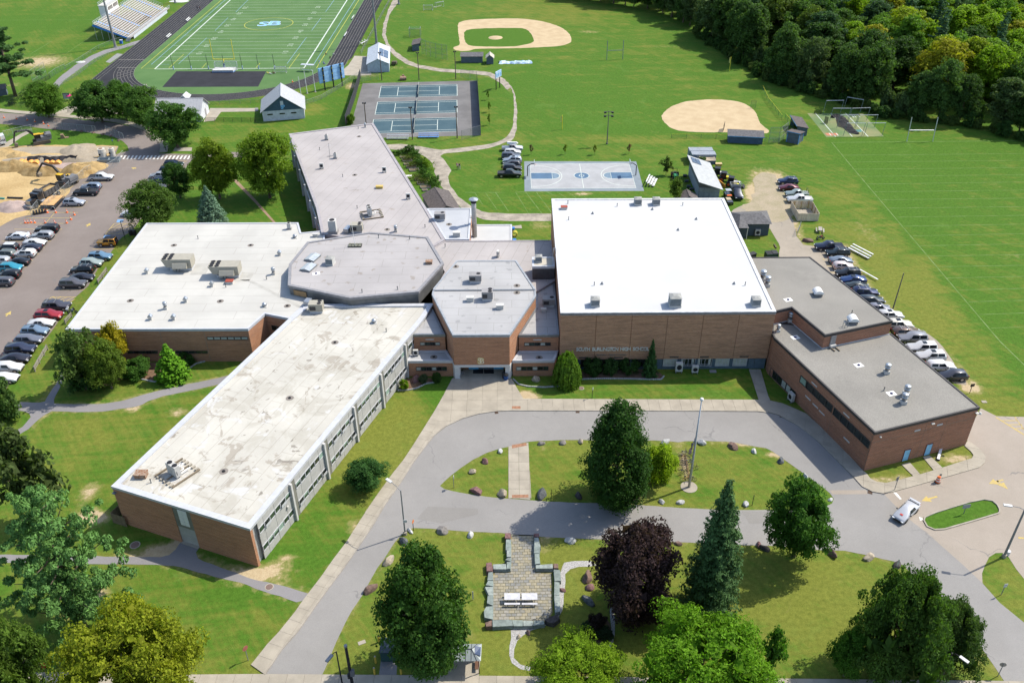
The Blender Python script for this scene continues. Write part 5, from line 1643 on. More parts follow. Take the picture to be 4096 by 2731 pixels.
def car(typ,col,label,loc,head=.0,ex='',sc=1.0,group='cars parked around the school',cat='car',rim=None):
 body,P_=car_parts(typ)
 nm={'pickup':'pickup_truck','suv':'sport_utility_car','bigsuv':'large_utility_car','jeep':'off_road_car','wagon':'estate_car','hatch':'hatchback_car','sedan':'saloon_car'}[typ]
 t=TH(nm,label,cat,(loc[0],loc[1],.022),R(head)+RU(-.02,.02),group,sc)
 pm=paint(col,.1 if min(col)>.35 else .3)
 b=link('body',body,t)
 b.material_slots[0].link='OBJECT'
 b.material_slots[0].material=pm
 for k in('windscreen','rear_window'):
  link(k,P_[k],t)
 for k in('side_window','headlight','tail_light','mirror')+(('roof_rail',)if 'r' in ex else())+(('crossbar',)if 'b' in ex else()):
  for me_ in P_[k]:
   link(k,me_,t)
 link('grille',P_['grille'],t)
 link('bumper',P_['bumper'],t)
 tm,rm,ax,wy,wr_=P_['wheel']
 for x in ax:
  for sg in(-1,1):
   w=link('wheel',tm,t,(x,sg*wy,wr_))
   r=link('rim',rm,w)
   if rim:
    r.material_slots[0].link='OBJECT'
    r.material_slots[0].material=rim
 if 's' in ex:
  link('sunroof',P_['sunroof'],t)
 if 'c' in ex:
  link('bed_cover',P_['cover'],t)
 if 'o' in ex:
  link('open_bed',P_['bed'],t)
 if 'k' in ex:
  P_['roof_panel'].o('black_roof',PLAST,t)
 if 'w' in ex:
  P_['roof_panel'].o('white_roof',paint((.55,.55,.55)),t)
 CARS.append(t)
 return t
WH,SI,BK,NV,GY,DG,BL=(.47,.47,.46),(.33,.34,.35),(.012,.013,.015),(.012,.02,.045),(.075,.075,.085),(.035,.035,.04),(.13,.19,.26)
def at(t,x,y,z=.7):
 return G(t,x,y,z)
LC='cars in the left car park'
RC='cars in the right car park'
FC='cars parked on the grass by the basketball court'
for a in(
('suv',SI,'silver car half hidden behind the dark tree at the top of the left car park',4,1462,44,180),
('suv',NV,'dark blue car nosing out from behind the dark tree, second of three',4,1445,98,180),
('sedan',GY,'dark grey car under the dark tree, nearest of the three there',4,1455,150,180),
('suv',NV,'navy car parked by the crosswalk at the top of the left car park',0,1595,1507,0),
('suv',NV,'dark blue car mostly hidden by the small dark tree below the crosswalk',0,1555,1562,0),
('suv',WH,'white car facing left, partly under the broad tree by the low wing corner',4,1212,388,180),
('jeep',(.52,.235,.018),'orange yellow boxy off-road car with black roof and spare wheel',4,982,660,180,'k'),
('suv',(.10,.19,.28),'light blue car next below the orange off-road car',4,920,786,0,'s'),
('hatch',(.25,.30,.28),'pale green hatchback between light blue car and black car',4,838,845,0,'',1.1),
('suv',BK,'black car with roof bars below the pale green hatchback',4,757,905,180,'b'),
('sedan',(.016,.017,.026),'black saloon wedged between black utility car and long grey car',4,750,975,0),
('bigsuv',GY,'long dark grey utility car, last above the empty hatched bay',4,673,1037,0,'r'),
('bigsuv',(.045,.045,.06),'dark plum grey people carrier with roof rails below the hatched bay',4,522,1240,0,'rb'),
('suv',(.26,.015,.022),'red car with dark roof near the motorcycle by the low wing',4,448,1325,0,'s',1.05),
('sedan',WH,'white saloon directly below the red car',4,378,1395,0),
('suv',BL,'blue grey utility car below the white saloon',4,322,1470,0,'s'),
('wagon',(.12,.13,.16),'slate grey estate car just above the navy utility car near the birch',4,262,1545,0),
('bigsuv',(.022,.028,.055),'navy utility car beside the wooden rail fence',8,192,68,0),
('sedan',(.020,.020,.030),'black saloon beside the lower end of the wooden rail fence',8,138,150,0,'',1.05),
('suv',WH,'white utility car second from the bottom of the left column',8,78,235,0),
('sedan',WH,'white saloon at the bottom of the left column by the path',8,28,330,0,'',1.05),
('pickup',WH,'white pickup with black bed cover beside the excavation fence',4,930,60,0,'c'),
('wagon',(.17,.21,.27),'blue grey estate car behind the black pickup',4,835,142,180,'r'),
('pickup',(.020,.024,.032),'black pickup with grey bed cover by the excavation fence',4,790,195,180,'c'),
('suv',(.31,.33,.36),'silver car beside the long black pipe',4,680,290,0,'sr'),
('bigsuv',BK,'black utility car just below the orange cones',4,433,535,180,'r'),
('suv',(.28,.29,.30),'silver utility car below the black one by the cones',4,388,594,180,'r'),
('sedan',WH,'white saloon facing right in the middle rows',4,318,655,0),
('sedan',(.016,.017,.030),'very dark navy saloon below the white saloon of the middle rows',4,275,706,180),
('suv',WH,'white crossover with dark sunroof in the middle rows',4,222,760,180,'s'),
('sedan',BK,'black saloon between white crossover and teal hatchback',4,165,832,180),
('hatch',(.025,.22,.30),'bright teal hatchback in the middle rows',4,98,888,0,'',1.1),
('suv',BK,'black utility car below the teal hatchback',4,75,952,180),
('suv',GY,'dark grey car cut by the frame below the black utility car',4,15,1020,180),
('sedan',(.50,.51,.53),'white saloon with black bonnet and rear spoiler facing left',4,165,597,180),
('suv',BK,'black compact car with white roof at the left edge',4,65,705,180,'w'),
('suv',(.11,.125,.115),'grey green car below the white roofed one at the left edge',4,38,765,180,'r'),
('hatch',SI,'silver car cut by the left frame edge above the teal hatchback',4,-2,822,180),
):
 car(a[0],a[1],a[2],at(a[3],a[4],a[5]),a[6],a[7]if len(a)>7 else '',a[8]if len(a)>8 else 1.0,LC)
for a in(
('suv',(.016,.03,.075),'dark blue utility car with a rear rack, topmost by the gravel lot',7,183,95,180,'rb'),
('sedan',(.10,.014,.022),'dark red saloon second from the top by the gravel lot',7,190,152,180),
('pickup',(.24,.28,.25),'pale green pickup with a black rack behind the white pickup',7,265,210,180,'o',.92),
('pickup',WH,'white pickup just behind the board enclosure',7,290,262,180,'o'),
('pickup',(.012,.016,.038),'navy pickup with open bed, first of the row by the upper gravel roof',7,560,695,180,'o'),
('bigsuv',(.012,.02,.022),'black green off-road car with a roof rack next to the navy pickup',7,640,752,180,'rb',.95),
('sedan',(.14,.17,.21),'blue grey saloon facing the field by the white bleacher',7,668,818,0),
('hatch',(.52,.44,.42),'pale pinkish white small hatchback between grey saloon and black car',7,690,872,0),
('bigsuv',BK,'black utility car with roof rack beside the lone white bench',7,733,938,180,'rb',.95),
('sedan',(.015,.04,.13),'bright blue saloon in the row behind the upper gravel roof',7,783,997,180,'s',1.05),
('sedan',(.014,.02,.02),'dark green black saloon next below the bright blue saloon',7,818,1056,0),
('suv',(.018,.024,.07),'navy utility car with three roof bars facing the field',7,893,1115,0,'rb',1.05),
('wagon',(.022,.03,.038),'dark slate car next below the navy one with roof bars',7,945,1186,0,'',1.05),
('hatch',(.20,.20,.23),'mauve grey car half hidden by the upper roof edge',7,1022,1256,0,'s'),
('suv',WH,'white car with black sunroof at the corner of the upper gravel roof',7,1122,1325,0,'s'),
('suv',(.50,.47,.40),'cream utility car beside the front edge of the upper block',7,1200,1412,0,'s',1.05),
('wagon',(.10,.065,.05),'brown estate car with silver roof bars',7,1272,1480,0,'b',1.05),
('bigsuv',(.23,.23,.245),'silver grey utility car below the brown estate car',7,1325,1535,180,'r'),
('bigsuv',WH,'white utility car with panoramic dark roof below the silver grey one',11,1410,55,180,'s'),
('suv',WH,'second white utility car, with a small dark sunroof',11,1492,132,180,'s',1.05),
('suv',(.57,.57,.56),'white crossover facing the field, second from the end',11,1585,222,0),
('hatch',(.035,.038,.05),'dark grey hatchback, last of the row by the sign',11,1697,310,180,'',1.12),
):
 car(a[0],a[1],a[2],at(a[3],a[4],a[5]),a[6],a[7]if len(a)>7 else '',a[8]if len(a)>8 else 1.0,RC)
def fz(x,y):
 u,v=1980+x*200/1960,560+y*160/1568
 return G(-1,u*2352/4096,v*2352/4096,.8)
KY=None
for a in(
('pickup',(.40,.40,.42),'silver pickup carrying a white boat on its roof, topmost on the grass',680,300,0,'o',.95),
('suv',WH,'white car second from the top of the row on the grass',690,455,0,'',.92),
('bigsuv',(.06,.065,.085),'dark blue grey utility car third in the row on the grass',620,615,0,'b',.95),
('suv',(.30,.34,.38),'silver blue car facing left, fourth in the row on the grass',680,775,180,'bs',1.03),
('hatch',(.05,.05,.055),'dark grey car facing left, fifth in the row on the grass',665,935,180,'',1.08),
('suv',BK,'black car with two bike carriers, sixth in the row on the grass',675,1085,0,'',1.0),
('pickup',(.012,.018,.018),'black pickup with grey bed cover, nearest of the row on the grass',570,1315,0,'c',1.02),
):
 c=fz(a[3],a[4])
 o=car(a[0],a[1],a[2],c,a[5],a[6]if len(a)>6 else '',a[7]if len(a)>7 else 1.0,FC)
 if 'boat' in a[2]:
  k=TH('roof_boat','white boat shaped carrier lying upside down on the silver pickup roof','boat',(c[0]+.1,c[1],1.85))
  M().add([(-1.5,-.35,.1),(-1.5,.35,.1),(1.1,.35,.1),(1.5,0,.12),(1.1,-.35,.1),(-1.4,-.2,.55),(-1.4,.2,.55),(1.0,.2,.5),(1.3,0,.4),(1.0,-.2,.5)],[(4,3,2,1,0),(0,1,6,5),(1,2,7,6),(2,3,8,7),(3,4,9,8),(4,0,5,9),(5,6,7,8,9)]).o('hull',WHITEP,k)
a,b=V3(G(15,1195,60,.6)),V3(G(11,1345,1480,.8))
d=a-b
m_=(a+b)/2
sp=car('sedan',(.36,.37,.39),'silver sports saloon with a red bonnet scoop driving on the forecourt',m_,math.degrees(math.atan2(d.y,d.x)),'',1.0,'cars on the forecourt','car',RIMD)
PR([(1.25,-.2),(1.6,-.2),(1.6,.2),(1.25,.2)],.88,.985).o('bonnet_scoop',mat('scoop_red',(.3,.015,.012),.5),sp)
q=BX((-2.15,0,1.22),(.3,1.55,.05)).box((-2.12,.6,1.1),(.1,.06,.25)).box((-2.12,-.6,1.1),(.1,.06,.25))
q.o('rear_spoiler',paint((.36,.37,.39)),sp)
for o in CARS:
 if 'black bonnet' in o['label']:
  PR([(1.25,-.68),(2.0,-.62),(2.0,.62),(1.25,.68)],.84,.99,p1=[(1.25,-.66),(2.0,-.6),(2.0,.6),(1.25,.66)]).o('black_bonnet',PLAST,o)
  BX((-2.1,0,1.2),(.3,1.5,.05)).box((-2.1,.5,1.08),(.1,.05,.2)).box((-2.1,-.5,1.08),(.1,.05,.2)).o('rear_spoiler',paint((.50,.51,.53)),o)
 if 'spare wheel' in o['label']:
  TU((-2.34,.1,1.05),(-2.12,.1,1.05),.42,n=16).o('spare_wheel',TYRE,o)
  for x in(-1.15,1.08):
   for s in(-1,1):
    BX((x,s*.88,.86),(.95,.22,.1)).o('wing',PLAST,o)
 if 'rear rack' in o['label']:
  BE((-2.4,0,.5),(-2.9,0,.5),.08).beam((-2.85,0,.5),(-2.9,0,1.3),.07).beam((-2.9,-.5,1.3),(-2.9,.5,1.3),.06).o('rear_rack',PLAST,o)
 if 'black rack' in o['label']:
  q=M()
  for x in(-.95,-2.6):
   for s in(-.8,.8):
    q.tube((x,s,1.1),(x,s,1.95),.05,n=5)
   q.beam((x,-.85,1.95),(x,.85,1.95),.07)
  q.o('bed_rack',PLAST,o)
  # ---- motorcycles and bicycles
def wheel2(m,x,r,w,n=16,rr=.05,mi=0):
 v,f=[],[]
 for i in RG(n):
  a=2*PI*i/n
  for k in RG(5):
   b=2*PI*k/5
   q=r+rr*cos(b)
   v.append((x+q*cos(a),w*sin(b),r+rr+q*sin(a)))
 for i in RG(n):
  for k in RG(5):
   f.append((i*5+k,((i+1)%n)*5+k,((i+1)%n)*5+(k+1)%5,i*5+(k+1)%5))
 return m.add(v,f,mi)
def motorcycle(label,loc,rz,bodyc,scooter=False):
 t=TH('motorcycle',label,'motorcycle',(loc[0],loc[1],0),rz,'motorcycles around the school')
 for x in(-.68,.68):
  w=wheel2(M(),x,.24,.07,14,.08).o('wheel',TYRE,t)
  TU((x,-.05,.32),(x,.05,.32),.14,n=10).o('hub',RIM,w)
 BE((.68,0,.32),(.42,0,.95),.07).beam((-.68,0,.32),(0,0,.42),.08).beam((.42,0,.9),(-.1,0,.6),.1).o('frame',PLAST,t)
 BX((0,0,.48),(.5,.32,.36)).o('engine',METG,t)
 PR([(-.05,-.17),(.45,-.13),(.45,.13),(-.05,.17)],.72,.98,p1=[(0,-.1),(.4,-.08),(.4,.08),(0,.1)]).o('tank',paint(bodyc),t)
 PR([(-.85,-.12),(0,-.16),(0,.16),(-.85,.12)],.76,.88).o('seat',PLAST,t)
 BE((.4,-.36,1.05),(.4,.36,1.05),.045).o('handlebar',PLAST,t)
 if scooter:
  BX((-.75,0,.98),(.42,.5,.36)).o('luggage_box',paint(bodyc),t)
  PR([(.45,-.2),(.6,-.2),(.6,.2),(.45,.2)],.8,1.35,p1=[(.3,-.16),(.35,-.16),(.35,.16),(.3,.16)]).o('windshield',GLASS,t)
motorcycle('dark touring motorcycle with pale luggage boxes beside the low wing',G(4,668,1310),.15,(.35,.35,.36),True)
motorcycle('red and black trail motorcycle standing beside the picnic table',G(7,478,632),.1,(.3,.03,.02))
motorcycle('black motorcycle parked on the grass at the left frame edge',G(8,38,728),.3,(.02,.02,.022))
def mk_bike():
 t=TH('bicycle','','bicycle')
 for x in(-.52,.52):
  w=wheel2(M(),x,.31,.022,18,.024).o('wheel',TYRE,t)
  q=M()
  for i in RG(6):
   a=i*PI/6
   q.beam((x-.3*cos(a),0,.335-.3*sin(a)),(x+.3*cos(a),0,.335+.3*sin(a)),.008)
  q.o('spokes',METG,w)
 PI_([(-.52,0,.335),(-.06,0,.30),(.36,0,.72),(-.2,0,.78),(-.06,0,.30)],.026,6).pipe([(-.52,0,.335),(-.2,0,.78)],.018,5).pipe([(.52,0,.335),(.34,0,.88)],.022,5).o('frame',paint((.05,.05,.05)),t)
 BX((-.22,0,.88),(.26,.13,.07)).o('saddle',PLAST,t)
 PI_([(.40,-.3,.95),(.34,0,.92),(.40,.3,.95)],.022,5).o('handlebar',PLAST,t)
 BE((-.06,-.14,.2),(-.06,.14,.4),.04).o('pedals',PLAST,t)
 return t
MK['bike']=mk_bike
def bz(x,y):
 u,v=2660+x*160/1140,1740+y*220/1568
 return G(-1,u*2352/4096,v*2352/4096)
rk=TH('bicycle_rack','long low brown metal bicycle rack on the worn strip beside the flagpole','bicycle rack')
A_,B_=V3(bz(560,640)),V3(bz(680,1260))
q=M()
for s in(.12,.75):
 q.tube((A_.x,A_.y,s),(B_.x,B_.y,s),.035,n=6)
q.o('rail',mat('rack_rust',(.22,.13,.07),.7,.2),rk)
q=M()
for i in RG(15):
 c=A_.lerp(B_,i/14)
 q.tube((c.x,c.y,0),(c.x,c.y,.75),.02,n=5)
q.o('bars',mat('rack_rust',(.22,.13,.07)),rk)
for i,(x,y,h,c,lab,sx)in EN(((520,575,.05,(.25,.25,.26),'thin framed bicycle at the far end of the rack, left side',1),(640,560,2.9,(.012,.012,.012),'black bicycle with fat tyres at the far end of the rack, right side',1.1),(500,690,.2,(.30,.06,.02),'red orange framed bicycle on the left of the rack',1),(640,745,3.0,(.03,.03,.03),'dark bicycle behind the drooping flag',1),(520,830,.1,(.02,.02,.02),'black bicycle left of the rack middle',.95),(665,815,3.05,(.02,.09,.25),'blue framed bicycle right of the rack middle',1),(560,960,.15,(.05,.05,.05),'grey bicycle crowded in the middle of the rack',.95),(815,985,.15,(.03,.03,.03),'dark bicycle sticking out to the right behind the flagpole',1),(500,1120,.35,(.02,.02,.02),'dark bicycle sticking out to the left of the rack',1),(600,1310,.08,(.38,.12,.06),'orange framed bicycle at the near end of the rack',1.15),(740,1310,3.1,(.12,.12,.12),'grey bicycle behind the flagpole foot',1))):
 o=place('bike',lab,bz(x,y),h,'bicycles at the rack by the flagpole',sx)
 for k in o.children:
  if k.name.startswith('frame'):
   k.material_slots[0].link='OBJECT'
   k.material_slots[0].material=paint(c)
   # ------------------------------------------------------------------ trees
def leaf_mat(name,base,tr=.4,var=.38,warm=(1.22,1.1,.7)):
 n=N(name)
 g=n.n('NewGeometry')
 r=g.outputs['Random Per Island']
 oi=n.n('ObjectInfo')
 c=n.mix(1.0,oi.outputs['Color'],base,'MULTIPLY')
 v=n.math('ADD',n.math('MULTIPLY',r,var*2),1-var)
 cc=n.n('CombineColor')
 for i in RG(3):
  n.l(v,cc.inputs[i])
 c=n.mix(1.0,c,cc.outputs[0],'MULTIPLY')
 tc=n.n('TexCoord').outputs['Object']
 f=n.ramp(n.noise(.32,3,.6,vec=tc),.45,.72)
 c=n.mix(n.math('MULTIPLY',f,.55),c,n.mix(1.0,c,warm,'MULTIPLY'))
 n.fin(c,.7,0,.12)
 t=n.n('BsdfTranslucent')
 n.l(n.mix(1.0,c,(1.3,1.45,.6),'MULTIPLY'),t.inputs[0])
 ms=n.n('MixShader')
 ms.inputs[0].default_value=tr
 n.l(n.b.outputs[0],ms.inputs[1])
 n.l(t.outputs[0],ms.inputs[2])
 n.l(ms.outputs[0],n.out.inputs[0])
 return n.mat
LEAF=leaf_mat('leaf',(1,1,1))
NEEDLE=leaf_mat('needle',(1,1,1),.2,.3,(1.15,1.1,.95))
BARK=mat('bark',(.11,.085,.062),.95,0,.1,.25,2)
def LM2(name,cen,nrm,size,rng,aspect=1.0,m=LEAF,fold=.18):
 k=len(cen)
 a=rng.normal(size=(k,3))
 u=np.cross(nrm,a)
 u/=np.linalg.norm(u,axis=1,keepdims=True)+1e-9
 w=np.cross(nrm,u)
 s=size*(.6+.8*rng.random(k))
 s=s[:,None]
 up=nrm*s*fold
 v=np.empty((k,6,3))
 v[:,0]=cen-u*s*aspect
 v[:,1]=cen-u*s*aspect*.1+w*s*.62+up
 v[:,2]=cen+u*s*aspect*.95+up*.4
 v[:,3]=cen-u*s*aspect*.1-w*s*.62+up
 v[:,4]=v[:,0]
 v[:,5]=v[:,2]
 v=v[:,:4].reshape(-1,3)
 i=np.arange(k)[:,None]*4
 f=np.concatenate([i+np.array([0,2,1]),i+np.array([0,3,2])],0)
 me=bpy.data.meshes.new(name)
 raw_mesh(me,v,f)
 me.materials.append(m)
 return me
def norm(a):
 return a/(np.linalg.norm(a,axis=1,keepdims=True)+1e-9)
def sph(rng,k):
 return norm(rng.normal(size=(k,3)))
def puffs(rng,c,r,per,size,up=.25,rand=.6,flat=1.0):
 k=len(c)*per
 d=sph(rng,k)
 d[:,2]=np.where(d[:,2]<-.35,-d[:,2]*.6,d[:,2])
 d=norm(d)
 rr=np.repeat(r,per)[:,None]*(.55+.5*rng.random((k,1))**.6)
 off=d*rr
 off[:,2]*=flat
 p=np.repeat(c,per,0)+off
 n=norm(d+rng.normal(size=(k,3))*rand+np.array([0,0,up]))
 return p,n
def crown_points(rng,n,prof,jit=.12,inner=.5):
 out=[]
 lob=rng.normal(size=(6,))*jit
 ph=rng.random(6)*6.28
 while len(out)<n:
  t=rng.random()
  R_=prof(t)
  a=rng.random()*2*PI
  wob=1+sum(lob[i]*cos((i+1)*a+ph[i]+3*t*(i%3))for i in RG(6))
  r=R_*wob*(inner+(1-inner)*math.sqrt(rng.random()))
  if rng.random()<.35+.65*(R_/1.0):
   out.append((r*cos(a),r*sin(a),t))
 return np.array(out)
def trunk_mesh(seed,h,r,limbs=6,spread=.35,top=.75):
 rr=random.Random(seed)
 m=M()
 pts=[(0,0,-.1)]
 for i in RG(1,6):
  pts.append((rr.uniform(-.02,.02)*h,rr.uniform(-.02,.02)*h,h*top*i/5))
 m.lathe([(r*1.5,-.05),(r*1.05,.35)],n=8)
 m.pipe(pts,r,7,r1=r*.25)
 for i in RG(limbs):
  t=.3+.5*i/limbs
  z=h*top*t
  a=i*2.4+rr.uniform(-.4,.4)
  l=h*spread*rr.uniform(.7,1.1)
  p0=(0,0,z)
  p1=(cos(a)*l*.5,sin(a)*l*.5,z+l*.35)
  p2=(cos(a)*l,sin(a)*l,z+l*.6)
  m.pipe([p0,p1,p2],r*.4,5,r1=r*.1)
 return m.mesh('trunk',BARK,True)
def ell(p=2.0,lo=.0,skew=.5):
 def f(t):
  x=(t-skew)/(skew if t<skew else 1-skew)
  return max(.0,1-abs(x)**p)**(1/p)
 return f
TREES={}
def PB_(key,seed,h,rad,base,npuff,pr,per,leaf,prof,trunk_r=.22,jit=.12,flat=.8,rand=.6,inner=.45,limbs=7):
 rng=np.random.default_rng(seed)
 c=crown_points(rng,npuff,prof,jit,inner)
 c[:,:2]*=rad-pr*.6
 c[:,2]=base+pr*.5+c[:,2]*(h-base-pr)
 r=pr*(.65+.7*rng.random(len(c)))
 p,n=puffs(rng,c,r,per,leaf,flat=flat,rand=rand)
 e=np.hypot(p[:,0],p[:,1])
 p[:,:2]*=rad*.97/np.percentile(e,96)
 z0,z1=np.percentile(p[:,2],1.0),np.percentile(p[:,2],99.3)
 p[:,2]=base+(p[:,2]-z0)*(h-base)/(z1-z0)
 kf=max(60,len(c)*5)
 ci=c[rng.integers(0,len(c),kf)]*np.array([.8,.8,1.0])+rng.normal(size=(kf,3))*pr*.3
 ci[:,2]=np.clip(ci[:,2],base+.3,h-pr*.8)
 sc_=np.percentile(np.hypot(ci[:,0],ci[:,1]),97)/(rad*.78)
 ci[:,:2]/=max(sc_,.6)
 me=LM2('crown',np.concatenate([p,ci]),np.concatenate([n,norm(rng.normal(size=(kf,3))*.5+np.array([0,0,.7]))]),np.concatenate([np.full(len(p),leaf),np.full(kf,pr*.6)]),rng)
 TREES[key]=(me,trunk_mesh(seed,h,trunk_r,limbs,.55*rad/h),h,rad,base)
def PC_(key,seed,h,rad,base,tiers,per_tier,leaf,droop=.25,dens=26,col=NEEDLE,power=1.0,ragged=.25,trunk_r=.22):
 rng=np.random.default_rng(seed)
 P_,N_=[],[]
 for i in RG(tiers):
  t=i/(tiers-1)
  z=base+(h-base)*(t**.92)
  R_=rad*max(.03,(1-t))**power
  nb=max(4,int(per_tier*(1-t*.65)))
  for b in RG(nb):
   a=b*2*PI/nb+rng.random()*.7+i*1.3
   L=R_*(1-ragged+ragged*1.3*rng.random())
   k=max(5,int(dens*(L/rad+.12)))
   s=rng.random(k)**.75
   side=rng.normal(size=k)*.17*(L*(1.05-s*.75)+.15)
   x=s*L
   zz=z-droop*L*s+.22*L*s**3+rng.normal(size=k)*.10
   ca,sa=cos(a),sin(a)
   p=np.stack([x*ca-side*sa,x*sa+side*ca,zz],1)
   n=np.stack([ca*.45+rng.normal(size=k)*.45,sa*.45+rng.normal(size=k)*.45,.75+rng.normal(size=k)*.35],1)
   P_.append(p)
   N_.append(norm(n))
 p,n=np.concatenate(P_),np.concatenate(N_)
 m=M()
 m.pipe([(0,0,-.1),(0,0,h*.5),(0,0,h*.97)],trunk_r,7,r1=.03)
 TREES[key]=(LM2('crown',p,n,leaf,rng,1.25,col),m.mesh('trunk',BARK,True),h,rad,base)
def proto_pine(key,seed,h,rad,base,nb,leaf):
 rng=np.random.default_rng(seed)
 C_,R_=[],[]
 m=M()
 m.pipe([(0,0,-.1),(.2,.1,h*.4),(0,.2,h*.75),(.1,.1,h*.97)],.36,8,r1=.06)
 for i in RG(nb):
  t=(i+.5)/nb
  z=base+(h-base)*t
  a=i*2.4+rng.random()*.6
  L=rad*(1.02-t**1.6*.85)*(.7+.45*rng.random())
  k=max(3,int(L/.62))
  for j in RG(k):
   s=(j+1.1)/k
   off=rng.normal(size=3)*np.array([.55,.55,.18])*(.5+s)
   C_.append((cos(a)*L*s+off[0],sin(a)*L*s+off[1],z+L*.12*s+off[2]+.25*s*s*L*.3))
   R_.append(.42+.45*rng.random())
  m.pipe([(0,0,z-.4),(cos(a)*L*.5,sin(a)*L*.5,z),(cos(a)*L*.95,sin(a)*L*.95,z+L*.15)],.11,5,r1=.03)
 C_,R_=np.array(C_),np.array(R_)
 p,n=puffs(rng,C_,R_,110,leaf,.5,.7,.6)
 TREES[key]=(LM2('crown',p,n,leaf,rng,1.5,NEEDLE),m.mesh('trunk',BARK,True),h,rad,base)
E_=ell
PB_('oval',11,14.5,4.7,.4,260,.95,105,.135,lambda t:(min(1,(t/.18)**.6)if t<.32 else(1-((t-.32)/.68)**2.0)**.62),.3,.10,.9,.55,.68)
PB_('maple',12,9.0,4.4,1.4,140,.95,105,.135,ell(2.2,0,.42),.2,.11,.85)
PB_('maple2',13,10.0,5.0,1.5,170,1.0,105,.14,ell(2.4,0,.45),.24,.13,.85)
PB_('purple',14,10.5,5.1,.6,240,1.0,105,.15,ell(2.6,0,.42),.26,.10,.85,.65,.6)
PB_('oak',15,13.0,5.2,1.2,240,1.0,110,.15,lambda t:ell(2.0,0,.38)(t)*(1-.12*sin(t*9)),.3,.16,.85,.65,.5)
PB_('locust',16,9.0,5.6,1.2,300,.85,120,.10,ell(2.2,0,.45),.2,.13,.6,.7,.5)
PB_('spread',17,7.0,5.2,.4,250,.85,120,.11,ell(2.2,0,.38),.22,.16,.75,.7,.5)
PB_('round',18,3.2,2.0,.1,70,.5,100,.10,ell(2.4,0,.45),.08,.08,.95,.6,.6,3)
PB_('clip',19,2.3,1.5,.05,90,.35,70,.085,ell(3.4,0,.5),.06,.03,.95,.5,.75,2)
PB_('sapl',20,3.2,.75,1.0,14,.35,26,.11,ell(2,0,.45),.04,.2,1,.7,.3,3)
PB_('thin',21,6.0,3.0,1.2,60,.75,40,.17,ell(2,0,.45),.12,.3,.8,.7,.3)
for i in RG(5):
 PB_('wood%d'%i,30+i,17+(i%3)*2,5.4+(i%2)*.8,3.0,130,1.5,75,.29,(ell(2.2,0,.5),ell(2.0,0,.42),ell(2.6,0,.55))[i%3],.3,.2,.8,.65,.5)
PB_('scrub',40,5.5,3.6,.1,90,1.0,46,.30,ell(2.4,0,.35),.12,.3,.8,.7,.5)
PC_('spruce',50,17,4.3,.4,52,18,.15,.22,85,NEEDLE,.62,.42,.2)
PC_('blue',51,9.0,3.7,.15,32,17,.15,.12,60,NEEDLE,.8,.14)
PC_('fir',52,4.6,1.6,.1,22,11,.13,.25,34,NEEDLE,.75,.25)
PC_('woodpine',53,21,4.6,3.0,20,9,.34,.02,60,NEEDLE,.5,.65)
proto_pine('pine',54,15,8.3,1.2,48,.14)
proto_pine('tallpine',55,19,5.2,6.0,22,.26)
rng=np.random.default_rng(60)
P_,N_=[],[]
for b in RG(420):
 a=rng.random()*2*PI
 r0=2.1*math.sqrt(rng.random())
 zt=3.9*(1-(r0/2.7)**2.6)+rng.normal()*.22
 L=min(zt-.1,1.2+1.9*rng.random())
 k=17
 s=np.linspace(0,1,k)
 rr=r0+(.25+.5*rng.random())*s**.6
 p=np.stack([rr*cos(a)+rng.normal(size=k)*.06,rr*sin(a)+rng.normal(size=k)*.06,zt-L*s],1)
 P_.append(p)
 N_.append(norm(np.stack([np.full(k,cos(a)),np.full(k,sin(a)),.5-s*.5],1)+rng.normal(size=(k,3))*.35))
TREES['weep']=(LM2('crown',np.concatenate(P_),np.concatenate(N_),.13,rng,1.6),PI_([(0,0,0),(.1,0,2),(0,.1,3.4)],.14,7,r1=.05).mesh('trunk',BARK,True),4.0,2.5,0)
def zat(cx,cy,Y):
 lo,hi=-2.0,40.0
 for _ in RG(40):
  m=(lo+hi)/2
  if G(-1,cx,cy,m)[1]>Y:
   lo=m
  else:
   hi=m
 return lo
TN={'oval':'linden_tree','maple':'maple_tree','maple2':'maple_tree','purple':'purple_maple_tree','oak':'oak_tree','locust':'locust_tree','spread':'crab_apple_tree','round':'shrub','clip':'clipped_shrub','sapl':'sapling','thin':'young_tree','scrub':'bush','spruce':'spruce_tree','blue':'blue_spruce_tree','fir':'conifer_shrub','woodpine':'pine_tree','pine':'pine_tree','tallpine':'pine_tree','weep':'weeping_shrub'}
def tree(kind,loc,label,col,h=None,rad=None,rz=None,group=None,cat=None,name=None):
 c,tk,H,RD,B0=TREES[kind]
 sz=(h or H)/H
 sx=(rad or RD*sz)/RD
 nm=name or TN.get(kind,'woodland_tree')
 if cat is None:
  cat='shrub' if('shrub' in nm or nm=='bush')else('sapling' if nm=='sapling' else 'tree')
 t=TH(nm,label,cat,(loc[0],loc[1],0),RU(0,6.28)if rz is None else rz,group,(sx,sx,sz))
 o=link('crown',c,t)
 o.color=(*col,1)
 link('trunk',tk,t)
 return t
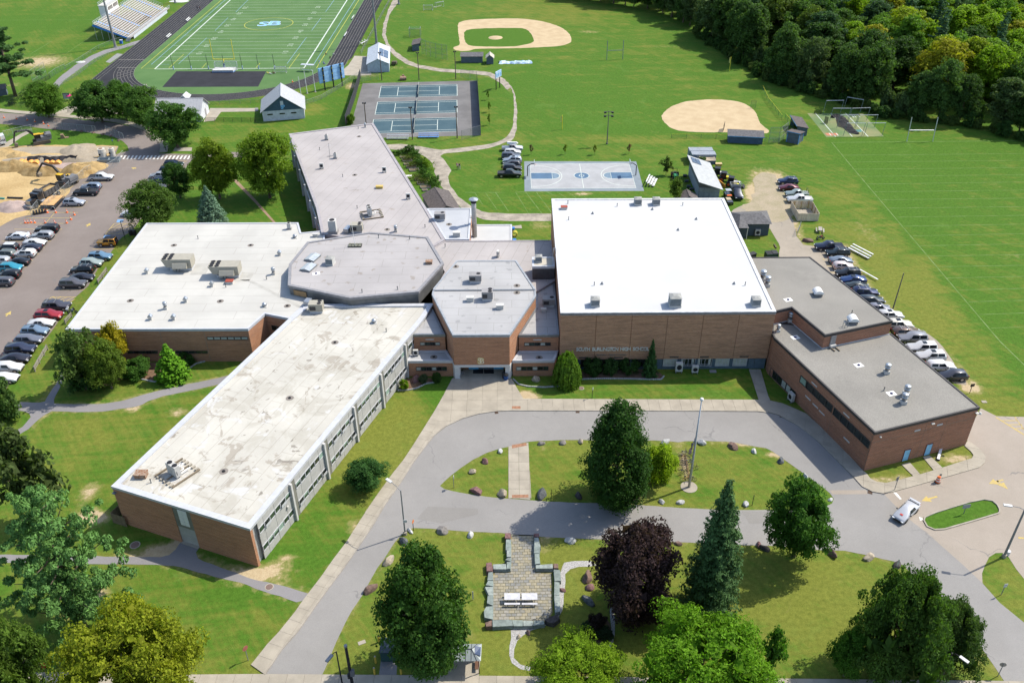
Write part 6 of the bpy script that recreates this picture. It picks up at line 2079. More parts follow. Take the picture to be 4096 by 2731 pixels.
def ptree(kind,cx,top,base,width,label,col,rz=None,**k):
 if kind in('spruce','blue','fir','pine','tallpine','weep'):
  Y=G(-1,cx,base)[1]
  h=zat(cx,top,Y)+.3
  mid=(top+base)/2
  X=G(-1,cx,mid,h*.5)[0]
  dist=math.sqrt(X*X+Y*Y+(CH-h/2)**2)
  return tree(kind,(X,Y),label,col,h,width*1.7415/CF*dist/2,rz,**k)
 c,tk,H,RD,B0=TREES[kind]
 bot=base-.05*(base-top)
 mid=(top+bot)/2
 X,Y=G(-1,cx,mid,4)
 dist=math.sqrt(X*X+Y*Y+(CH-4)**2)
 m=1.7415/CF*dist
 r,b=width*m/2,(bot-top)*m/2
 ph=math.atan2(CH-4,math.hypot(X,Y))
 q=b*b-(r*sin(ph))**2
 rz_=max(math.sqrt(max(q,0))/cos(ph),.55*r)
 h=2*rz_*H/(H-B0)
 X,Y=G(-1,cx,mid,h-rz_)
 return tree(kind,(X,Y),label,col,h,r,rz,**k)
GD,GM,GB,GY_,GYG,GBL,GPN,GPUR=(.030,.055,.014),(.044,.085,.016),(.085,.155,.012),(.20,.20,.012),(.11,.145,.014),(.075,.115,.098),(.075,.125,.055),(.030,.019,.020)
for a in(
('oval',1420,930,1166,158,'large dark green egg shaped tree on the oval island',(.029,.073,.013)),
('round',1517,1015,1112,84,'bright yellow green bush beside the dark egg shaped tree',(.204,.300,.016),'yellow_green_shrub'),
('purple',1466,1208,1432,196,'dark purple leaved maple in front of the lower driveway',(.041,.025,.026)),
('spruce',1648,1110,1392,142,'tall grey green spruce beside the purple maple',(.059,.118,.039)),
('maple2',1845,1106,1278,150,'round green maple with visible trunk right of the spruce',(.047,.118,.016)),
('spread',2085,1320,1560,200,'largest dark green spreading crab apple at the lower right, beside the curving drive',(.049,.100,.017)),
('spread',2185,1375,1530,150,'dark spreading crab apple hugging the curved drive, right of the largest one',(.047,.088,.020)),
('maple',1955,1450,1552,84,'small fresh green tree at the left foot of the spreading crab apples',(.059,.146,.016)),
('locust',1610,1400,1690,305,'broad bright green tree at the bottom edge below the purple maple',(.100,.212,.011)),
('thin',1778,1440,1540,66,'small slim green tree at the right side of the broad bright tree',(.059,.146,.016)),
('locust',1335,1460,1660,220,'yellowish green tree at the bottom edge below the patio',(.136,.227,.011)),
('oak',976,1266,1548,205,'tall dark green oak left of the stone patio, over the bus shelter',(.040,.094,.015)),
('maple',838,1047,1132,100,'small round maple on the lawn beside the classroom wing',(.042,.106,.025)),
('pine',138,1138,1440,262,'big blue green white pine with layered boughs on the left lawn',(.100,.205,.054)),
('locust',296,1405,1690,275,'yellowing tree at the bottom edge of the left lawn',(.180,.210,.014)),
('maple2',10,1435,1640,140,'olive green tree cut by the bottom left corner',(.071,.125,.017)),
('thin',40,985,1165,150,'half bare dark tree with dead branches at the left edge',(.053,.080,.022)),
('scrub',5,878,960,70,'dark green tree cut by the left edge beside the path junction',(.059,.109,.024)),
('thin',172,760,876,104,'feathery birch with pale drooping twigs in front of the low wing',(.077,.125,.029)),
('round',256,750,850,62,'golden yellow bush against the brick wall of the low wing',(.288,.240,.014),'golden_shrub'),
('maple',238,786,884,84,'olive bush between the birch and the golden bush',(.100,.154,.020)),
('scrub',196,822,890,92,'dark evergreen bush at the foot of the birch',(.032,.076,.017)),
('round',308,822,872,68,'rounded green shrub on the mulch bed by the low wing',(.049,.118,.017)),
('fir',388,797,868,80,'bright green soft conifer against the brick wall of the low wing',(.088,.212,.011)),
('round',426,808,842,44,'dark round shrub half behind the bright green conifer',(.037,.091,.015)),
('weep',1303,816,880,66,'weeping green tree in front of the gymnasium wall',(.088,.168,.017)),
('clip',1361,820,864,46,'left of three clipped dark shrubs along the gymnasium wall',(.030,.073,.016)),
('clip',1403,824,864,38,'middle and smallest of three clipped dark shrubs along the gymnasium wall',(.035,.080,.020)),
('clip',1446,820,862,50,'right and broadest of three clipped dark shrubs along the gymnasium wall',(.029,.073,.014)),
('fir',1497,786,862,38,'pointed dark conifer covering the last letter on the gymnasium wall',(.035,.085,.022)),
('round',928,870,896,24,'bright yellow green small shrub at the end of the classroom wing',(.130,.220,.011)),
('clip',1003,855,880,22,'dark clipped shrub beside the left entrance pillar',(.035,.080,.016)),
('round',972,858,882,22,'greyish small shrub beside the purple boulder near the entrance',(.065,.095,.044)),
('maple2',490,330,440,100,'yellow green tree left of the pinkish grey wing, beside the reddish path',(.124,.182,.014)),
('maple',606,312,436,118,'green and yellow tree nearest the pinkish grey wing',(.112,.182,.014)),
('blue',480,432,520,76,'silvery blue spruce behind the low white roof',(.124,.205,.132)),
('maple',345,424,520,104,'broad olive green tree at the back corner of the low wing',(.065,.118,.020)),
('maple',404,377,445,64,'small dense dark tree over the parked cars',(.037,.088,.017)),
('tallpine',12,68,222,100,'tall ragged pine at the left frame edge',(.053,.114,.031)),
('maple',100,196,258,82,'first and leftmost of the street trees along the access road',(.065,.139,.016)),
('maple2',222,192,268,104,'largest of the street trees along the access road',(.053,.118,.022)),
('maple',278,193,262,66,'street tree hidden behind the largest one by the access road',(.059,.132,.020)),
('maple2',325,205,282,84,'street tree in front of the white ticket building',(.059,.128,.022)),
('maple2',396,242,328,108,'street tree nearest the crosswalk, at the right end of the row',(.056,.125,.022)),
('round',422,268,292,30,'small bright bush beside the white ticket building',(.088,.182,.020)),
('thin',1555,408,458,52,'thin young tree beside the sloped grey shed',(.088,.146,.020)),
('thin',1532,360,396,30,'small spindly tree behind the green tractor',(.083,.125,.029)),
('scrub',1612,362,390,30,'grey green bush between shipping containers and sloped shed',(.083,.132,.039)),
('round',805,262,285,20,'small bright bush at the corner of the tennis fence',(.100,.191,.015)),
):
 ptree(a[0],a[1],a[2],a[3],a[4],a[5],a[6],name=a[7]if len(a)>7 else None)
c=G(-1,92,1085,3.5)
for i,(t_,x,y,h,cl,lab)in EN(((1,2133,918,3.4,(.098,.171,.017),'sapling beside the scoreboard, farthest of three right of the tennis courts'),(1,2140,1030,3.6,(.098,.171,.017),'middle of three saplings right of the tennis courts'),(1,2144,1150,3.8,(.098,.171,.017),'nearest of three saplings right of the tennis courts'),(2,176,1420,3.2,(.13,.10,.05),'bare brown sapling by the cars on the grass'),(2,487,1420,3.2,(.127,.183,.017),'yellow green sapling behind the basketball court, second in its row'),(2,757,1422,3.2,(.118,.159,.017),'yellow green sapling behind the middle of the basketball court'),(2,1073,1415,3.2,(.15,.085,.05),'reddish sapling behind the right end of the basketball court'))):
 tree('sapl',G(t_,x,y),lab,cl,h*.85,.6,group='saplings staked in the grass')
def HG_(label,pts,h,w,col,seed):
 rng=np.random.default_rng(seed)
 q=np.array(RS(pts,.5))
 k=len(q)*5
 c=np.concatenate([q[rng.integers(0,len(q),k)]+rng.normal(size=(k,2))*w*.33,.3+rng.random((k,1))*(h-.6)],1)
 p,n=puffs(rng,c,.28+.3*rng.random(k),34,.13,rand=.6)
 t=TH('hedge',label,'hedge')
 o=link('foliage',LM2('foliage',p,n,.13,rng),t)
 o.color=(*col,1)
 m=M()
 for a in q[::3]:
  m.tube((a[0],a[1],0),(a[0]+.1,a[1],h*.6),.04,n=5)
 m.o('stems',BARK,t)
for i,(s_,l_)in EN((('1:1270,1430 1410,1398','low leafy hedge closing the top of the vegetable garden'),('1:1415,1400 1480,1470 1530,1540','upper part of the tall dark hedge beside the gravel road'),('5:1520,20 1570,80 1670,165','lower part of the leafy hedge ending at the dark shed roof'),('1:1510,1490 1560,1530 1600,1566','bright yellow green stretch in the middle of the garden hedge'))):
 HG_(l_,PT(s_),(1.3,2.2,2.0,1.9)[i],(1.3,2.0,2.2,1.8)[i],(.045,.10,.016)if i<3 else(.11,.19,.014),80+i)
 # ------------------------------------------------------------------ the woods
EDGE=[(14,396),(35,381),(57,363),(69,331),(76,300),(82,276),(98,259),(107,244),(128,236),(137,227),(152,214),(170,196)]
def edge_x(y):
 for(xa,ya),(xb,yb)in zip(EDGE,EDGE[1:]):
  if yb<=y<=ya:
   return xa+(xb-xa)*(ya-y)/(ya-yb)
 return EDGE[0][0]if y>EDGE[0][1]else 1e9
rw=random.Random(21)
cand=[]
def ok(x,y,d):
 return all((x-a)**2+(y-b)**2>d*d for a,b in cand)
for p in RS(EDGE,5.2):
 q=(p[0]+3.2+rw.uniform(-.6,1.2),p[1]+1.2+rw.uniform(-.8,.8))
 cand.append(q)
n_edge=len(cand)
tries=0
while len(cand)<268 and tries<40000:
 tries+=1
 y=rw.uniform(205,440)
 x=rw.uniform(0,250)
 if x>.60*y+14 or(y>400 and rw.random()<.35):
  continue
 if x<edge_x(min(y,396))+4.5 and y<396 or(y>=396 and x<8+(y-396)*-.2):
  continue
 if ok(x,y,7.3 if y<330 else 8.4):
  cand.append((x,y))
LABW={'wood':'broad dark green tree in the crowded woods beyond the ball fields','bright':'sunlit yellow green tree in the crowded woods beyond the ball fields','pine':'tall blue green pine rising in the woods beyond the ball fields','edge':'leafy tree along the shaded front edge of the woods','scrub':'low bush at the shaded foot of the woods'}
for i,(x,y)in EN(cand):
 deep=x-edge_x(min(y,395.9))if y<396 else 40
 e=i<n_edge
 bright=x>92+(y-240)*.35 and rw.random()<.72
 pine=(not bright and rw.random()<.3 and x<150)and not e
 if e:
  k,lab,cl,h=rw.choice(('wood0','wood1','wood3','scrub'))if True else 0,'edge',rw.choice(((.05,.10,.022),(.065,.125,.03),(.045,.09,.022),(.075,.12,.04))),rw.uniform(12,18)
  if k=='scrub':
   h=rw.uniform(5,8)
 elif pine:
  k,lab,cl,h='woodpine','pine',rw.choice(((.06,.125,.052),(.07,.135,.06))),rw.uniform(19,24)
 else:
  k='wood%d'%rw.randrange(5)
  h=rw.uniform(14,19)
  if bright:
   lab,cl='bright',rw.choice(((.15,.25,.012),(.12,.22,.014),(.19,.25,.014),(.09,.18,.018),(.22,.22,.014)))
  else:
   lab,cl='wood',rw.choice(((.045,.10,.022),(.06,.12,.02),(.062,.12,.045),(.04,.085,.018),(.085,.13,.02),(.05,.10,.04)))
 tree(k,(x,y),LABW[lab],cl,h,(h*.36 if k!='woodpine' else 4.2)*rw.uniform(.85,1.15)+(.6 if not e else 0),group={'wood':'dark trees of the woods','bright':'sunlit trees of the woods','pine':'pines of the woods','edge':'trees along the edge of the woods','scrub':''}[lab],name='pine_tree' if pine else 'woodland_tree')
for j,p in EN(RS([(x-.5,y-1.5)for x,y in EDGE[3:]],3.6)):
 tree('scrub',(p[0]+rw.uniform(-.8,.8),p[1]+rw.uniform(-.8,.8)),LABW['scrub'],rw.choice(((.049,.098,.021),(.034,.079,.017),(.069,.110,.025))),rw.uniform(1.8,4.2),rw.uniform(1.6,2.6),group='bushes at the foot of the woods')
 # ------------------------------------------------------------------ huts, fences, poles and sports gear
CORR=mat('metal_roof_white',(.36,.36,.365),.5,.1,.4,.06)
SIDW=mat('siding_white',(.46,.47,.49),.7)
SIDG=mat('siding_grey_blue',(.085,.105,.125),.8,0,.2,.12)
SIDB=mat('siding_slate_blue',(.05,.085,.115),.8,0,.2,.1)
SHING=mat('shingle_grey',(.12,.118,.12),.95,0,.1,.2,2,fine=.2,fsc=8)
SHINGB=mat('shingle_brown_grey',(.105,.092,.088),.95,0,.1,.2,2,fine=.2,fsc=8)
TRIMB=mat('trim_blue',(.07,.20,.38),.6)
CONT=mat('container_blue_grey',(.16,.20,.235),.6,.1,.3,.12,.8)
CONTR=mat('container_roof',(.26,.285,.31),.55,.1,.3,.1,.8)
PANEL=mat('solar_panel',(.03,.05,.095),.2,.2,.6)
POLEG=mat('pole_grey',(.19,.195,.20),.6,.2,.3)
POLED=mat('pole_dark',(.018,.018,.02),.5,.2)
WOODP=mat('pole_wood',(.105,.08,.062),.9)
WOODB=mat('board_pale',(.50,.43,.32),.85,0,.2,.12,1.2,rnd=.08)
ALU=mat('aluminium',(.50,.51,.52),.4,.5,.4,.08)
YELP=mat('post_yellow',(.58,.50,.04),.6)
SCREEN=mat('windscreen_dark',(.03,.032,.036),.9)
def LM_(name,c,a):
 n=N(name)
 n.fin(c,.7,.2)
 tr=n.n('BsdfTransparent')
 ms=n.n('MixShader')
 ms.inputs[0].default_value=a
 n.l(tr.outputs[0],ms.inputs[1])
 n.l(n.b.outputs[0],ms.inputs[2])
 n.l(ms.outputs[0],n.out.inputs[0])
 return n.mat
LINK=LM_('chain_link',(.20,.23,.21),.22)
LINKG=LM_('chain_link_green',(.05,.14,.09),.2)
NETB=LM_('black_net',(.012,.012,.013),.72)
def gable(name,label,cat,c,L_,Wd,hw,hr,rz,wm,rm,ov=.3,ribs=0,trim=None,front=None):
 t=TH(name,label,cat,(c[0],c[1],0),rz)
 x,y=L_/2,Wd/2
 v=[(-x,-y,0),(x,-y,0),(x,y,0),(-x,y,0),(-x,-y,hw),(x,-y,hw),(x,y,hw),(-x,y,hw),(-x,0,hr),(x,0,hr)]
 M().add(v,[(0,1,5,4),(2,3,7,6),(1,2,6,9,5),(3,0,4,8,7)]).o('wall',wm,t)
 dz=(hr-hw)/y*ov
 X_=x+ov
 for s in(-1,1):
  a,b=(s*(y+ov),hw-dz+.04),(0,hr+.04)
  v=[(-X_,a[0],a[1]),(X_,a[0],a[1]),(X_,b[0],b[1]),(-X_,b[0],b[1])]
  v+=[(p[0],p[1],p[2]+.1)for p in v]
  f=[(0,1,2,3),(7,6,5,4),(0,4,5,1),(1,5,6,2),(2,6,7,3),(3,7,4,0)]
  if s<0:
   f=[q[::-1]for q in f]
  M().add(v,f).o('roof_slope',rm,t)
  for i in RG(ribs):
   xx=-X_+(i+.5)*2*X_/ribs
   BE((xx,a[0],a[1]+.12),(xx,b[0],b[1]+.12),.05,.06).o('standing_seam',rm,t)
 BX((0,0,hr+.15),(2*X_,.22,.06)).o('ridge_cap',trim or rm,t)
 return t
t=gable('ticket_building','white building with pale metal roof and front gable behind the street trees','building',(-94.4,246.4),12.6,8.2,2.6,5.4,0,SIDW,CORR,.45,14)
for(x,y,z,s)in((-.6,-3.0,4.3,1.6),(1.0,1.4,6.3,1.3)):
 M().add([(x-s,y-s,z-1.4),(x+s,y-s,z-1.4),(x,y-s,z),(x-s,y+s*1.6,z-1.0),(x+s,y+s*1.6,z-1.0),(x,y+s*1.6,z)],[(0,1,2),(3,5,4),(0,2,5,3),(1,4,5,2)]).o('roof_gable',CORR,t)
w=Wall((-94.4-6.3,246.4-4.1),(-94.4+6.3,246.4-4.1))
BX((4.6,-4.12,1.3),(1.3,.08,1.0)).o('window',GLASS,t)
BX((6.32,1.0,1.05),(.08,1.0,2.1)).o('door',UNITG,t)
a,b=V3(G(1,65,1118)),V3(G(1,455,1088))
ang=math.atan2(b.y-a.y,b.x-a.x)
d=(b-a).normalized()
nrm_=V3((-d.y,d.x))
c=(a+b)/2+nrm_*5.4
t=gable('snack_hut','white walled hut with blue gable, pale metal roof and SB letters','building',c,10.8,11.6,2.9,7.0,ang+PI/2,SIDW,CORR,.5,10)
M().add([(-5.43,-5.8,2.9),(-5.43,5.8,2.9),(-5.43,0,6.95)],[(0,2,1)]).o('blue_gable',SIDB,t)
for y in(-2.9,.3,3.7):
 BX((-5.44,y,1.9),(.08,1.5,.36)).o('window',GLASS,t)
BX((-5.46,.05,4.9),(.06,.85,1.25)).o('gable_vent',SIDW,t)
for i,ch in EN('SB'):
 text('letter',ch,1.5,LOGOB,(-5.47-i*.02,.1-i*.45,3.75),(PI/2,0,-PI/2),.02,bold=.08,parent=t)
a,b=V3(G(1,1010,660)),V3(G(1,1197,665))
c=V3((-44.0,296.5))
t=gable('equipment_store','pale blue white store with four solar panels on its metal roof beside the track','building',c,18.5,7.0,2.7,4.3,PI/2+.10,mat('siding_pale_blue',(.33,.37,.43),.7),mat('roof_pale_blue',(.40,.425,.455),.5,.1),.3)
for i in RG(2):
 for j in RG(2):
  x0,x1=(-4.6+i*4.2,-.6+i*4.2)
  y0=-(.4+j*1.5)
  y1=y0-1.35
  zz=lambda y:4.3+.2-abs(y)*.457
  v=[(x0,y0,zz(y0)),(x1,y0,zz(y0)),(x1,y1,zz(y1)),(x0,y1,zz(y1))]
  M().add(v+[(p[0],p[1],p[2]+.06)for p in v],[(3,2,1,0),(4,5,6,7),(0,1,5,4),(1,2,6,5),(2,3,7,6),(3,0,4,7)]).o('solar_panel',PANEL,t)
def LT_(name,label,cat,c,L_,D_,hf,hb,rz,wm,rm,trim=TRIMB,openf=False):
 t=TH(name,label,cat,(c[0],c[1],0),rz)
 x,y=L_/2,D_/2
 v=[(-x,-y,0),(x,-y,0),(x,y,0),(-x,y,0),(-x,-y,hf),(x,-y,hf),(x,y,hb),(-x,y,hb)]
 f=[(2,3,7,6),(1,2,6,5),(3,0,4,7)]+([]if openf else[(0,1,5,4)])
 M().add(v,f).o('wall',wm,t)
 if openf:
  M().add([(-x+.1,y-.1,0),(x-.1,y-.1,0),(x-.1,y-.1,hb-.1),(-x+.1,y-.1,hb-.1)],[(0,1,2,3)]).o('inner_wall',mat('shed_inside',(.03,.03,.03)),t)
 o_=.28
 v=[(-x-o_,-y-o_,hf+.02),(x+o_,-y-o_,hf+.02),(x+o_,y+o_,hb+.02),(-x-o_,y+o_,hb+.02)]
 M().add(v+[(p[0],p[1],p[2]+.12)for p in v],[(3,2,1,0),(4,5,6,7),(0,1,5,4),(1,2,6,5),(2,3,7,6),(3,0,4,7)]).o('roof',rm,t)
 if trim:
  BX((0,-y-.31,hf+.02),(L_+.6,.05,.2)).o('trim',trim,t)
 return t
LT_('dugout','grey roofed dugout facing the baseball diamond beside the batting cage','dugout',(-33.0,314.3),6.4,2.4,2.6,2.0,PI/2,SIDG,SHINGB,None,True)
LT_('dugout','long grey dugout behind home plate of the baseball diamond','dugout',(-12.9,298.4),7.2,2.6,2.0,2.6,0,SIDG,SHING,None)
gable('tool_shed','small grey shed with pale peaked roof beside the long baseball dugout','shed',(-6.8,297.0),3.4,2.3,2.1,3.0,PI/2,SIDG,mat('shed_roof_cream',(.34,.32,.27),.8))
LT_('dugout','long blue dugout along the softball diamond','dugout',(62.7,224.6),9.0,2.6,1.9,2.6,-.15,mat('dugout_blue',(.045,.075,.12),.8),SHING)
LT_('dugout','blue trimmed dugout with open front at the corner of the softball diamond','dugout',(79.2,232.6),8.0,2.8,2.7,2.1,-PI/2-.05,SIDG,SHINGB,TRIMB,True)
LT_('announcer_shed','small blue grey shed with sloped roof and blue corner trim by the softball backstop','shed',(76.0,224.6),3.2,3.2,3.0,2.4,-.62,SIDG,SHINGB)
o=SC.objects['announcer_shed']
for x,y in((-1.6,-1.6),(1.6,-1.6),(1.6,1.6)):
 BX((x,y,1.25),(.2,.2,2.5)).o('corner_trim',TRIMB,o)
BX((-1.63,-.4,1.6),(.06,.7,.7)).o('window',GLASS,o)
for i,(lab,y)in EN((('farther of two blue grey shipping containers side by side',213.2),('nearer of two blue grey shipping containers, beside the covered trailer',210.6))):
 t=TH('shipping_container',lab,'container',(48.6+.2*i,y,0),-.01,'shipping containers by the ball field')
 BX((0,0,1.3),(6.06,2.4,2.5)).o('body',CONT,t)
 BX((0,0,2.58),(6.06,2.4,.06)).o('roof',CONTR,t)
 for k in RG(20):
  BX((-2.85+k*.3,0,2.625),(.13,2.3,.04)).o('roof_rib',CONTR,t)
 for k in RG(16):
  BX((-2.8+k*.37,-1.215,1.3),(.16,.05,2.3)).o('wall_rib',CONT,t)
t=TH('sloped_shed','big grey shed made of containers under one sloping pale roof with solar panels','shed')
q=[(43.9,189.6),(48.8,189.5),(48.8,203),(43.9,203)]
PR(q,0,2.6).o('wall',mat('shed_wall_grey_blue',(.20,.235,.265),.75),t)
v=[(43.2,187.2,4.9),(49.1,187.6,2.75),(49.1,203.6,2.75),(43.2,203.4,4.9)]
M().add(v+[(a[0],a[1],a[2]+.14)for a in v],[(3,2,1,0),(4,5,6,7),(0,1,5,4),(1,2,6,5),(2,3,7,6),(3,0,4,7)]).o('roof',mat('shed_roof_pale',(.30,.31,.31),.7,0,.3,.1,1.2),t)
M().add([(43.9,189.6,2.6),(48.8,189.5,2.6),(48.8,189.5,2.8),(43.9,189.6,4.6),(43.9,203,2.6),(43.9,203,4.6)],[(0,1,2,3),(0,3,5,4)]).o('upper_wall',mat('shed_upper_grey',(.105,.115,.12),.8),t)
for k in RG(4):
 for m_ in RG(2):
  BX((44.55+k*1.22,189.48,.72+m_*1.2),(1.1,.06,1.05)).o('door_panel',mat('container_door',(.23,.265,.28),.6),t)
for i in RG(2):
 for j in RG(2):
  x0,y0=43.9+i*1.15,199.3+j*1.7
  zz=lambda x:4.9-(x-43.2)*.3644+.19
  v=[(x0,y0,zz(x0)),(x0+1.05,y0,zz(x0+1.05)),(x0+1.05,y0+1.6,zz(x0+1.05)),(x0,y0+1.6,zz(x0))]
  M().add(v+[(p[0],p[1],p[2]+.05)for p in v],[(3,2,1,0),(4,5,6,7),(0,1,5,4),(1,2,6,5),(2,3,7,6),(3,0,4,7)]).o('solar_panel',PANEL,t)
gable('small_shed','small shed with brown grey peaked roof between sloped shed and gym roof','shed',G(21,300,1440,1.5),3.4,4.2,2.0,3.1,PI/2,SIDG,SHINGB)
c=G(21,800,560,.9)
t=TH('covered_trailer','trailer under a tan tarpaulin in front of the shipping containers','trailer',(*c,0),.0)
PR([(-2.6,-1.0),(1.6,-1.0),(1.6,1.0),(-2.6,1.0)],.9,2.0).o('body',SIDG,t)
M().add([(-2.7,-1.1,2.0),(1.7,-1.1,2.0),(1.7,1.1,2.0),(-2.7,1.1,2.0),(-2.4,0,2.7),(-.4,0,2.2),(1.5,0,2.6)],[(0,5,4),(0,1,5),(1,6,5),(1,2,6),(2,3,5),(2,5,6),(3,4,5),(3,0,4)]).o('tarpaulin',mat('tarp_tan',(.33,.27,.19),.8),t)
for s in(-1,1):
 TU((-.5,s*1.0,.4),(-.5,s*1.2,.4),.4).o('wheel',TYRE,t)
t=TH('grey_outbuilding','slate blue outbuilding with grey shingle roof behind the gymnasium corner','building')
PR([(49.3,169.1),(50.6,169.1),(50.6,170.2),(55.6,170.2),(55.6,175.6),(48.8,175.2)],0,2.9).o('wall',mat('wall_slate',(.055,.075,.09),.8),t)
v=[(48.4,167.9,3.0),(50.6,167.9,3.0),(50.6,169.6,3.05),(55.9,169.6,3.05),(56.4,176.2,3.05),(48.2,175.6,3.0),(49.6,172.4,4.1),(54.2,173.0,4.1)]
M().add(v,[(0,1,2,6),(2,3,7,6),(3,4,7),(4,5,6,7),(5,0,6)]).o('roof',SHING,t)
BX((50.55,168.55,1.45),(.12,.12,2.9)).o('corner_post',WHITEP,t)
place('cond','white condenser standing by the slate blue outbuilding',G(6,2250,600),0,None,1.2)
gable('garden_shed','dark brown gable roof of a shed beside the gravel road and boiler block','shed',(-15.9,182.6),10.2,6.0,2.6,3.9,-1.25,SIDG,SHINGB,.3)
# board enclosure
t=TH('board_enclosure','open topped enclosure of pale boards beside the white pickup','enclosure')
bdm=BX((.24,0,.95),(.47,.05,1.85)).mesh('board',WOODB)
cs=[(63.9,177.1),(68.5,177.0),(68.75,183.4),(64.0,183.6)]
for a,b in zip(cs,cs[1:]+cs[:1]):
 w=Wall(a,b)
 k=int(w.L/.5)
 for i in RG(k):
  link('board',bdm,t,w.p(i*w.L/k,0,0),w.rz)
 for i in RG(3):
  BX(w.p(w.L*(i+.5)/3,.95,-.09),(.12,.12,1.9),w.rz).o('post',mat('post_yellow_wood',(.33,.22,.08)),t)
PR([(64.1,177.3),(68.4,177.2),(68.6,183.3),(64.2,183.4)],.0,.06).o('floor',CONC,t)
# dumpsters
t=TH('dumpster','dark green steel dumpster with open lid behind the upper gravel roof','dumpster',(*G(7,30,775,.8),0),.1)
BX((0,0,.75),(2.4,1.7,1.4)).o('body',mat('dumpster_green',(.02,.045,.035),.6),t)
BX((-.5,0,1.46),(1.2,1.5,.04)).o('opening',FAN,t)
BX((.65,0,1.5),(1.1,1.6,.08)).o('lid',PLAST,t)
t=TH('dumpster','small black bin beside the green dumpster against the gym side','dumpster',(*G(6,2205,775,.6),0),.5)
BX((0,0,.5),(1.5,1.0,1.0)).o('body',PLAST,t)
BX((0,0,1.03),(1.6,1.1,.08)).o('lid',mat('bin_lid',(.03,.032,.035)),t)
# fences
PM={}
def fence(label,pts,h,step,pm=POLEG,lm=LINK,rail=True,top=None,group=None,name='chain_link_fence',cat='fence',r=.04,bottom=.0):
 t=TH(name,label,cat,group=group)
 k=(round(h,2),pm.name,r)
 if k not in PM:
  PM[k]=TU((0,0,0),(0,0,h),r,n=6).mesh('post',pm)
 for p in RS(pts,step):
  link('post',PM[k],t,(p[0],p[1],0))
 if rail:
  PI_([(p[0],p[1],h)for p in pts],r*.8,5).o('top_rail',top or pm,t)
 if lm:
  n=len(pts)
  v=[(p[0],p[1],bottom+.03)for p in pts]+[(p[0],p[1],h-.02)for p in pts]
  M().add(v,[(i,i+1,n+i+1,n+i)for i in RG(n-1)]).o('mesh',lm,t)
 return t
fence('dark windscreen fence along the left end of the tennis courts',PT('1:825,1160 905,925 962,720'),3.0,3.0,POLED,SCREEN)
fence('dark windscreen fence along the right end of the tennis courts',PT('1:2030,742 2048,1000 2064,1245'),3.0,3.0,POLED,SCREEN)
fence('short wire fence at the near right corner of the tennis courts',PT('1:1890,1288 2064,1245'),2.8,3.0)
fence('wire fence at the far right corner of the tennis courts',PT('1:1882,718 2030,742'),2.8,3.4)
fence('wire fence at the far left corner of the tennis courts',PT('1:972,755 1050,738 1125,735'),2.8,3.2)
fence('silver wire fence running from blue hut up to the equipment store',PT('1:460,962 600,915 760,820 870,745 960,690'),1.3,3.0)
fence('wire fence between track and snack hut',PT('0:1925,965 2351,950')+PT('1:200,925 470,935'),1.1,3.0,POLEG,LINKG)
fence('wire fence along the right straight of the track',PT('1:965,505 1080,290 1250,-20'),1.3,3.0)
fence('wire fence between left playing field and track path',PT('0:605,640 740,560 900,455 1040,395 1170,360'),1.2,3.0,POLEG,LINKG)
fence('wire fence beside the path along the track chute',PT('0:500,835 600,760 720,690 830,600 940,530 1060,470 1230,430'),1.2,3.0)
fence('dark iron fence along the corner below the tall pine',PT('0:85,980 180,905 345,790 470,720'),1.5,2.2,POLED,LM_('iron_bars',(.015,.015,.016),.35))
fence('wire fence returning beside the old ball field',PT('0:460,725 520,680 605,640'),1.8,2.4,POLEG,LINKG)
fence('dark iron fence under the leftmost street tree',PT('0:85,975 300,1010 430,1025 535,1035'),1.2,2.4,POLED,LM_('iron_bars2',(.015,.015,.016),.3))
fence('dark iron fence under the row of street trees',PT('0:625,1035 800,1050 1000,1080 1300,1120'),1.2,2.4,POLED,LM_('iron_bars3',(.015,.015,.016),.3))
fence('dark iron fence before the blue hut lawn',PT('0:1890,1120 2351,1122'),1.2,2.6,POLED,LM_('iron_bars4',(.015,.015,.016),.3))
fence('softball fence with yellow top along the dugout side',PT('2:1463,1272 1720,1272 1975,1275'),1.2,4.0,mat('post_green',(.03,.08,.05)),LINKG,True,YELP)
fence('long softball fence with yellow top running towards the woods',PT('3:125,1100 0,940')+PT('2:2300,830'),1.4,3.5,mat('post_green',(.03,.08,.05)),LINKG,True,YELP)
fence('short softball fence with yellow top beside the open dugout',PT('3:228,1180 155,1095'),1.6,2.5,mat('post_green',(.03,.08,.05)),LINKG,True,YELP)
fence('low wire fence between blue dugout and softball backstop',PT('2:2320,1300')+PT('3:0,1312 105,1310'),1.2,2.5)
def BK_(label,pts,h,step=2.6,m=LINKG):
 t=fence(label,pts,h,step,POLEG,m,True,None,None,'backstop_fence','backstop',.05)
 for f in(.35,.68):
  PI_([(p[0],p[1],h*f)for p in pts],.035,5).o('rail',POLEG,t)
BK_('tall curved backstop fence behind the baseball home plate',PT('1:1525,495 1600,525 1680,545 1757,555'),5.0)
BK_('tall backstop of the old ball field beside the pine',PT('0:312,782 435,700'),4.6,3.0)
BK_('tall backstop fence behind the softball home plate',PT('3:5,1312 105,1310 168,1260'),4.2,2.6,LINK)
fence('green screen panel at the far edge of the softball infield',PT('2:2190,995 2235,995'),2.2,1.6,mat('post_green',(.03,.08,.05)),LINKG,True,None,None,'screen_panel','screen')
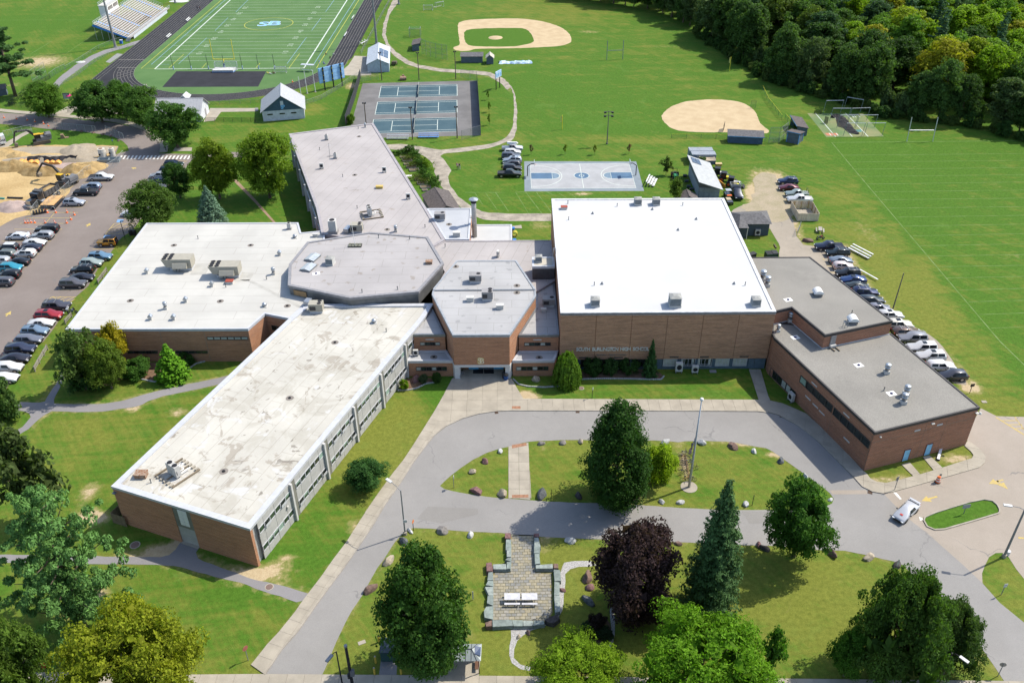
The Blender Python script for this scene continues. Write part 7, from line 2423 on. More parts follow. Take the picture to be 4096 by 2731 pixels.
def railf(label,pts,h=1.1):
 t=TH('timber_rail_fence',label,'fence')
 q=RS(pts,2.4)
 for p in q:
  BX((p[0],p[1],h/2),(.16,.16,h)).o('post',mat('fence_timber',(.22,.20,.17),.9),t)
 for a,b in zip(q,q[1:]):
  for z in(.4,.75,1.0):
   BE((a[0],a[1],z),(b[0],b[1],z),.1).o('rail',mat('fence_timber',(.22,.20,.17),.9),t)
railf('grey timber rail fence beside the birch on the left lawn',PT('8:325,275 375,185 440,75'))
railf('grey timber rail fence beside the low wing, near the black saloon',PT('4:905,1040 985,930'))
railf('grey timber rail fence by the motorcycle at the low wing',PT('4:605,1410 672,1335'))
# tall lights
def mast(label,base,h,r=.28,heads=4,top=None,name='floodlight_mast',m=POLEG):
 t=TH(name,label,'light mast',(base[0],base[1],0))
 LA([(r*1.6,0),(r*1.6,.4),(r,.41),(r*.45,h)],n=10).o('pole',m,t)
 if heads:
  for k in RG(2):
   z=h-.3-k*1.0
   BE((-1.1,0,z),(1.1,0,z),.12).o('crossarm',m,t)
   for s in(-1,1):
    BX((s*.95,-.2,z-.15),(.6,.5,.35)).o('lamp_head',POLED,t)
 return t
mast('tall steel floodlight mast beside the bleachers, running out of the frame',G(0,1062,437),27,.42)
mast('tall steel floodlight mast behind the equipment store',G(1,1108,405),27,.42)
mast('steel mast beside the curving gravel track at the top edge',G(1,1312,42),24,.35)
mast('steel mast beyond the far end of the bleachers at the top edge',G(0,1610,30),24,.35)
mast('dark pole with four floodlights on the grass behind the basketball court',G(2,872,1325),9.2,.16,4,None,'floodlight_pole',mat('pole_weathered',(.12,.115,.10),.8))
TLG='floodlight poles around the tennis courts'
for lab,t_,x,y,h in(('far left wooden floodlight pole of the tennis courts',1,1157,740,8.8),('far middle wooden floodlight pole of the tennis courts',1,1498,737,8.7),('far right wooden floodlight pole of the tennis courts',1,1835,728,8.8),('near left wooden floodlight pole of the tennis courts',1,1022,1240,9.0),('near middle wooden floodlight pole, standing over the tennis net line',1,1438,1283,9.0),('near right wooden floodlight pole of the tennis courts',1,1848,1270,8.8)):
 t=TH('floodlight_pole',lab,'light pole',(*G(t_,x,y),0),0,TLG)
 TU((0,0,0),(0,0,h),.16,.11).o('pole',WOODP,t)
 for s in(-1,1):
  BX((s*.32,0,h-.1),(.34,.4,.34)).o('lamp_head',POLED,t)
t=TH('field_pole','thin weathered pole leaning slightly at the edge of the right playing field','pole',(*G(7,1148,1265),0))
TU((0,0,0),(.2,.1,7.6),.13,.08).o('pole',mat('pole_weathered',(.22,.215,.19),.8),t)
t=TH('flagpole','tall silver flagpole with ball top beside the bicycle rack','flagpole',(*G(10,1625,1335),0))
LA([(.19,0),(.17,5),(.08,15.7)],n=10).o('pole',mat('flagpole_metal',(.36,.37,.38),.4,.3,.4),t,True)
LA([(.05,15.6),(.22,15.75),(.26,15.9),(.2,16.08),(.05,16.15)],n=10).o('ball',WHITEP,t,True)
LA([(1.2,.0),(1.2,.06)],n=18).o('base',CONC,t)
fx,fy=G(10,1625,1335)
fo=TH('flag','stars and stripes flag hanging limp at half height on the flagpole','flag',(fx-.1,fy,0))
rr=random.Random(5)
def flagp(u,s):
 return(-.12-u*.5*(1-.25*s)+.08*sin(u*9+s*3),-.1+.16*sin(u*13+s*2),9.3-s*1.5-u*1.9)
FR,FW,FBL=mat('flag_red',(.30,.02,.03)),mat('flag_white',(.5,.5,.5)),mat('flag_blue',(.015,.025,.10))
for k in RG(13):
 for(u0,u1,mm,nm)in(((.42,1,FR if k%2==0 else FW,'stripe'),)+(((0,.42,FR if k%2==0 else FW,'stripe'),)if k>6 else())):
  v,f=[],[]
  for i in RG(7):
   u=u0+(u1-u0)*i/6
   v+=[flagp(u,k/13),flagp(u,(k+1)/13)]
  M().add(v,[(2*i,2*i+1,2*i+3,2*i+2)for i in RG(6)]).o(nm,mm,fo)
v,f=[],[]
for i in RG(7):
 for j in RG(2):
  v.append(flagp(.42*i/6,j*7/13))
M().add(v,[(2*i,2*i+1,2*i+3,2*i+2)for i in RG(6)]).o('canton',FBL,fo)
for i in RG(3):
 for j in RG(4):
  p=flagp(.06+i*.13,.06+j*.12)
  BX((p[0],p[1]-.05,p[2]),(.06,.04,.06)).o('star',FW,fo)
  # ---- football goal, scoreboards, flagpoles by the field
t=TH('football_goal','yellow football goal post with two uprights at the end of the turf','goal post',(-94.6,292.4,0))
PI_([(0,-.8,0),(0,-.8,2.2),(0,-.2,3.0),(0,0,3.05)],.14,8).o('gooseneck',YELP,t)
BE((-3.55,0,3.05),(3.55,0,3.05),.2).o('crossbar',YELP,t)
for s in(-1,1):
 TU((s*3.5,0,3.05),(s*3.5,0,9.4),.11).o('upright',YELP,t)
BX((0,-.8,.95),(.5,.5,1.9)).o('pad',mat('pad_blue',(.06,.11,.22)),t)
t=TH('landing_mat','pale blue landing mat on the black pad behind the goal post','mat',(*G(0,2062,655),0))
PR([(-3.6,-1.6),(3.3,-1.6),(3.6,1.6),(-3.2,1.6)],.05,.8).o('cushion',mat('mat_pale',(.42,.42,.40)),t)
PR([(-3.65,-1.62),(3.35,-1.62),(3.62,0),(-3.5,0)],.05,.3).o('skirt',mat('mat_blue',(.10,.20,.38)),t)
for i,x in EN((-111.4,-105.5,-99.8,-94.4,-88.6,-83.2,-77.9)):
 t=TH('net_pole',('first','second','third','fourth','fifth','sixth','seventh')[i]+' dark net pole from the left along the end line of the turf','pole',(x,291.3,0),0,'net poles behind the end line')
 TU((0,0,0),(-.15,0,4.9),.09,.07).o('pole',mat('pole_dark_green',(.03,.045,.04)),t)
 BX((0,0,.6),(.3,.3,1.2)).o('foot_pad',mat('pad_pale_blue',(.28,.36,.45)),t)
def goal(label,c,rz,w_,h_,d_,m=ALU,net=True,name='soccer_goal'):
 t=TH(name,label,'goal',(c[0],c[1],0),rz,'portable goals')
 PI_([(-w_/2,0,0),(-w_/2,0,h_),(w_/2,0,h_),(w_/2,0,0)],.07,6).o('frame',m,t)
 for s in(-1,1):
  PI_([(s*w_/2,0,h_),(s*w_/2,d_*.4,h_),(s*w_/2,d_,0),(s*w_/2,0,0)],.05,5).o('side_bar',m,t)
 TU((-w_/2,d_,.03),(w_/2,d_,.03),.05,n=5).o('back_bar',m,t)
 if net:
  M().add([(-w_/2,d_*.4,h_),(w_/2,d_*.4,h_),(w_/2,d_,0),(-w_/2,d_,0)],[(0,1,2,3)]).o('net',LM_('white_net',(.5,.5,.5),.25)if 'white_net' not in bpy.data.materials else bpy.data.materials['white_net'],t)
goal('white goal standing behind the pale landing mat',G(0,2085,635),PI,7.3,2.4,1.8)
goal('white field hockey goal beside the blue scoreboard',G(1,225,675),0,3.7,2.1,1.6)
goal('white soccer goal tipped beside the gravel track at the top edge',G(1,1580,100),0,3.6,2.1,2.0)
goal('second white soccer goal near the top edge beyond the gravel track',G(1,1690,70),.6,3.6,2.1,2.0)
t=TH('scoreboard','large blue scoreboard on three black posts, seen from behind','scoreboard')
a,b=V3((-58.6,269.2)),V3((-52.5,274.5))
w=Wall(tuple(a),tuple(b))
BX(w.p(w.L/2,4.6,.25),(w.L+.9,.3,4.6),w.rz).o('board',mat('board_blue',(.19,.36,.58),.6),t)
for i,(x0,x1)in EN(((-.3,1.0),(1.4,4.0),(4.4,7.0),(7.4,8.5))):
 for j in RG(4):
  z0=2.45+j*1.12
  q=M()
  w.box(q,x0,x1,z0,z0+.98,-.18+.32,.08+.38)
  q.o('cabinet',mat('board_blue_light',(.26,.45,.68),.6,rnd=.12),t)
for x in(.95,4.1,7.2):
 q=M()
 w.box(q,x-.14,x+.14,0,7.1,.47,.77)
 q.o('post',POLED,t)
 for z in(3.0,4.6,6.2):
  q=M()
  w.box(q,x-.2,x+.2,z,z+.12,.45,.8)
  q.o('clamp',YELP,t)
t=TH('small_scoreboard','small white and blue scoreboard on two black posts beside the gravel road','scoreboard')
w=Wall((-4.4,268.6),(-3.0,271.0))
BX(w.p(1.4,4.6,0),(3.4,.25,2.0),w.rz).o('board',mat('board_white_blue',(.46,.52,.60),.6,0,.3,.1,.8,c2=(.25,.42,.62)),t)
for i in RG(3):
 BX(w.p(.4+i*1.0,4.5,.15),(.5,.06,.9),w.rz).o('number_panel',LOGOB,t)
for x in(.3,2.5):
 BX(w.p(x,2.0,-.2),(.2,.2,4.0),w.rz).o('post',POLED,t)
for lab,x,y,xt,h in(('left and shortest of three white flagpoles behind the track curve',415,880,395,5.8),('middle white flagpole behind the track curve',472,862,440,7.0),('right white flagpole behind the track curve, next to the scoreboard',547,848,522,6.6)):
 t=TH('white_flagpole',lab,'flagpole',(*G(1,x,y),0),0,'white flagpoles by the track')
 TU((0,0,0),(-.1,0,h),.11,.07).o('pole',WHITEP,t)
 LA([(.3,0),(.3,.12)],n=10).o('foot',CONC,t)
t=TH('team_shelter','open white metal team shelter beside the end of the turf','shelter',(*G(1,480,655),0),-.2)
PR([(-2.2,-.7),(2.2,-.7),(2.2,.7),(-2.2,.7)],2.1,2.2,bot=True).o('roof',mat('shelter_roof',(.34,.36,.38),.3),t)
for x in(-2.1,-.7,.7,2.1):
 PI_([(x,-.7,0),(x,-.7,2.1),(x,.7,2.1),(x,.7,0)],.05,5).o('frame',ALU,t)
BX((0,-.3,.45),(4.0,.35,.06)).o('bench',ALU,t)
for lab,a,b,h,m in(('white rugby goal posts at the near edge of the woods',(3,1275,1300),(3,1512,1300),6.4,ALU),('thin grey green rugby goal posts on the big field',(2,870,552),(2,1016,547),6.2,mat('post_grey_green',(.14,.18,.17),.6))):
 A_,B_=V3((*G(*a),0)),V3((*G(*b),0))
 t=TH('rugby_posts',lab,'goal post')
 for p in(A_,B_):
  TU(p,p+V3((0,.6,h)),.11).o('upright',m,t)
 TU(A_+V3((0,.3,3.0)),B_+V3((0,.3,3.0)),.1).o('crossbar',m,t)
for lab,p,h in(('yellow foul pole on the grass left of the floodlight pole',(2,462,1188),4.0),('yellow foul pole in the shadow before the woods',(2,1997,655),4.6)):
 t=TH('foul_pole',lab,'pole',(*G(*p),0))
 TU((0,0,0),(-.1,0,h),.1,.09).o('pole',YELP,t)
 BX((-.35,0,h-1.1),(.4,.03,1.7)).o('screen',LM_('yellow_net',(.6,.55,.2),.6)if 'yellow_net' not in bpy.data.materials else bpy.data.materials['yellow_net'],t)
for i,(lab,a,b,h)in EN((('far left batting cage frame before the woods',(505,1038),(665,1035),3.6),('far right batting cage frame before the woods',(695,1005),(845,1030),3.6),('middle left batting cage frame over the green pad',(565,1110),(730,1110),3.6),('middle right batting cage frame over the green pad',(740,1110),(905,1105),3.6),('centre batting cage frame above the heap of net',(630,1175),(795,1172),3.6),('right batting cage frame at the pad edge',(805,1175),(975,1172),3.6),('near left batting cage frame above the end of the net heap',(690,1250),(860,1250),3.6),('near right batting cage frame at the corner of the pad',(880,1250),(1045,1248),3.6))):
 A_,B_=V3((*G(3,*a),0)),V3((*G(3,*b),0))
 t=TH('batting_cage_frame',lab,'frame',group='batting cage frames')
 for p in(A_,B_):
  TU(p,p+V3((.3,0,h)),.06,n=6).o('upright',mat('post_grey_green',(.14,.18,.17),.6),t)
 TU(A_+V3((.3,0,h)),B_+V3((.3,0,h)),.08,n=6).o('crossbar',ALU,t)
pts=PT('3:590,1085 625,1060 665,1080 700,1130 740,1180 790,1220 830,1235')
t=TH('batting_net','heap of black batting net lying along the green pad','net')
v,f=[],[]
P2=[V3(p)for p in SM(pts,2)]
for i,p in EN(P2):
 a,b=P2[max(i-1,0)],P2[min(i+1,len(P2)-1)]
 d=(b-a).normalized()
 q=V3((-d.y,d.x))
 wd=.5+1.0*sin(PI*i/(len(P2)-1))+rr.uniform(-.15,.15)
 for k in(-1,-.5,0,.5,1):
  v.append((*(p+q*k*wd),.06+(1-k*k)*rr.uniform(.15,.5)))
n=len(P2)
M().add(v,[(i*5+k,i*5+k+1,(i+1)*5+k+1,(i+1)*5+k)for i in RG(n-1)for k in RG(4)]).o('net_heap',mat('net_black',(.02,.02,.022),.95),t)
pts2=PT('3:620,1090 640,1165 690,1180 745,1228 830,1238 745,1195 690,1120')
PR(pts2,.03,.08).o('net_skirt',NETB,t)
fence('small black pitching screen on the green pad',PT('3:515,1130 545,1140'),1.9,1.4,POLED,NETB,True,None,None,'pitching_screen','screen')
fence('low black screen at the far left corner of the green pad',PT('3:422,1045 493,1048'),.9,1.8,POLED,NETB,True,None,None,'pitching_screen','screen')
fence('black pitching screen standing on the sand infield',PT('2:1938,1212 1948,1180'),2.0,1.4,POLED,NETB,True,None,None,'pitching_screen','screen')
t=TH('batting_turtle','green netted batting cage on wheels beside the baseball dugout','batting cage',(*G(1,1462,335),0))
PI_([(-2.0,-1.5,0),(-2.0,-1.5,3.0),(2.0,-1.5,3.0),(2.0,-1.5,0)],.06,5).pipe([(-2.0,-1.5,3),(-2,1.8,3),(-2,1.8,0)],.06,5).pipe([(2.0,-1.5,3),(2,1.8,3),(2,1.8,0)],.06,5).o('frame',POLEG,t)
M().add([(-2,-1.5,0),(2,-1.5,0),(2,-1.5,3),(-2,-1.5,3),(-2,1.8,3),(2,1.8,3),(-2,1.8,0),(2,1.8,0)],[(0,1,2,3),(3,2,5,4),(0,3,4,6),(1,7,5,2)]).o('net',LINKG,t)
for lab,p,s in(('left basketball hoop on a black bent pole',(2,165,0),1),('right basketball hoop on a black bent pole',(2,1135,0),-1)):
 x=4.1 if s>0 else 30.9
 t=TH('basketball_hoop',lab,'basketball hoop',(x,bcy,0),0 if s>0 else PI,'basketball hoops')
 PI_([(0,0,0),(0,0,2.6),(.9,0,3.2),(1.6,0,3.2)],.11,7).o('pole',POLED,t)
 BX((1.65,0,3.4),(.06,1.8,1.1)).o('backboard',mat('backboard',(.5,.54,.56),.3),t)
 q=M()
 for i in RG(12):
  a0,a1=i*PI/6,(i+1)*PI/6
  q.tube((1.95+.23*cos(a0),.23*sin(a0),3.05),(1.95+.23*cos(a1),.23*sin(a1),3.05),.02,n=4)
 q.o('rim',mat('rim_orange',(.5,.1,.02)),t)
 # ---- bleachers
def bleacher(label,c,rz,L_,rows,m=ALU,group='small bleachers and benches'):
 t=TH('bleacher',label,'bleacher',(c[0],c[1],0),rz,group)
 for i in RG(rows):
  BX((0,i*.62,.42+i*.28),(L_,.28,.06)).o('seat_plank',m,t)
  if i:
   BX((0,i*.62-.32,.2+i*.2),(L_,.22,.05)).o('foot_plank',m,t)
 for x in(-L_*.42,0,L_*.42):
  BE((x,0,0),(x,(rows-1)*.62,.0),.06).beam((x,(rows-1)*.62,0),(x,(rows-1)*.62,.4+(rows-1)*.28),.06).beam((x,0,.4),(x,(rows-1)*.62,.4+(rows-1)*.28),.06).beam((x,0,0),(x,0,.4),.06).o('support',METG,t)
BW=mat('bench_white',(.56,.56,.55),.5)
bleacher('white bleacher of five planks standing on the grass beside the basketball court',G(6,1315,120),-.2+PI/2*0+1.45,4.6,4,BW)
bleacher('white three plank bleacher beside the parked black car on the right',G(7,825,770),-1.05,5.4,3,BW)
bleacher('single white bench on the grass behind the parked black and blue cars',G(7,922,968),-1.07,4.6,1,BW)
bleacher('silver bleacher left of the blue one below the tennis courts',G(1,1300,1285),-.02,6.0,3,ALU)
bleacher('blue bleacher below the tennis courts',G(1,1585,1272),.0,5.6,3,mat('bench_blue',(.06,.20,.48)))
for lab,p,a in(('nearer white team bench on the left side of the turf',(0,1557,342),.86),('farther white team bench on the left side of the turf',(0,1735,192),.86),('nearer white team bench on the right side of the turf',(1,820,330),1.1),('farther white team bench on the right side of the turf',(1,888,172),1.15)):
 t=TH('team_bench',lab,'bench',(*G(*p),0),PI/2,'team benches beside the track')
 BX((0,0,.45),(4.4,.35,.08)).o('seat',BW,t)
 BX((0,.35 if p[0]==0 else-.35,.8),(4.4,.07,.3)).o('backrest',BW,t)
 for x in(-1.8,1.8):
  BX((x,.1,.22),(.08,.6,.44)).o('leg',METG,t)
t=TH('judge_stand','white metal bench frames beside the right straight of the track','bench',(*G(1,995,400),0),1.2)
for k in RG(3):
 PI_([(-2.4+k*1.7,-.5,0),(-2.4+k*1.7,-.5,.5),(-2.4+k*1.7,.5,1.2),(-2.4+k*1.7,.5,0)],.06,5).o('frame',BW,t)
 BX((-1.6+k*1.7,0,.55),(1.5,.4,.07)).o('seat',BW,t)
gs=TH('grandstand','grey aluminium grandstand with blue aisle steps and white press box above the track','grandstand')
gx0,gy0,gy1=-139.6,327.2,371.0
rows=13
for i in RG(rows):
 x=gx0-.4-i*.82
 z=1.15+i*.36
 BX((x-.38,(gy0+gy1)/2,z-.06),(.78,gy1-gy0,.08)).o('deck_plank',mat('deck_pale',(.30,.27,.235),.8),gs)
 for(a,b)in((gy0,gy0+3.2),(gy0+4.6,gy0+14.6),(gy0+16.0,gy0+27.8),(gy0+29.2,gy0+39.2),(gy0+40.4,gy1)):
  if i<2 and a in(gy0+16.0,):
   continue
  BX((x-.62,(a+b)/2,z+.40),(.28,b-a-.1,.07)).o('seat_plank',mat('seat_pale',(.44,.43,.41),.6),gs)
 for yc in(gy0+3.9,gy0+15.3,gy0+28.5,gy0+39.8):
  BX((x-.55,yc,z+.16),(.42,1.1,.2)).o('aisle_step',mat('step_blue',(.24,.36,.60),.6),gs)
 BX((x-.5,gy0-.04,z-.1),(.9,.06,.36)).o('side_panel',mat('side_blue',(.03,.16,.45)),gs)
BE((gx0,gy0-.1,.8),(gx0-11.4,gy0-.1,5.3),.12,.5).o('side_beam',mat('side_blue',(.03,.16,.45)),gs)
for i in RG(5):
 for y in(gy0+.5,gy0+14,gy0+28,gy1-.5):
  TU((gx0-2-i*2.3,y,0),(gx0-2-i*2.3,y,1.3+i*.95),.1,n=6).o('support',GALV,gs)
BX((gx0+.15,(gy0+gy1)/2,.6),(.1,gy1-gy0,1.2)).o('front_skirt',mat('skirt_pale',(.40,.43,.47),.6),gs)
BX((gx0+.9,(gy0+gy1)/2,.95),(1.5,gy1-gy0,.1)).o('walkway',mat('deck_pale',(.30,.27,.235)),gs)
BX((gx0+1.7,(gy0+gy1)/2-1,.55),(.08,gy1-gy0-6,1.1)).o('ramp_wall',mat('skirt_pale',(.40,.43,.47),.6),gs)
def RL_(p0,p1,z0,z1,n,h=1.05):
 q=M()
 for i in RG(n+1):
  k=i/n
  a=(p0[0]+(p1[0]-p0[0])*k,p0[1]+(p1[1]-p0[1])*k,z0+(z1-z0)*k)
  q.tube(a,(a[0],a[1],a[2]+h),.04,n=5)
 for f in(.5,1):
  q.tube((*p0,z0+h*f),(*p1,z1+h*f),.04,n=5)
 q.o('railing',ALU,gs)
RL_((gx0+1.65,gy0),(gx0+1.65,gy1),1.0,1.0,26)
xe=gx0-.4-rows*.82
RL_((xe,gy0),(xe,340.5),5.6,5.6,8)
RL_((xe,354),(xe,gy1),5.6,5.6,10)
RL_((gx0-1,gy0),(xe,gy0),1.6,5.6,6)
RL_((gx0-1,gy1),(xe,gy1),1.6,5.6,6)
BX((xe-1.6,347.5,6.9),(3.2,10.5,3.4)).o('press_box',WHITEP,gs)
BX((xe-1.6,347.5,8.65),(3.6,10.9,.12)).o('press_box_roof',mat('press_roof',(.42,.41,.38)),gs)
BX((xe-1.6,347.5,3.0),(2.8,10.0,4.4)).o('press_box_base',mat('skirt_pale',(.40,.43,.47)),gs)
for i in RG(8):
 BX((xe+.03,343.2+i*1.15+(i//4)*.5,7.4),(.08,.72,1.3)).o('window',mat('window_brown',(.06,.045,.035),.3),gs)
q=M()
for(p0,p1)in(((xe,342.2),(xe,352.8)),((xe-3.3,342.2),(xe-3.3,352.8)),((xe,342.2),(xe-3.3,342.2))):
 for f in(.5,1):
  q.tube((*p0,8.7+f),(*p1,8.7+f),.04,n=5)
q.o('roof_railing',ALU,gs)
for i in RG(6):
 BX((gx0+.8,gy0-.3-i*.3,.9-i*.16),(1.6,.3,.1)).o('stair_tread',GALV,gs)
t=TH('bin','blue bin at the foot of the tall mast by the grandstand','bin',(*G(0,1115,402),0))
BX((0,0,.6),(.9,.8,1.2)).o('body',mat('bin_blue',(.03,.11,.38)),t)
BX((.1,0,1.25),(1.0,.9,.1)).o('lid',mat('bin_lid_pale',(.40,.42,.45)),t)
c=G(0,20,870)
gable('pine_shed','small blue grey shed at the foot of the tall pine on the left edge','shed',c,3.2,2.6,2.1,3.0,.4,SIDG,SHING)
t=TH('notice_board','dark framed notice board with a pink umbrella beside it by the street trees','notice board',(*G(0,622,930),0),.1)
BX((0,0,1.5),(1.7,.15,1.6)).o('board',mat('board_dark_white',(.30,.32,.33)),t)
BX((0,0,2.35),(1.9,.4,.12)).o('hood',POLED,t)
for s in(-1,1):
 BX((s*.9,0,1.15),(.12,.16,2.3)).o('post',POLED,t)
t=TH('umbrella','bright pink umbrella open beside the notice board','umbrella',(*G(0,640,925),0))
LA([(.95,1.5),(.6,1.8),(.05,1.95)],n=10).o('canopy',mat('umbrella_pink',(.6,.03,.18)),t)
TU((0,0,.1),(0,0,1.9),.03).o('stick',POLED,t)
for i,(x,y,w_,h_)in EN(((200,268,70,26),(265,312,140,34),(250,368,60,28),(330,412,140,36),(370,458,140,38),(415,600,70,34),(495,655,150,38),(540,712,150,40),(530,760,70,26))):
 p=PT('27:%d,%d %d,%d %d,%d %d,%d'%(x-w_/2,y+h_/2,x+w_/2-4,y+h_/3,x+w_/2-14,y-h_/2,x-w_/2-14,y-h_/3))
 t=TH('raised_bed',('small raised bed at the top of the vegetable garden','wide raised bed second from the top of the garden','small raised bed third from the top beside the roof','raised bed full of tall plants in the upper garden','bare raised bed at the middle of the garden','small raised bed with vines in the lower garden','raised bed with tomato cages in the lower garden','weedy raised bed nearest the dark shed roof','little raised bed half hidden by the dark shed roof')[i],'garden bed',group='raised garden beds')
 PR(p,0,.28).o('soil',mat('bed_soil',(.11,.085,.05),.95),t)
 pc=ccw(p)
 for a,b in zip(pc,pc[1:]+pc[:1]):
  BE((*a,.17),(*b,.17),.1,.34).o('board',mat('bed_board',(.20,.19,.17)),t)
 if i in(1,3,5,6):
  cx_,cy_=sum(a[0]for a in p)/4,sum(a[1]for a in p)/4
  rg=np.random.default_rng(100+i)
  k=420
  pp=np.stack([cx_+rg.normal(size=k)*.9,cy_+rg.normal(size=k)*.42,.35+rg.random(k)*1.2],1)
  o=link('vegetable_plants',LM2('vegetable_plants',pp,norm(rg.normal(size=(k,3))+np.array([0,0,.8])),.12,rg),t)
  o.color=(.075,.095,.022,1)
t=TH('garden_table','white table on the grass between garden beds and roof edge','table',(*G(27,265,545,.6),0),.1)
BX((0,0,.75),(2.0,.8,.08)).o('tabletop',WHITEP,t)
for x in(-.8,.8):
 BX((x,0,.36),(.08,.6,.72)).o('leg',METG,t)
t=TH('tarpaulin','crumpled blue and white tarpaulin lying on the big field','tarpaulin',(*G(2,30,578),0))
v,f=[],[]
rr=random.Random(8)
for i in RG(13):
 for j in RG(5):
  v.append((-5.5+i*.92+rr.uniform(-.3,.3),-1.4+j*.7+rr.uniform(-.25,.25),rr.uniform(.05,.75)*(1 if 0<j<4 else .15)))
M().add(v,[(i*5+j,(i+1)*5+j,(i+1)*5+j+1,i*5+j+1)for i in RG(12)for j in RG(4)]).o('sheet',mat('tarp_blue_white',(.16,.30,.50),.5,0,.3,.2,1.6,c2=(.55,.60,.62)),t)
t=TH('utility_trailer','small dark utility trailer beside the equipment store','trailer',(*G(1,1272,595),0),PI/2)
BX((0,0,.7),(3.0,1.6,.3)).o('bed',mat('trailer_brown',(.09,.07,.05)),t)
for s in(-1,1):
 TU((0,s*.85,.35),(0,s*1.0,.35),.35).o('wheel',TYRE,t)
BX((-1.5,0,1.1),(.08,1.6,.6)).o('tailgate',mat('trailer_brown',(.09,.07,.05)),t)
t=TH('field_roller','rusty brown field roller on the grass above the tennis courts','roller',(*G(1,1352,738),0),.2)
TU((-1.0,0,.55),(1.0,0,.55),.55,n=14).o('drum',RUST,t)
BX((0,.6,.9),(1.6,.8,.3)).box((.2,1.2,1.1),(.6,.5,.5)).o('frame',mat('roller_brown',(.20,.12,.08)),t)
# rocks, patio, signs, lamps, excavation, people
from mathutils import noise as mnoise
ROCKC={'white':mat('rock_white',(.40,.40,.385),.9,0,.2,.2,3,fine=.12,fsc=9),'grey':mat('rock_grey',(.19,.175,.16),.9,0,.2,.25,3,fine=.15,fsc=9),'tan':mat('rock_tan',(.30,.255,.19),.9,0,.2,.25,3,fine=.15,fsc=9),'brown':mat('rock_brown',(.15,.10,.08),.9,0,.2,.3,3,fine=.15,fsc=9),'dark':mat('rock_dark',(.055,.05,.048),.9,0,.2,.3,3,fine=.15,fsc=9),'slate':mat('rock_slate',(.085,.092,.095),.9,0,.2,.3,3,fine=.15,fsc=9),'purple':mat('rock_purple',(.16,.09,.085),.9,0,.2,.25,3,fine=.15,fsc=9)}
def rock_mesh(seed,sx,sy,sz,rough=.3):
 bm=bmesh.new()
 bmesh.ops.create_icosphere(bm,subdivisions=3,radius=1)
 o=V3((seed*7.3,seed*3.1,seed))
 cuts=[(V3((random.Random(seed*9+i).uniform(-1,1),random.Random(seed*9+i+50).uniform(-1,1),random.Random(seed*9+i+90).uniform(-.2,1))).normalized(),random.Random(seed+i*5).uniform(.62,.85))for i in RG(7)]
 for v in bm.verts:
  p=v.co.copy()
  p*=1+rough*mnoise.noise(p*1.1+o)+.10*mnoise.noise(p*3.2+o)
  for n_,d in cuts:
   e=p.dot(n_)-d
   if e>0:
    p-=n_*e*.85
  v.co=V3((p.x*sx,p.y*sy,max(p.z,-.35)*sz+.3*sz))
 me=bpy.data.meshes.new('boulder')
 bm.to_mesh(me)
 bm.free()
 return me
RM=[rock_mesh(i+1,1,1,1)for i in RG(7)]
rr=random.Random(4)
def rock(label,t,x,y,r,c,asp=.75,h=.7,rz=None):
 me=rr.choice(RM)
 o=link('boulder',me,None,(*G(t,x,y),0),rr.uniform(0,6.28)if rz is None else rz,label,'boulder','boulders along the driveway and lawns')
 if not me.materials:
  me.materials.append(ROCKC['grey'])
 o.material_slots[0].link='OBJECT'
 o.material_slots[0].material=ROCKC[c]
 o.scale=(r*.88,r*asp*.88,r*h*.85)
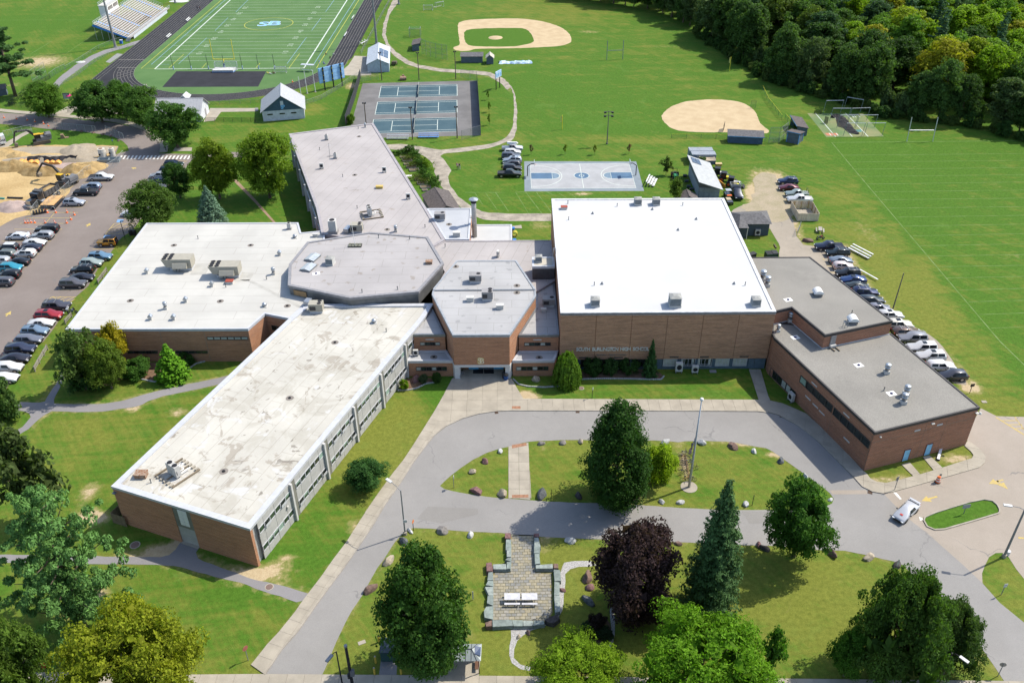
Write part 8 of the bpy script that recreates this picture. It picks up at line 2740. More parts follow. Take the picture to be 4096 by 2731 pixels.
for a in(
('white boulder at the top of the triangular island tip',9,2240,1010,.62,'white'),
('purplish grey boulder on the edge of the triangular island',9,2105,1105,.8,'purple'),
('tan grey boulder on the edge of the triangular island',9,1990,1198,.75,'tan'),
('big reddish brown boulder at the lower edge of the triangular island',9,2025,1375,1.1,'purple'),
('big tan banded boulder at the lower corner beside the island crossing',9,2262,1400,.95,'tan',.95,.9),
('grey boulder first from the left on the upper edge of the oval island',10,268,940,.7,'grey'),
('grey boulder second on the upper edge of the oval island',10,465,933,.7,'grey'),
('pale grey boulder beside the dark egg shaped tree',10,630,920,.68,'tan'),
('large flat white boulder beyond the yellow green bush',10,1405,928,.95,'white',.6),
('white boulder just right of the flagpole',10,1745,935,.9,'white',.65),
('dark brown boulder on the upper edge of the oval island, right part',10,2025,970,1.0,'brown'),
('upright white boulder at the upper right of the oval island',10,2220,1010,.65,'white'),
('dark striped boulder by the sandy edge of the oval island',11,115,1103,.8,'slate'),
('small white boulder at the right tip of the oval island',11,347,1243,.65,'white',.6),
('large dark slate boulder at the lower edge beside the crossing',10,272,1407,1.3,'slate',.65),
('black boulder in the shade of the egg shaped tree',10,612,1425,.7,'dark',.8,1.1),
('dark brown boulder at the lower edge of the oval island under the tree',10,1122,1465,.9,'brown',.6),
('small white boulder on the lower edge of the oval island, left of two',10,1375,1474,.68,'white',.6),
('white boulder on the lower edge of the oval island, right of two',10,1548,1478,.68,'white'),
('double white boulder on the lower right edge of the oval island',10,2142,1495,.7,'white'),
('white boulder touching the round green maple on the island',11,570,1455,.45,'white'),
('pale flat boulder at the foot of the street lamp',13,1415,172,.7,'white',.5,.5),
('grey green boulder at the driveway bend below the street lamp',13,1355,272,1.0,'slate',.6),
('pale grey pointed boulder right of the street lamp',13,1710,178,.9,'grey',.9,.9),
('small white boulder between grey boulder and patio wall',13,1968,210,.75,'white',.6),
('long pale boulder on the left edge of the lower lawn',13,1213,460,1.1,'tan',.6,.7,.9),
('long grey brown boulder lower on the left edge of the lower lawn',13,1050,710,1.2,'brown',.6,.7,.8),
('white boulder between patio and purple maple by the driveway',14,538,265,.9,'white'),
('dark brown boulder peeping out beside the spruce',14,1530,290,.6,'brown'),
('dark boulder by the driveway right of the spruce',14,2325,335,.85,'dark',.7),
('purplish small boulder by the driveway right of the spruce',14,2262,300,.7,'purple',.5),
('dark reddish boulder at the driveway edge right of the round maple',15,578,380,1.1,'brown',.5),
('pale long boulder at the driveway edge right of the round maple',15,928,420,1.05,'tan',.55),
('dark boulder in front of the white post near the curving drive',15,1182,488,.85,'dark',.7),
('big flat topped brown boulder behind the right patio wall',14,692,610,1.1,'brown',.7,.8,1.4),
('smaller brown boulder below the flat topped one',14,715,690,.75,'purple',.8),
('long grey boulder lying in the shade below the purple maple',14,705,820,1.2,'slate',.5,.6,2.2),
('small brown rock on the white gravel path below the patio',14,150,1108,.5,'brown',.6),
('small tan rock on the white gravel path below the patio',14,60,1145,.45,'tan',.6),
('small plaque rock beside the right patio wall',14,462,715,.5,'purple'),
('big white banded boulder at the shaded grass before the right side block',10,218,352,1.0,'tan',.75),
('big purple boulder on the mulch left of the main entrance',9,1462,360,1.0,'purple',.8,.8),
('large dark flat boulder beside the picnic table at the gravel lot',7,362,650,1.3,'brown',.6,.6,-.3),
):
 rock(*a)
EDG=mat('edging_stone',(.30,.30,.295),.9,0,.2,.2,4,rnd=.15)
def ED_(label,pts,s=.34):
 t=TH('stone_edging',label,'edging')
 me=BX((0,0,.09),(s*.86,.2,.2)).mesh('stone',EDG)
 q=RS(pts,s)
 for a,b in zip(q,q[1:]):
  link('stone',me,t,((a[0]+b[0])/2,(a[1]+b[1])/2,0),math.atan2(b[1]-a[1],b[0]-a[0])+RU(-.06,.06))
MULCH=mat('mulch_brown',(.115,.07,.045),.95,0,.1,.25,1.5,c2=(.19,.125,.08),fine=.25,fsc=8,bump=.4)
SH('mulch_bed',SM(PT('10:640,335 700,345 850,342 1100,345 1300,350 1385,340 1395,318 1340,270 1250,255 640,255'),1,True),.016,MULCH)
ED_('row of pale stones edging the mulch bed before the gymnasium',PT('10:600,350 700,345 850,342 1100,345 1280,350 1370,350 1395,320'))
ED_('curved row of pale stones around the lawn right of the entrance',PT('10:10,345 60,395 150,415 300,422 450,410 550,380 600,352'))
SH('mulch_bed',SM(PT('9:1360,330 1340,400 1310,445 1400,445 1480,425 1560,385 1640,375 1650,330'),1,True),.016,MULCH)
ED_('curved row of stones edging the bed left of the entrance',PT('9:1300,450 1400,448 1480,430 1560,388 1640,378'))
SH('mulch_bed',SM(PT('8:670,290 700,370 800,420 950,420 1060,380 1110,345 1300,345 1420,370 1550,350 1700,310 1720,255 1600,200 1100,180 800,200'),1,True),.016,MULCH)
ED_('row of stones edging the mulch beds before the low wing',PT('8:1300,348 1420,372 1550,352 1700,315 1722,260 1800,205 1880,185'))
# stone patio
SLATE=[mat('stone_green_%d'%i,c,.85,0,.2,.2,2.5,fine=.08,fsc=8)for i,c in EN(((.19,.225,.205),(.225,.255,.235),(.165,.195,.18)))]
PAV=[mat('paver_%d'%i,c,.9,0,.2,.12,3,fine=.08,fsc=8)for i,c in EN(((.235,.215,.165),(.20,.192,.165),(.265,.235,.165),(.215,.20,.155),(.18,.178,.165),(.25,.235,.20)))]
pt=link('stone_patio',None)
pt['kind']='structure'
pa=PT('20:540,195 830,205 850,690 1058,692 1068,1200 1000,1310 300,1305 300,690 530,690')
SH('patio_joints',OF(ccw(pa),.15),.02,mat('mossy_joint',(.175,.155,.075),.95,0,.1,.3,2))
SL_('patio',pa,PT('20:300,1305')[0],.02,.66,.47,.015,.055,PAV[0],.05,.42,.012,pt,'paving_stone',PAV)
wt={}
for i,(side,polys)in EN((
('left patio wall of long green stones',('20:470,250 538,250 538,395 465,390','20:480,395 538,395 536,482 480,482','20:458,515 500,485 538,488 538,540','20:480,545 538,545 530,636 478,640','20:298,575 470,568 478,640 305,640','20:240,682 300,676 300,786 225,786','20:205,850 235,792 303,792 303,866','20:192,872 303,868 303,985 245,985','20:230,985 305,985 300,1118 220,1085','20:180,1190 210,1130 303,1122 300,1300 190,1275')),
('right patio wall of long green stones',('20:838,228 895,222 925,352 840,342','20:835,342 918,348 908,438 835,436','20:842,440 905,440 920,570 848,578','20:858,588 1080,572 1085,635 860,635','20:1092,645 1180,650 1190,795 1105,800','20:1103,800 1172,808 1168,980 1098,978','20:1098,982 1175,985 1180,1195 1115,1210')),
('bottom patio wall of long green stones',('20:292,1305 545,1298 568,1380 295,1395','20:545,1300 692,1302 692,1382 570,1382','20:695,1308 825,1312 822,1378 695,1380','20:828,1310 965,1310 978,1362 825,1380')))):
 t=TH('patio_wall',side,'stone wall')
 for k,s in EN(polys):
  p=ccw(PT(s,.55))
  q=jig(p,.03,True,.9)
  PR(OF(p,.02),0,.30).prism(OF(p,-.02),.31,.6+RU(-.04,.04)).o('wall_stone',SLATE[(k+i)%3],t)
for lab,s,c in(('reddish block capping the left end of the patio entrance','20:455,172 535,172 530,250 452,248','purple'),('reddish block capping the right end of the patio entrance','20:830,180 905,178 905,225 850,222','purple'),('purple brown corner block at the left patio shoulder','20:205,560 285,550 305,640 290,680 215,680','purple'),('dark corner block at the right patio shoulder','20:1085,570 1155,575 1160,640 1090,636','brown'),('dark corner block at the lower left of the patio','20:192,1345 290,1310 288,1395 210,1400','brown'),('large dark slab at the lower right corner of the patio','20:970,1310 1050,1260 1150,1230 1185,1290 1100,1365 1010,1345','dark')):
 p=ccw(PT(s,.5))
 PR(p,0,.66,p1=[(sum(a[0]for a in p)/len(p)*.12+x*.88,sum(a[1]for a in p)/len(p)*.12+y*.88)for x,y in p]).o('corner_block',ROCKC[c],None,label=lab,cat='stone block',group='corner blocks of the patio wall')
WGR=mat('white_gravel',(.36,.35,.335),.95,0,.1,.3,6,fine=.35,fsc=14,bump=.6)
SH('white_gravel_path',jig(SM(PT('14:440,470 600,440 780,445 780,500 640,490 520,520 480,560 500,640 470,760 480,850 440,960 330,1035 200,1075 100,1120 40,1190 10,1290 30,1370 120,1410 200,1420 200,1465 60,1435 -20,1360 -30,1250 0,1130 -20,1060 280,1050 400,1000 435,880 440,700'),1,True),.06),.018,WGR)
SH('white_gravel_path',jig(SM(PT('14:890,850 935,855 940,1000 945,1180 900,1260 865,1270 890,1200 915,1130 905,980'),1,True),.05),.018,WGR)
SH('mulch_bed',SM(PT('14:700,960 800,930 890,980 920,1120 870,1230 760,1180 690,1080'),1,True),.016,MULCH)
tree('scrub',G(14,790,1040),'dark reddish barberry bush in the shade below the purple maple',(.035,.022,.018),1.6,1.3,cat='shrub',name='shrub')
tree('scrub',G(14,700,1110),'low dark green bush in the shade beside the barberry',(.025,.045,.016),1.1,1.2,cat='shrub',name='shrub')
tree('scrub',G(14,860,1150),'low dark green bush beside the white gravel strip',(.025,.045,.016),1.1,1.2,cat='shrub',name='shrub')
TBL=mat('table_white_mesh',(.42,.42,.44),.6)
for i,x in EN((552,778)):
 t=TH('picnic_table',('left','right')[i]+' white topped metal picnic table on the stone patio','picnic table',(*G(20,x,1008,.75),.055),0,'picnic tables on the patio')
 BX((0,0,.74),(1.95,.78,.05)).o('tabletop',TBL,t)
 for s in(-1,1):
  BX((0,s*.75,.44),(1.95,.28,.05)).o('bench',TBL,t)
 for sx in(-.6,.6):
  PI_([(sx,-.75,.02),(sx,-.75,.42),(sx,-.25,.42),(sx,-.25,.72),(sx,.25,.72),(sx,.25,.42),(sx,.75,.42),(sx,.75,.02)],.035,5).o('frame',POLED,t)
t=TH('picnic_table','weathered wooden picnic table by the red motorcycle','picnic table',(*G(7,475,560),0),1.3)
for k in RG(4):
 BX((0,-.3+k*.2,.75),(1.9,.18,.05)).o('top_plank',mat('plank_grey',(.26,.235,.21),.9,rnd=.12),t)
for s in(-1,1):
 BX((0,s*.75,.45),(1.9,.26,.05)).o('bench',mat('plank_grey',(.26,.235,.21)),t)
for x in(-.65,.65):
 BE((x,-.75,0),(x,.2,.72),.07).beam((x,.75,0),(x,-.2,.72),.07).o('leg',mat('plank_grey',(.26,.235,.21)),t)
 # ---- bus shelter, big green box, bollards
t=TH('bus_shelter','small shelter with hipped metal roof and solar panel at the bottom edge','shelter')
rx=[(-8.0,61.9),(-3.75,61.9),(-3.7,64.2),(-7.9,64.2)]
v=[(x,y,2.55)for x,y in rx]+[(-6.9,63.05,3.15),(-4.8,63.05,3.15)]
SHR=mat('shelter_roof_green_grey',(.215,.24,.235),.45,.2,.4,.08)
M().add(v,[(0,1,5,4),(1,2,5),(2,3,4,5),(3,0,4),(3,2,1,0)]).o('roof',SHR,t)
for k in RG(6):
 x=-7.4+k*.64
 BE((x,61.9,2.58),(max(min(x,-4.8),-6.9),63.05,3.19),.035).beam((x,64.2,2.58),(max(min(x,-4.8),-6.9),63.05,3.19),.035).o('seam',POLED,t)
BE((-6.9,63.05,3.19),(-4.8,63.05,3.19),.06).o('ridge',POLED,t)
M().add([(-4.45,62.55,2.92),(-3.8,62.4,2.75),(-3.78,63.6,2.75),(-4.43,63.6,2.98),(-4.45,62.55,2.97),(-3.8,62.4,2.80),(-3.78,63.6,2.80),(-4.43,63.6,3.03)],[(3,2,1,0),(4,5,6,7),(0,1,5,4),(1,2,6,5),(2,3,7,6),(3,0,4,7)]).o('solar_panel',PANEL,t)
for x,y in((-7.7,62.1),(-4.0,62.1),(-4.0,64.0),(-7.7,64.0)):
 BX((x,y,1.27),(.1,.1,2.55)).o('post',mat('shelter_brown',(.07,.04,.03)),t)
BX((-5.85,64.05,1.3),(3.6,.03,1.8)).o('back_glazing',mat('shelter_glass',(.05,.06,.065),.1),t)
BX((-4.3,63.0,.5),(.4,1.4,.08)).o('bench',mat('bench_brown',(.10,.05,.03)),t)
SH('shelter_pad',PT('13:1745,1500 2048,1500 2060,1340 1770,1340'),.03,CONC)
t=TH('utility_cabinet','large dark green steel cabinet under the oak beside the yellow bollards','cabinet')
PR([(-15.45,63.7),(-13.55,63.7),(-13.55,65.6),(-15.45,65.6)],.06,1.75).o('body',mat('cabinet_green',(.018,.05,.05),.6),t)
PR([(-15.55,63.6),(-13.45,63.6),(-13.45,65.7),(-15.55,65.7)],1.75,1.85).o('lid',mat('cabinet_lid',(.025,.04,.05),.5),t)
BX((-14.3,63.66,1.3),(.25,.04,.5)).o('vent',FAN,t)
SH('cabinet_pad',PT('13:1130,1490 1290,1490 1300,1330 1150,1330'),.03,ASPP)
for lab,x,y in(('yellow bollard at the lower left of the green cabinet',1090,1483),('yellow bollard at the upper left of the green cabinet',1100,1378),('yellow bollard at the lower right of the green cabinet',1333,1483),('yellow bollard under the leaves behind the green cabinet',1130,1190)):
 t=TH('bollard',lab,'bollard',(*G(13,x,y),0),0,'bollards around the green cabinet')
 LA([(.12,0),(.12,1.15)],n=10).o('post',mat('bollard_yellow',(.42,.29,.045),.7,0,.3,.15,5),t)
 LA([(.12,1.15),(.09,1.22),(.03,1.24)],n=10).o('cap',CONC,t)
PR(PT('13:933,1190 1000,1166 1012,1195 945,1220'),.0,.04).o('lawn_slab',CONC,None,label='pale flat concrete slab on the grass left of the green cabinet',cat='slab')
t=TH('utility_box','small green utility box on the bottom left lawn','utility box',(*G(12,598,1375),0),0)
BX((0,0,.5),(1.0,.8,1.0)).o('body',mat('box_green',(.02,.075,.065),.6),t)
BX((0,0,1.03),(1.08,.88,.08)).o('lid',mat('box_green_lid',(.03,.10,.09),.6),t)
t=TH('fire_hydrant','red fire hydrant on the bottom left lawn','hydrant',(*G(12,402,1418),0))
HR=mat('hydrant_red',(.55,.05,.025),.5)
LA([(.22,0),(.16,.08),(.16,.6),(.2,.62),(.2,.7),(.14,.85),(.05,.9)],n=12).o('barrel',HR,t)
for s in(-1,1):
 TU((0,0,.5),(s*.28,0,.5),.09).o('outlet',HR,t)
 # ---- manholes
for lab,t_,x,y,r,z in(('round brown manhole cover in the shaded grass by the end wall',12,1240,298,.55,.03),('brown round manhole cover in the narrow asphalt path',13,122,683,.45,.035),('reddish round manhole cover in the front lawn',10,637,428,.38,.03)):
 t=TH('manhole_cover',lab,'manhole cover',(*G(t_,x,y),0))
 LA([(r*1.25,0),(r*1.25,z)],n=20).o('ring',CONC,t)
 LA([(r,z),(r,z+.012)],n=20).o('cover',mat('cover_brown',(.14,.095,.08)),t)
 # ---- signs
def sign(label,base,h,w_,hh,rz,face,back=None,octa=False,name='sign',post=POLEG,txt=None,disc=False):
 t=TH(name,label,'sign',(base[0],base[1],0),rz)
 BX((0,0,h/2),(.07,.07,h)).o('post',post,t)
 if octa or disc:
  k=8 if octa else 16
  v=[(cos(2*PI*(i+.5)/k)*w_/2,sin(2*PI*(i+.5)/k)*w_/2+h-w_/2+.1)for i in RG(k)]
  M().add([(x,-.06,z)for x,z in v]+[(x,-.04,z)for x,z in v],[tuple(RG(k)),tuple(RG(k,2*k))[::-1]]+[(i,k+i,k+(i+1)%k,(i+1)%k)for i in RG(k)]).o('panel',face,t)
 else:
  BX((0,-.06,h-hh/2+.1),(w_,.03,hh)).o('panel',face,t)
 for i,s in EN(txt or()):
  text('lettering',s,.16,mat('sign_text',(.25,.03,.03)),(0,-.085,h-.05-i*.2),(PI/2,0,0),0,parent=t)
 return t
SGW,SGB,SGO=mat('sign_white',(.46,.46,.46),.5),mat('sign_back',(.24,.22,.185),.5),mat('sign_orange',(.6,.17,.04),.5)
sign('thin upright sign seen edge on at the tip of the triangular island',G(9,1817,1340),2.2,.45,.6,PI/2,SGW)
sign('small upright sign with dark post on the front lawn',G(10,735,520),2.1,.3,.45,1.2,SGW,post=POLED)
sign('back of a square sign on the pavement corner by the kerb',G(11,1160,1365),2.5,.6,.75,PI+.5,SGB)
sign('dark square sign at the end of the right car row',G(11,1850,475),1.9,.75,.6,.2,mat('sign_dark_brown',(.07,.05,.04)),post=POLED)
sign('small white sign on a grey post on the right lower grass',G(15,2140,755),2.0,.45,.6,.1,SGW,txt=('NO',))
sign('back of a stop sign beside the drive at the bottom right',G(15,2110,1500),2.3,.75,.75,PI-.25,SGB,octa=True)
sign('round red barred sign at the bottom of the left lawn',G(12,2280,1355),2.5,.75,.75,.9,mat('sign_red_white',(.30,.10,.07)),disc=True)
sign('orange round sign on a dark post beside the street lamp',G(13,1447,165),1.9,.55,.7,1.2,SGO,disc=True,post=POLED)
sign('sign board on a low post in the right kerbed island',G(15,1795,10),1.7,1.1,.7,.15,mat('sign_grey_board',(.24,.25,.26)))
sign('white post on the lower lawn by the patio',G(13,1993,800),1.5,.16,1.3,0,SGW,post=SGW)
sign('white marker post behind the dark boulder by the curving drive',G(15,1175,512),1.7,.14,1.1,0,SGW,post=SGW)
sign('thin dark marker post at the lower edge of the oval island',G(10,362,1430),1.5,.06,.4,0,POLED,post=POLED)
sign('thin green marker post near the lower right edge of the oval island',G(10,2205,1500),1.9,.08,.6,0,mat('post_green',(.03,.08,.05)),post=POLED)
sign('white notice sign on a wooden post by the crosswalk',G(0,1558,1395),2.4,.6,.8,.3,SGW,txt=('NO','PARKING'),post=WOODP)
sign('small blue sign on the bright grass of the excavation island',G(0,1042,1330),1.4,.35,.5,.1,mat('sign_blue',(.13,.20,.30)),post=POLED)
sign('small dark notice by the hedge at the garden corner',G(27,248,170),1.4,.9,.8,.3,mat('sign_dark',(.06,.065,.07)),post=POLED)
# street lamps
def lamp(label,base,h,d,head,post=POLEG,r=.11,name='street_lamp',led=True):
 t=TH(name,label,'street lamp',(base[0],base[1],0))
 LA([(.28,0),(.28,.5)],n=12).o('base',CONC,t)
 LA([(r,.5),(r*.7,h)],n=8).o('pole',post,t)
 e=(d[0],d[1],h+.25)
 PI_([(0,0,h-.1),(d[0]*.4,d[1]*.4,h+.2),e],.045,6).o('arm',post,t)
 u=V3((d[0],d[1])).normalized()
 BX((e[0]+u.x*.4,e[1]+u.y*.4,e[2]),(1.0,.38,.14),math.atan2(u.y,u.x)).o('lamp_head',head,t)
 return t
a=G(13,1370,200)
hx,hy=G(9,1210,1285,8.4)
lamp('street lamp with a pale head arching over the left pavement',a,8.1,(hx-a[0]+.4,hy-a[1]),SGW)
t=SC.objects['street_lamp']
BX((.2,-.1,2.6),(.5,.06,.5)).o('sign_plate',SGW,t)
a=G(15,2165,408)
lamp('grey lamp column on the right lower grass, running out of the frame',a,8.6,(-1.6,.4),SGW,POLEG,.16)
LA([(.3,0),(.3,.7)],n=12).o('grey_cabinet',SGW,None,label='small pale round cabinet beside the right lamp column',cat='cabinet').location=(*G(15,2195,385),0)
def tip(x,y,z):
 return G(13,x,y,z)
b0=G(13,735,1265,7.5)
lamp('black street lamp with a curved neck at the bottom edge, left of the thick pole',b0,7.3,tuple(V3(G(13,700,1340,7.0))-V3(b0)),METG,POLED,.1)
b1=G(13,822,1220,8.2)
t=TH('signal_pole','thick black pole with equipment boxes at the bottom edge','pole',(*b1,0))
LA([(.2,0),(.16,8.2)],n=10).o('pole',POLED,t)
BX((.25,-.1,3.6),(.45,.4,.9)).o('equipment_box',mat('box_grey',(.10,.10,.105)),t)
BX((-.2,0,2.9),(.3,.3,.7)).o('equipment_box',POLED,t)
LA([(.19,8.0),(.19,8.25)],n=10).o('cap',METG,t)
b2=G(15,1697,1278,7.5)
lamp('black street lamp with a curved neck at the bottom right, before the crab apples',b2,7.3,tuple(V3(G(15,1755,1355,7.0))-V3(b2)),METG,POLED,.1)
for lab,x,y,h in(('slim dark lamp post with lantern between the street trees',738,1075,5.0),('slim dark lamp post at the road bend by the notice sign',1525,1385,5.0)):
 t=TH('lantern_post',lab,'street lamp',(*G(0,x,y),0),0,'lantern posts on the access road')
 LA([(.16,0),(.08,.5),(.06,h)],n=8).o('pole',POLED,t)
 LA([(.1,h),(.24,h+.25),(.2,h+.6),(.05,h+.8)],n=8).o('lantern',METG,t)
t=TH('lamp_post','short dark lamp post with its lamp by the orange off-road car','street lamp',(*G(4,1150,625),0))
TU((0,0,0),(0,0,4.2),.07).o('pole',POLED,t)
BX((.3,0,4.2),(.7,.3,.12)).o('lamp_head',POLED,t)
for i,x in EN((1205,1240)):
 t=TH('litter_bin',('left','right')[i]+' black litter bin under the broad tree at the corner of the low wing','bin',(*G(4,x,590),0),0,'black litter bins')
 LA([(.36,0),(.42,1.0)],n=12).o('body',PLAST,t)
 LA([(.45,1.0),(.3,1.2)],n=12).o('lid',PLAST,t)
for lab,x,y,m in(('black bin at the right entrance pillar',2280,335,PLAST),('dark bin with blue liner at the right entrance pillar',2295,352,mat('bin_liner_blue',(.02,.06,.18)))):
 t=TH('litter_bin',lab,'bin',(*G(9,x,y),.1))
 LA([(.34,0),(.4,.9)],n=12).o('body',m,t)
 LA([(.42,.9),(.3,1.15)],n=12).o('lid',PLAST,t)
t=TH('stone_bench','grey stone bench by the left entrance pillar','bench',(*G(9,1885,318),.12),1.2)
BX((0,0,.45),(1.7,.45,.1)).o('seat',UNITG,t)
for x in(-.6,.6):
 BX((x,0,.2),(.2,.4,.4)).o('leg',UNITG,t)
t=TH('traffic_drum','orange and white traffic drum on the kerb by the blue doors','traffic drum',(*G(11,1555,1292),.02))
DO=mat('drum_orange',(.65,.13,.025),.6)
for k in RG(5):
 r0=.34-k*.022
 LA([(r0,.1+k*.2),(r0-.015,.3+k*.2)],n=14).o('band',DO if k%2==0 else WHITEP,t)
LA([(.42,0),(.42,.1)],n=14).o('base',PLAST,t)
BX((.1,0,1.45),(.3,.05,.4)).o('plate',SGB,t)
t=TH('white_bench','white plank bench tipped on the grass beside the blue doors','bench',(*G(11,1570,1045),0),1.05)
BE((-1.3,0,.3),(1.3,0,.5),.38,.07).o('seat',BW,t)
BX((-1.2,0,.15),(.1,.5,.3)).o('leg',PLAST,t)
BX((0,0,.03),(.8,.6,.05)).o('concrete_marker',CONC,None,label='pale square slab in the field grass by the right block corner',cat='slab').location=(*G(11,1985,553),0)
# cones
def mk_cone_t():
 t=TH('traffic_cone','','traffic cone')
 BX((0,0,.03),(.42,.42,.06)).o('base',DO,t)
 LA([(.17,.06),(.12,.34)],n=10).o('cone',DO,t)
 LA([(.12,.34),(.09,.5)],n=10).o('band',WHITEP,t)
 LA([(.09,.5),(.04,.74)],n=10).o('tip',DO,t)
 return t
MK['cone_t']=mk_cone_t
for i,(x,y)in EN(((38,1085),(153,1097),(252,1106),(322,1122),(401,1141),(444,1160))):
 place('cone_t',('first','second','third','fourth','fifth','sixth')[i]+' orange cone from the left in the arc along the access road',(*G(0,x,y),.02),0,'orange cones along the access road',1.15)
for x,y,lab in((513,386,'orange cone at the head of the yellow dividing line by the black pipe'),(616,385,'orange cone alone on the second parking line beside the silver car'),(684,408,'rightmost orange cone of the closed bays'),(652,450,'orange cone below the rightmost one of the closed bays'),(613,482,'orange cone at the right end of the lower cone row'),(505,483,'orange cone second from the right in the lower cone row'),(416,483,'orange cone on the dividing line in the lower cone row'),(319,480,'orange cone fourth from the left in the lower cone row'),(286,478,'orange cone third from the left in the lower cone row'),(258,482,'orange cone second from the left in the lower cone row'),(232,482,'leftmost orange cone of the lower cone row'),(437,386,'orange cone by the plywood stack, right of a pair'),(418,382,'orange cone by the plywood stack, left of a pair')):
 place('cone_t',lab,(*G(4,x,y),.02),0,'orange cones in the closed parking bays',1.15)
place('cone_t','orange cone on the track below the scoreboard',(*G(1,335,756),.02))
# excavation
def mound(label,c,rx,ry,h,m,seed,rz=.0,cat='heap',name='sand_heap'):
 v,f=[],[]
 k,q=28,10
 for j in RG(q+1):
  for i in RG(k):
   a=2*PI*i/k
   r=j/q
   w=1+.25*mnoise.noise(V3((cos(a)*1.3+seed,sin(a)*1.3,seed)))
   x,y=rx*r*w*cos(a),ry*r*w*sin(a)
   z=h*(1-r**1.5)*(1+.35*mnoise.noise(V3((x*.8+seed*5,y*.8,0))))+(.16*mnoise.noise(V3((x*2,y*2,seed)))if 0<j<q else 0)
   v.append((x,y,max(z,.0)if j<q else-.02))
 f=[(j*k+i,(j+1)*k+i,(j+1)*k+(i+1)%k,j*k+(i+1)%k)for j in RG(q)for i in RG(k)]
 o=M().add(v,f).o(name,m,None,True,label=label,cat=cat)
 o.location=(c[0],c[1],.02)
 o.rotation_euler=(0,0,rz)
 return o
DSAND=mat('damp_sand',(.22,.145,.06),.95,0,.1,.3,.5,c2=(.36,.255,.12),fine=.25,fsc=3,bump=.5)
mound('long sand bank with loader marks at the left edge of the excavation',G(22,200,770),7.5,3.0,1.8,DSAND,1)
mound('dark damp sand heap below the black excavator boom',G(22,690,850),6.5,2.6,1.7,DSAND,2)
mound('tall sand heap behind the working excavator',G(22,1250,850),5.0,4.2,2.2,DSAND,3)
mound('sand heap beside the fence near the white pickup',G(22,1480,760),4.6,2.6,1.3,DIRT,4)
mound('pale dirt heap between grass and black fabric',G(22,1260,480),5.0,4.0,1.2,DIRTG,5)
mound('small orange sand heap left of the black fabric',G(22,290,575),3.2,2.2,1.0,DIRT,6)
mound('small dirt heap at the left of the grey soil',G(22,100,540),3.5,2.4,.7,DIRT,7)
mound('pink gravel heap in front of the dump truck',G(22,210,1400),4.6,3.2,1.4,PINK,8,0,'heap','gravel_heap')
t=TH('fabric_liner','black fabric draped over the bank of the trench','fabric')
top=PT('22:440,600 520,585 690,575 800,600 930,585 1030,580 1140,570 1255,578',1.4)
bot=PT('22:430,690 520,685 690,688 800,690 900,698 1000,682 1110,660 1215,640',.1)
v,f=[],[]
TP_,BT_=RS(top,.45),[]
n_=len(TP_)
for i in RG(n_):
 k=i/(n_-1)*(len(bot)-1)
 a=min(int(k),len(bot)-2)
 u=k-a
 b=(bot[a][0]*(1-u)+bot[a+1][0]*u,bot[a][1]*(1-u)+bot[a+1][1]*u)
 for j in RG(5):
  s=j/4
  wob=.22*sin(i*1.9+s*2)+.15*sin(i*.7)
  v.append((TP_[i][0]*(1-s)+b[0]*s,TP_[i][1]*(1-s)+b[1]*s-wob*s*.8,1.4*(1-s)**.8+.06+.1*sin(i*1.3)))
f=[(i*5+j,i*5+j+1,(i+1)*5+j+1,(i+1)*5+j)for i in RG(n_-1)for j in RG(4)]
M().add(v,f).o('fabric',mat('fabric_black',(.035,.033,.036),.9,0,.2,.3,1.5),t)
mound('bank of soil behind the black fabric',tuple(V3(top[3])+V3((0,1.6))),13,2.4,1.3,DIRTG,9,0,'heap','soil_bank')
OR=mat('chamber_orange',(.62,.29,.07),.6)
for i,x in EN((330,408,500,585,760,850,935)):
 t=TH('drain_chamber',('first','second','third','fourth','fifth','sixth','seventh')[i]+' orange drainage chamber from the left in the gravel trench','drain chamber',(*G(22,x,700),.03),0,'orange chambers in the trench')
 q=M()
 for k in RG(8):
  a0,a1=PI*k/8,PI*(k+1)/8
  q.add([(.85*cos(a0),-.7,.75*sin(a0)),(.85*cos(a1),-.7,.75*sin(a1)),(.85*cos(a1),1.2,.75*sin(a1)),(.85*cos(a0),1.2,.75*sin(a0))],[(0,3,2,1)])
 q.o('arch',OR,t)
 M().add([(.85*cos(PI*k/8),-.7,.75*sin(PI*k/8))for k in RG(9)],[tuple(RG(9))]).o('end_plate',OR,t)
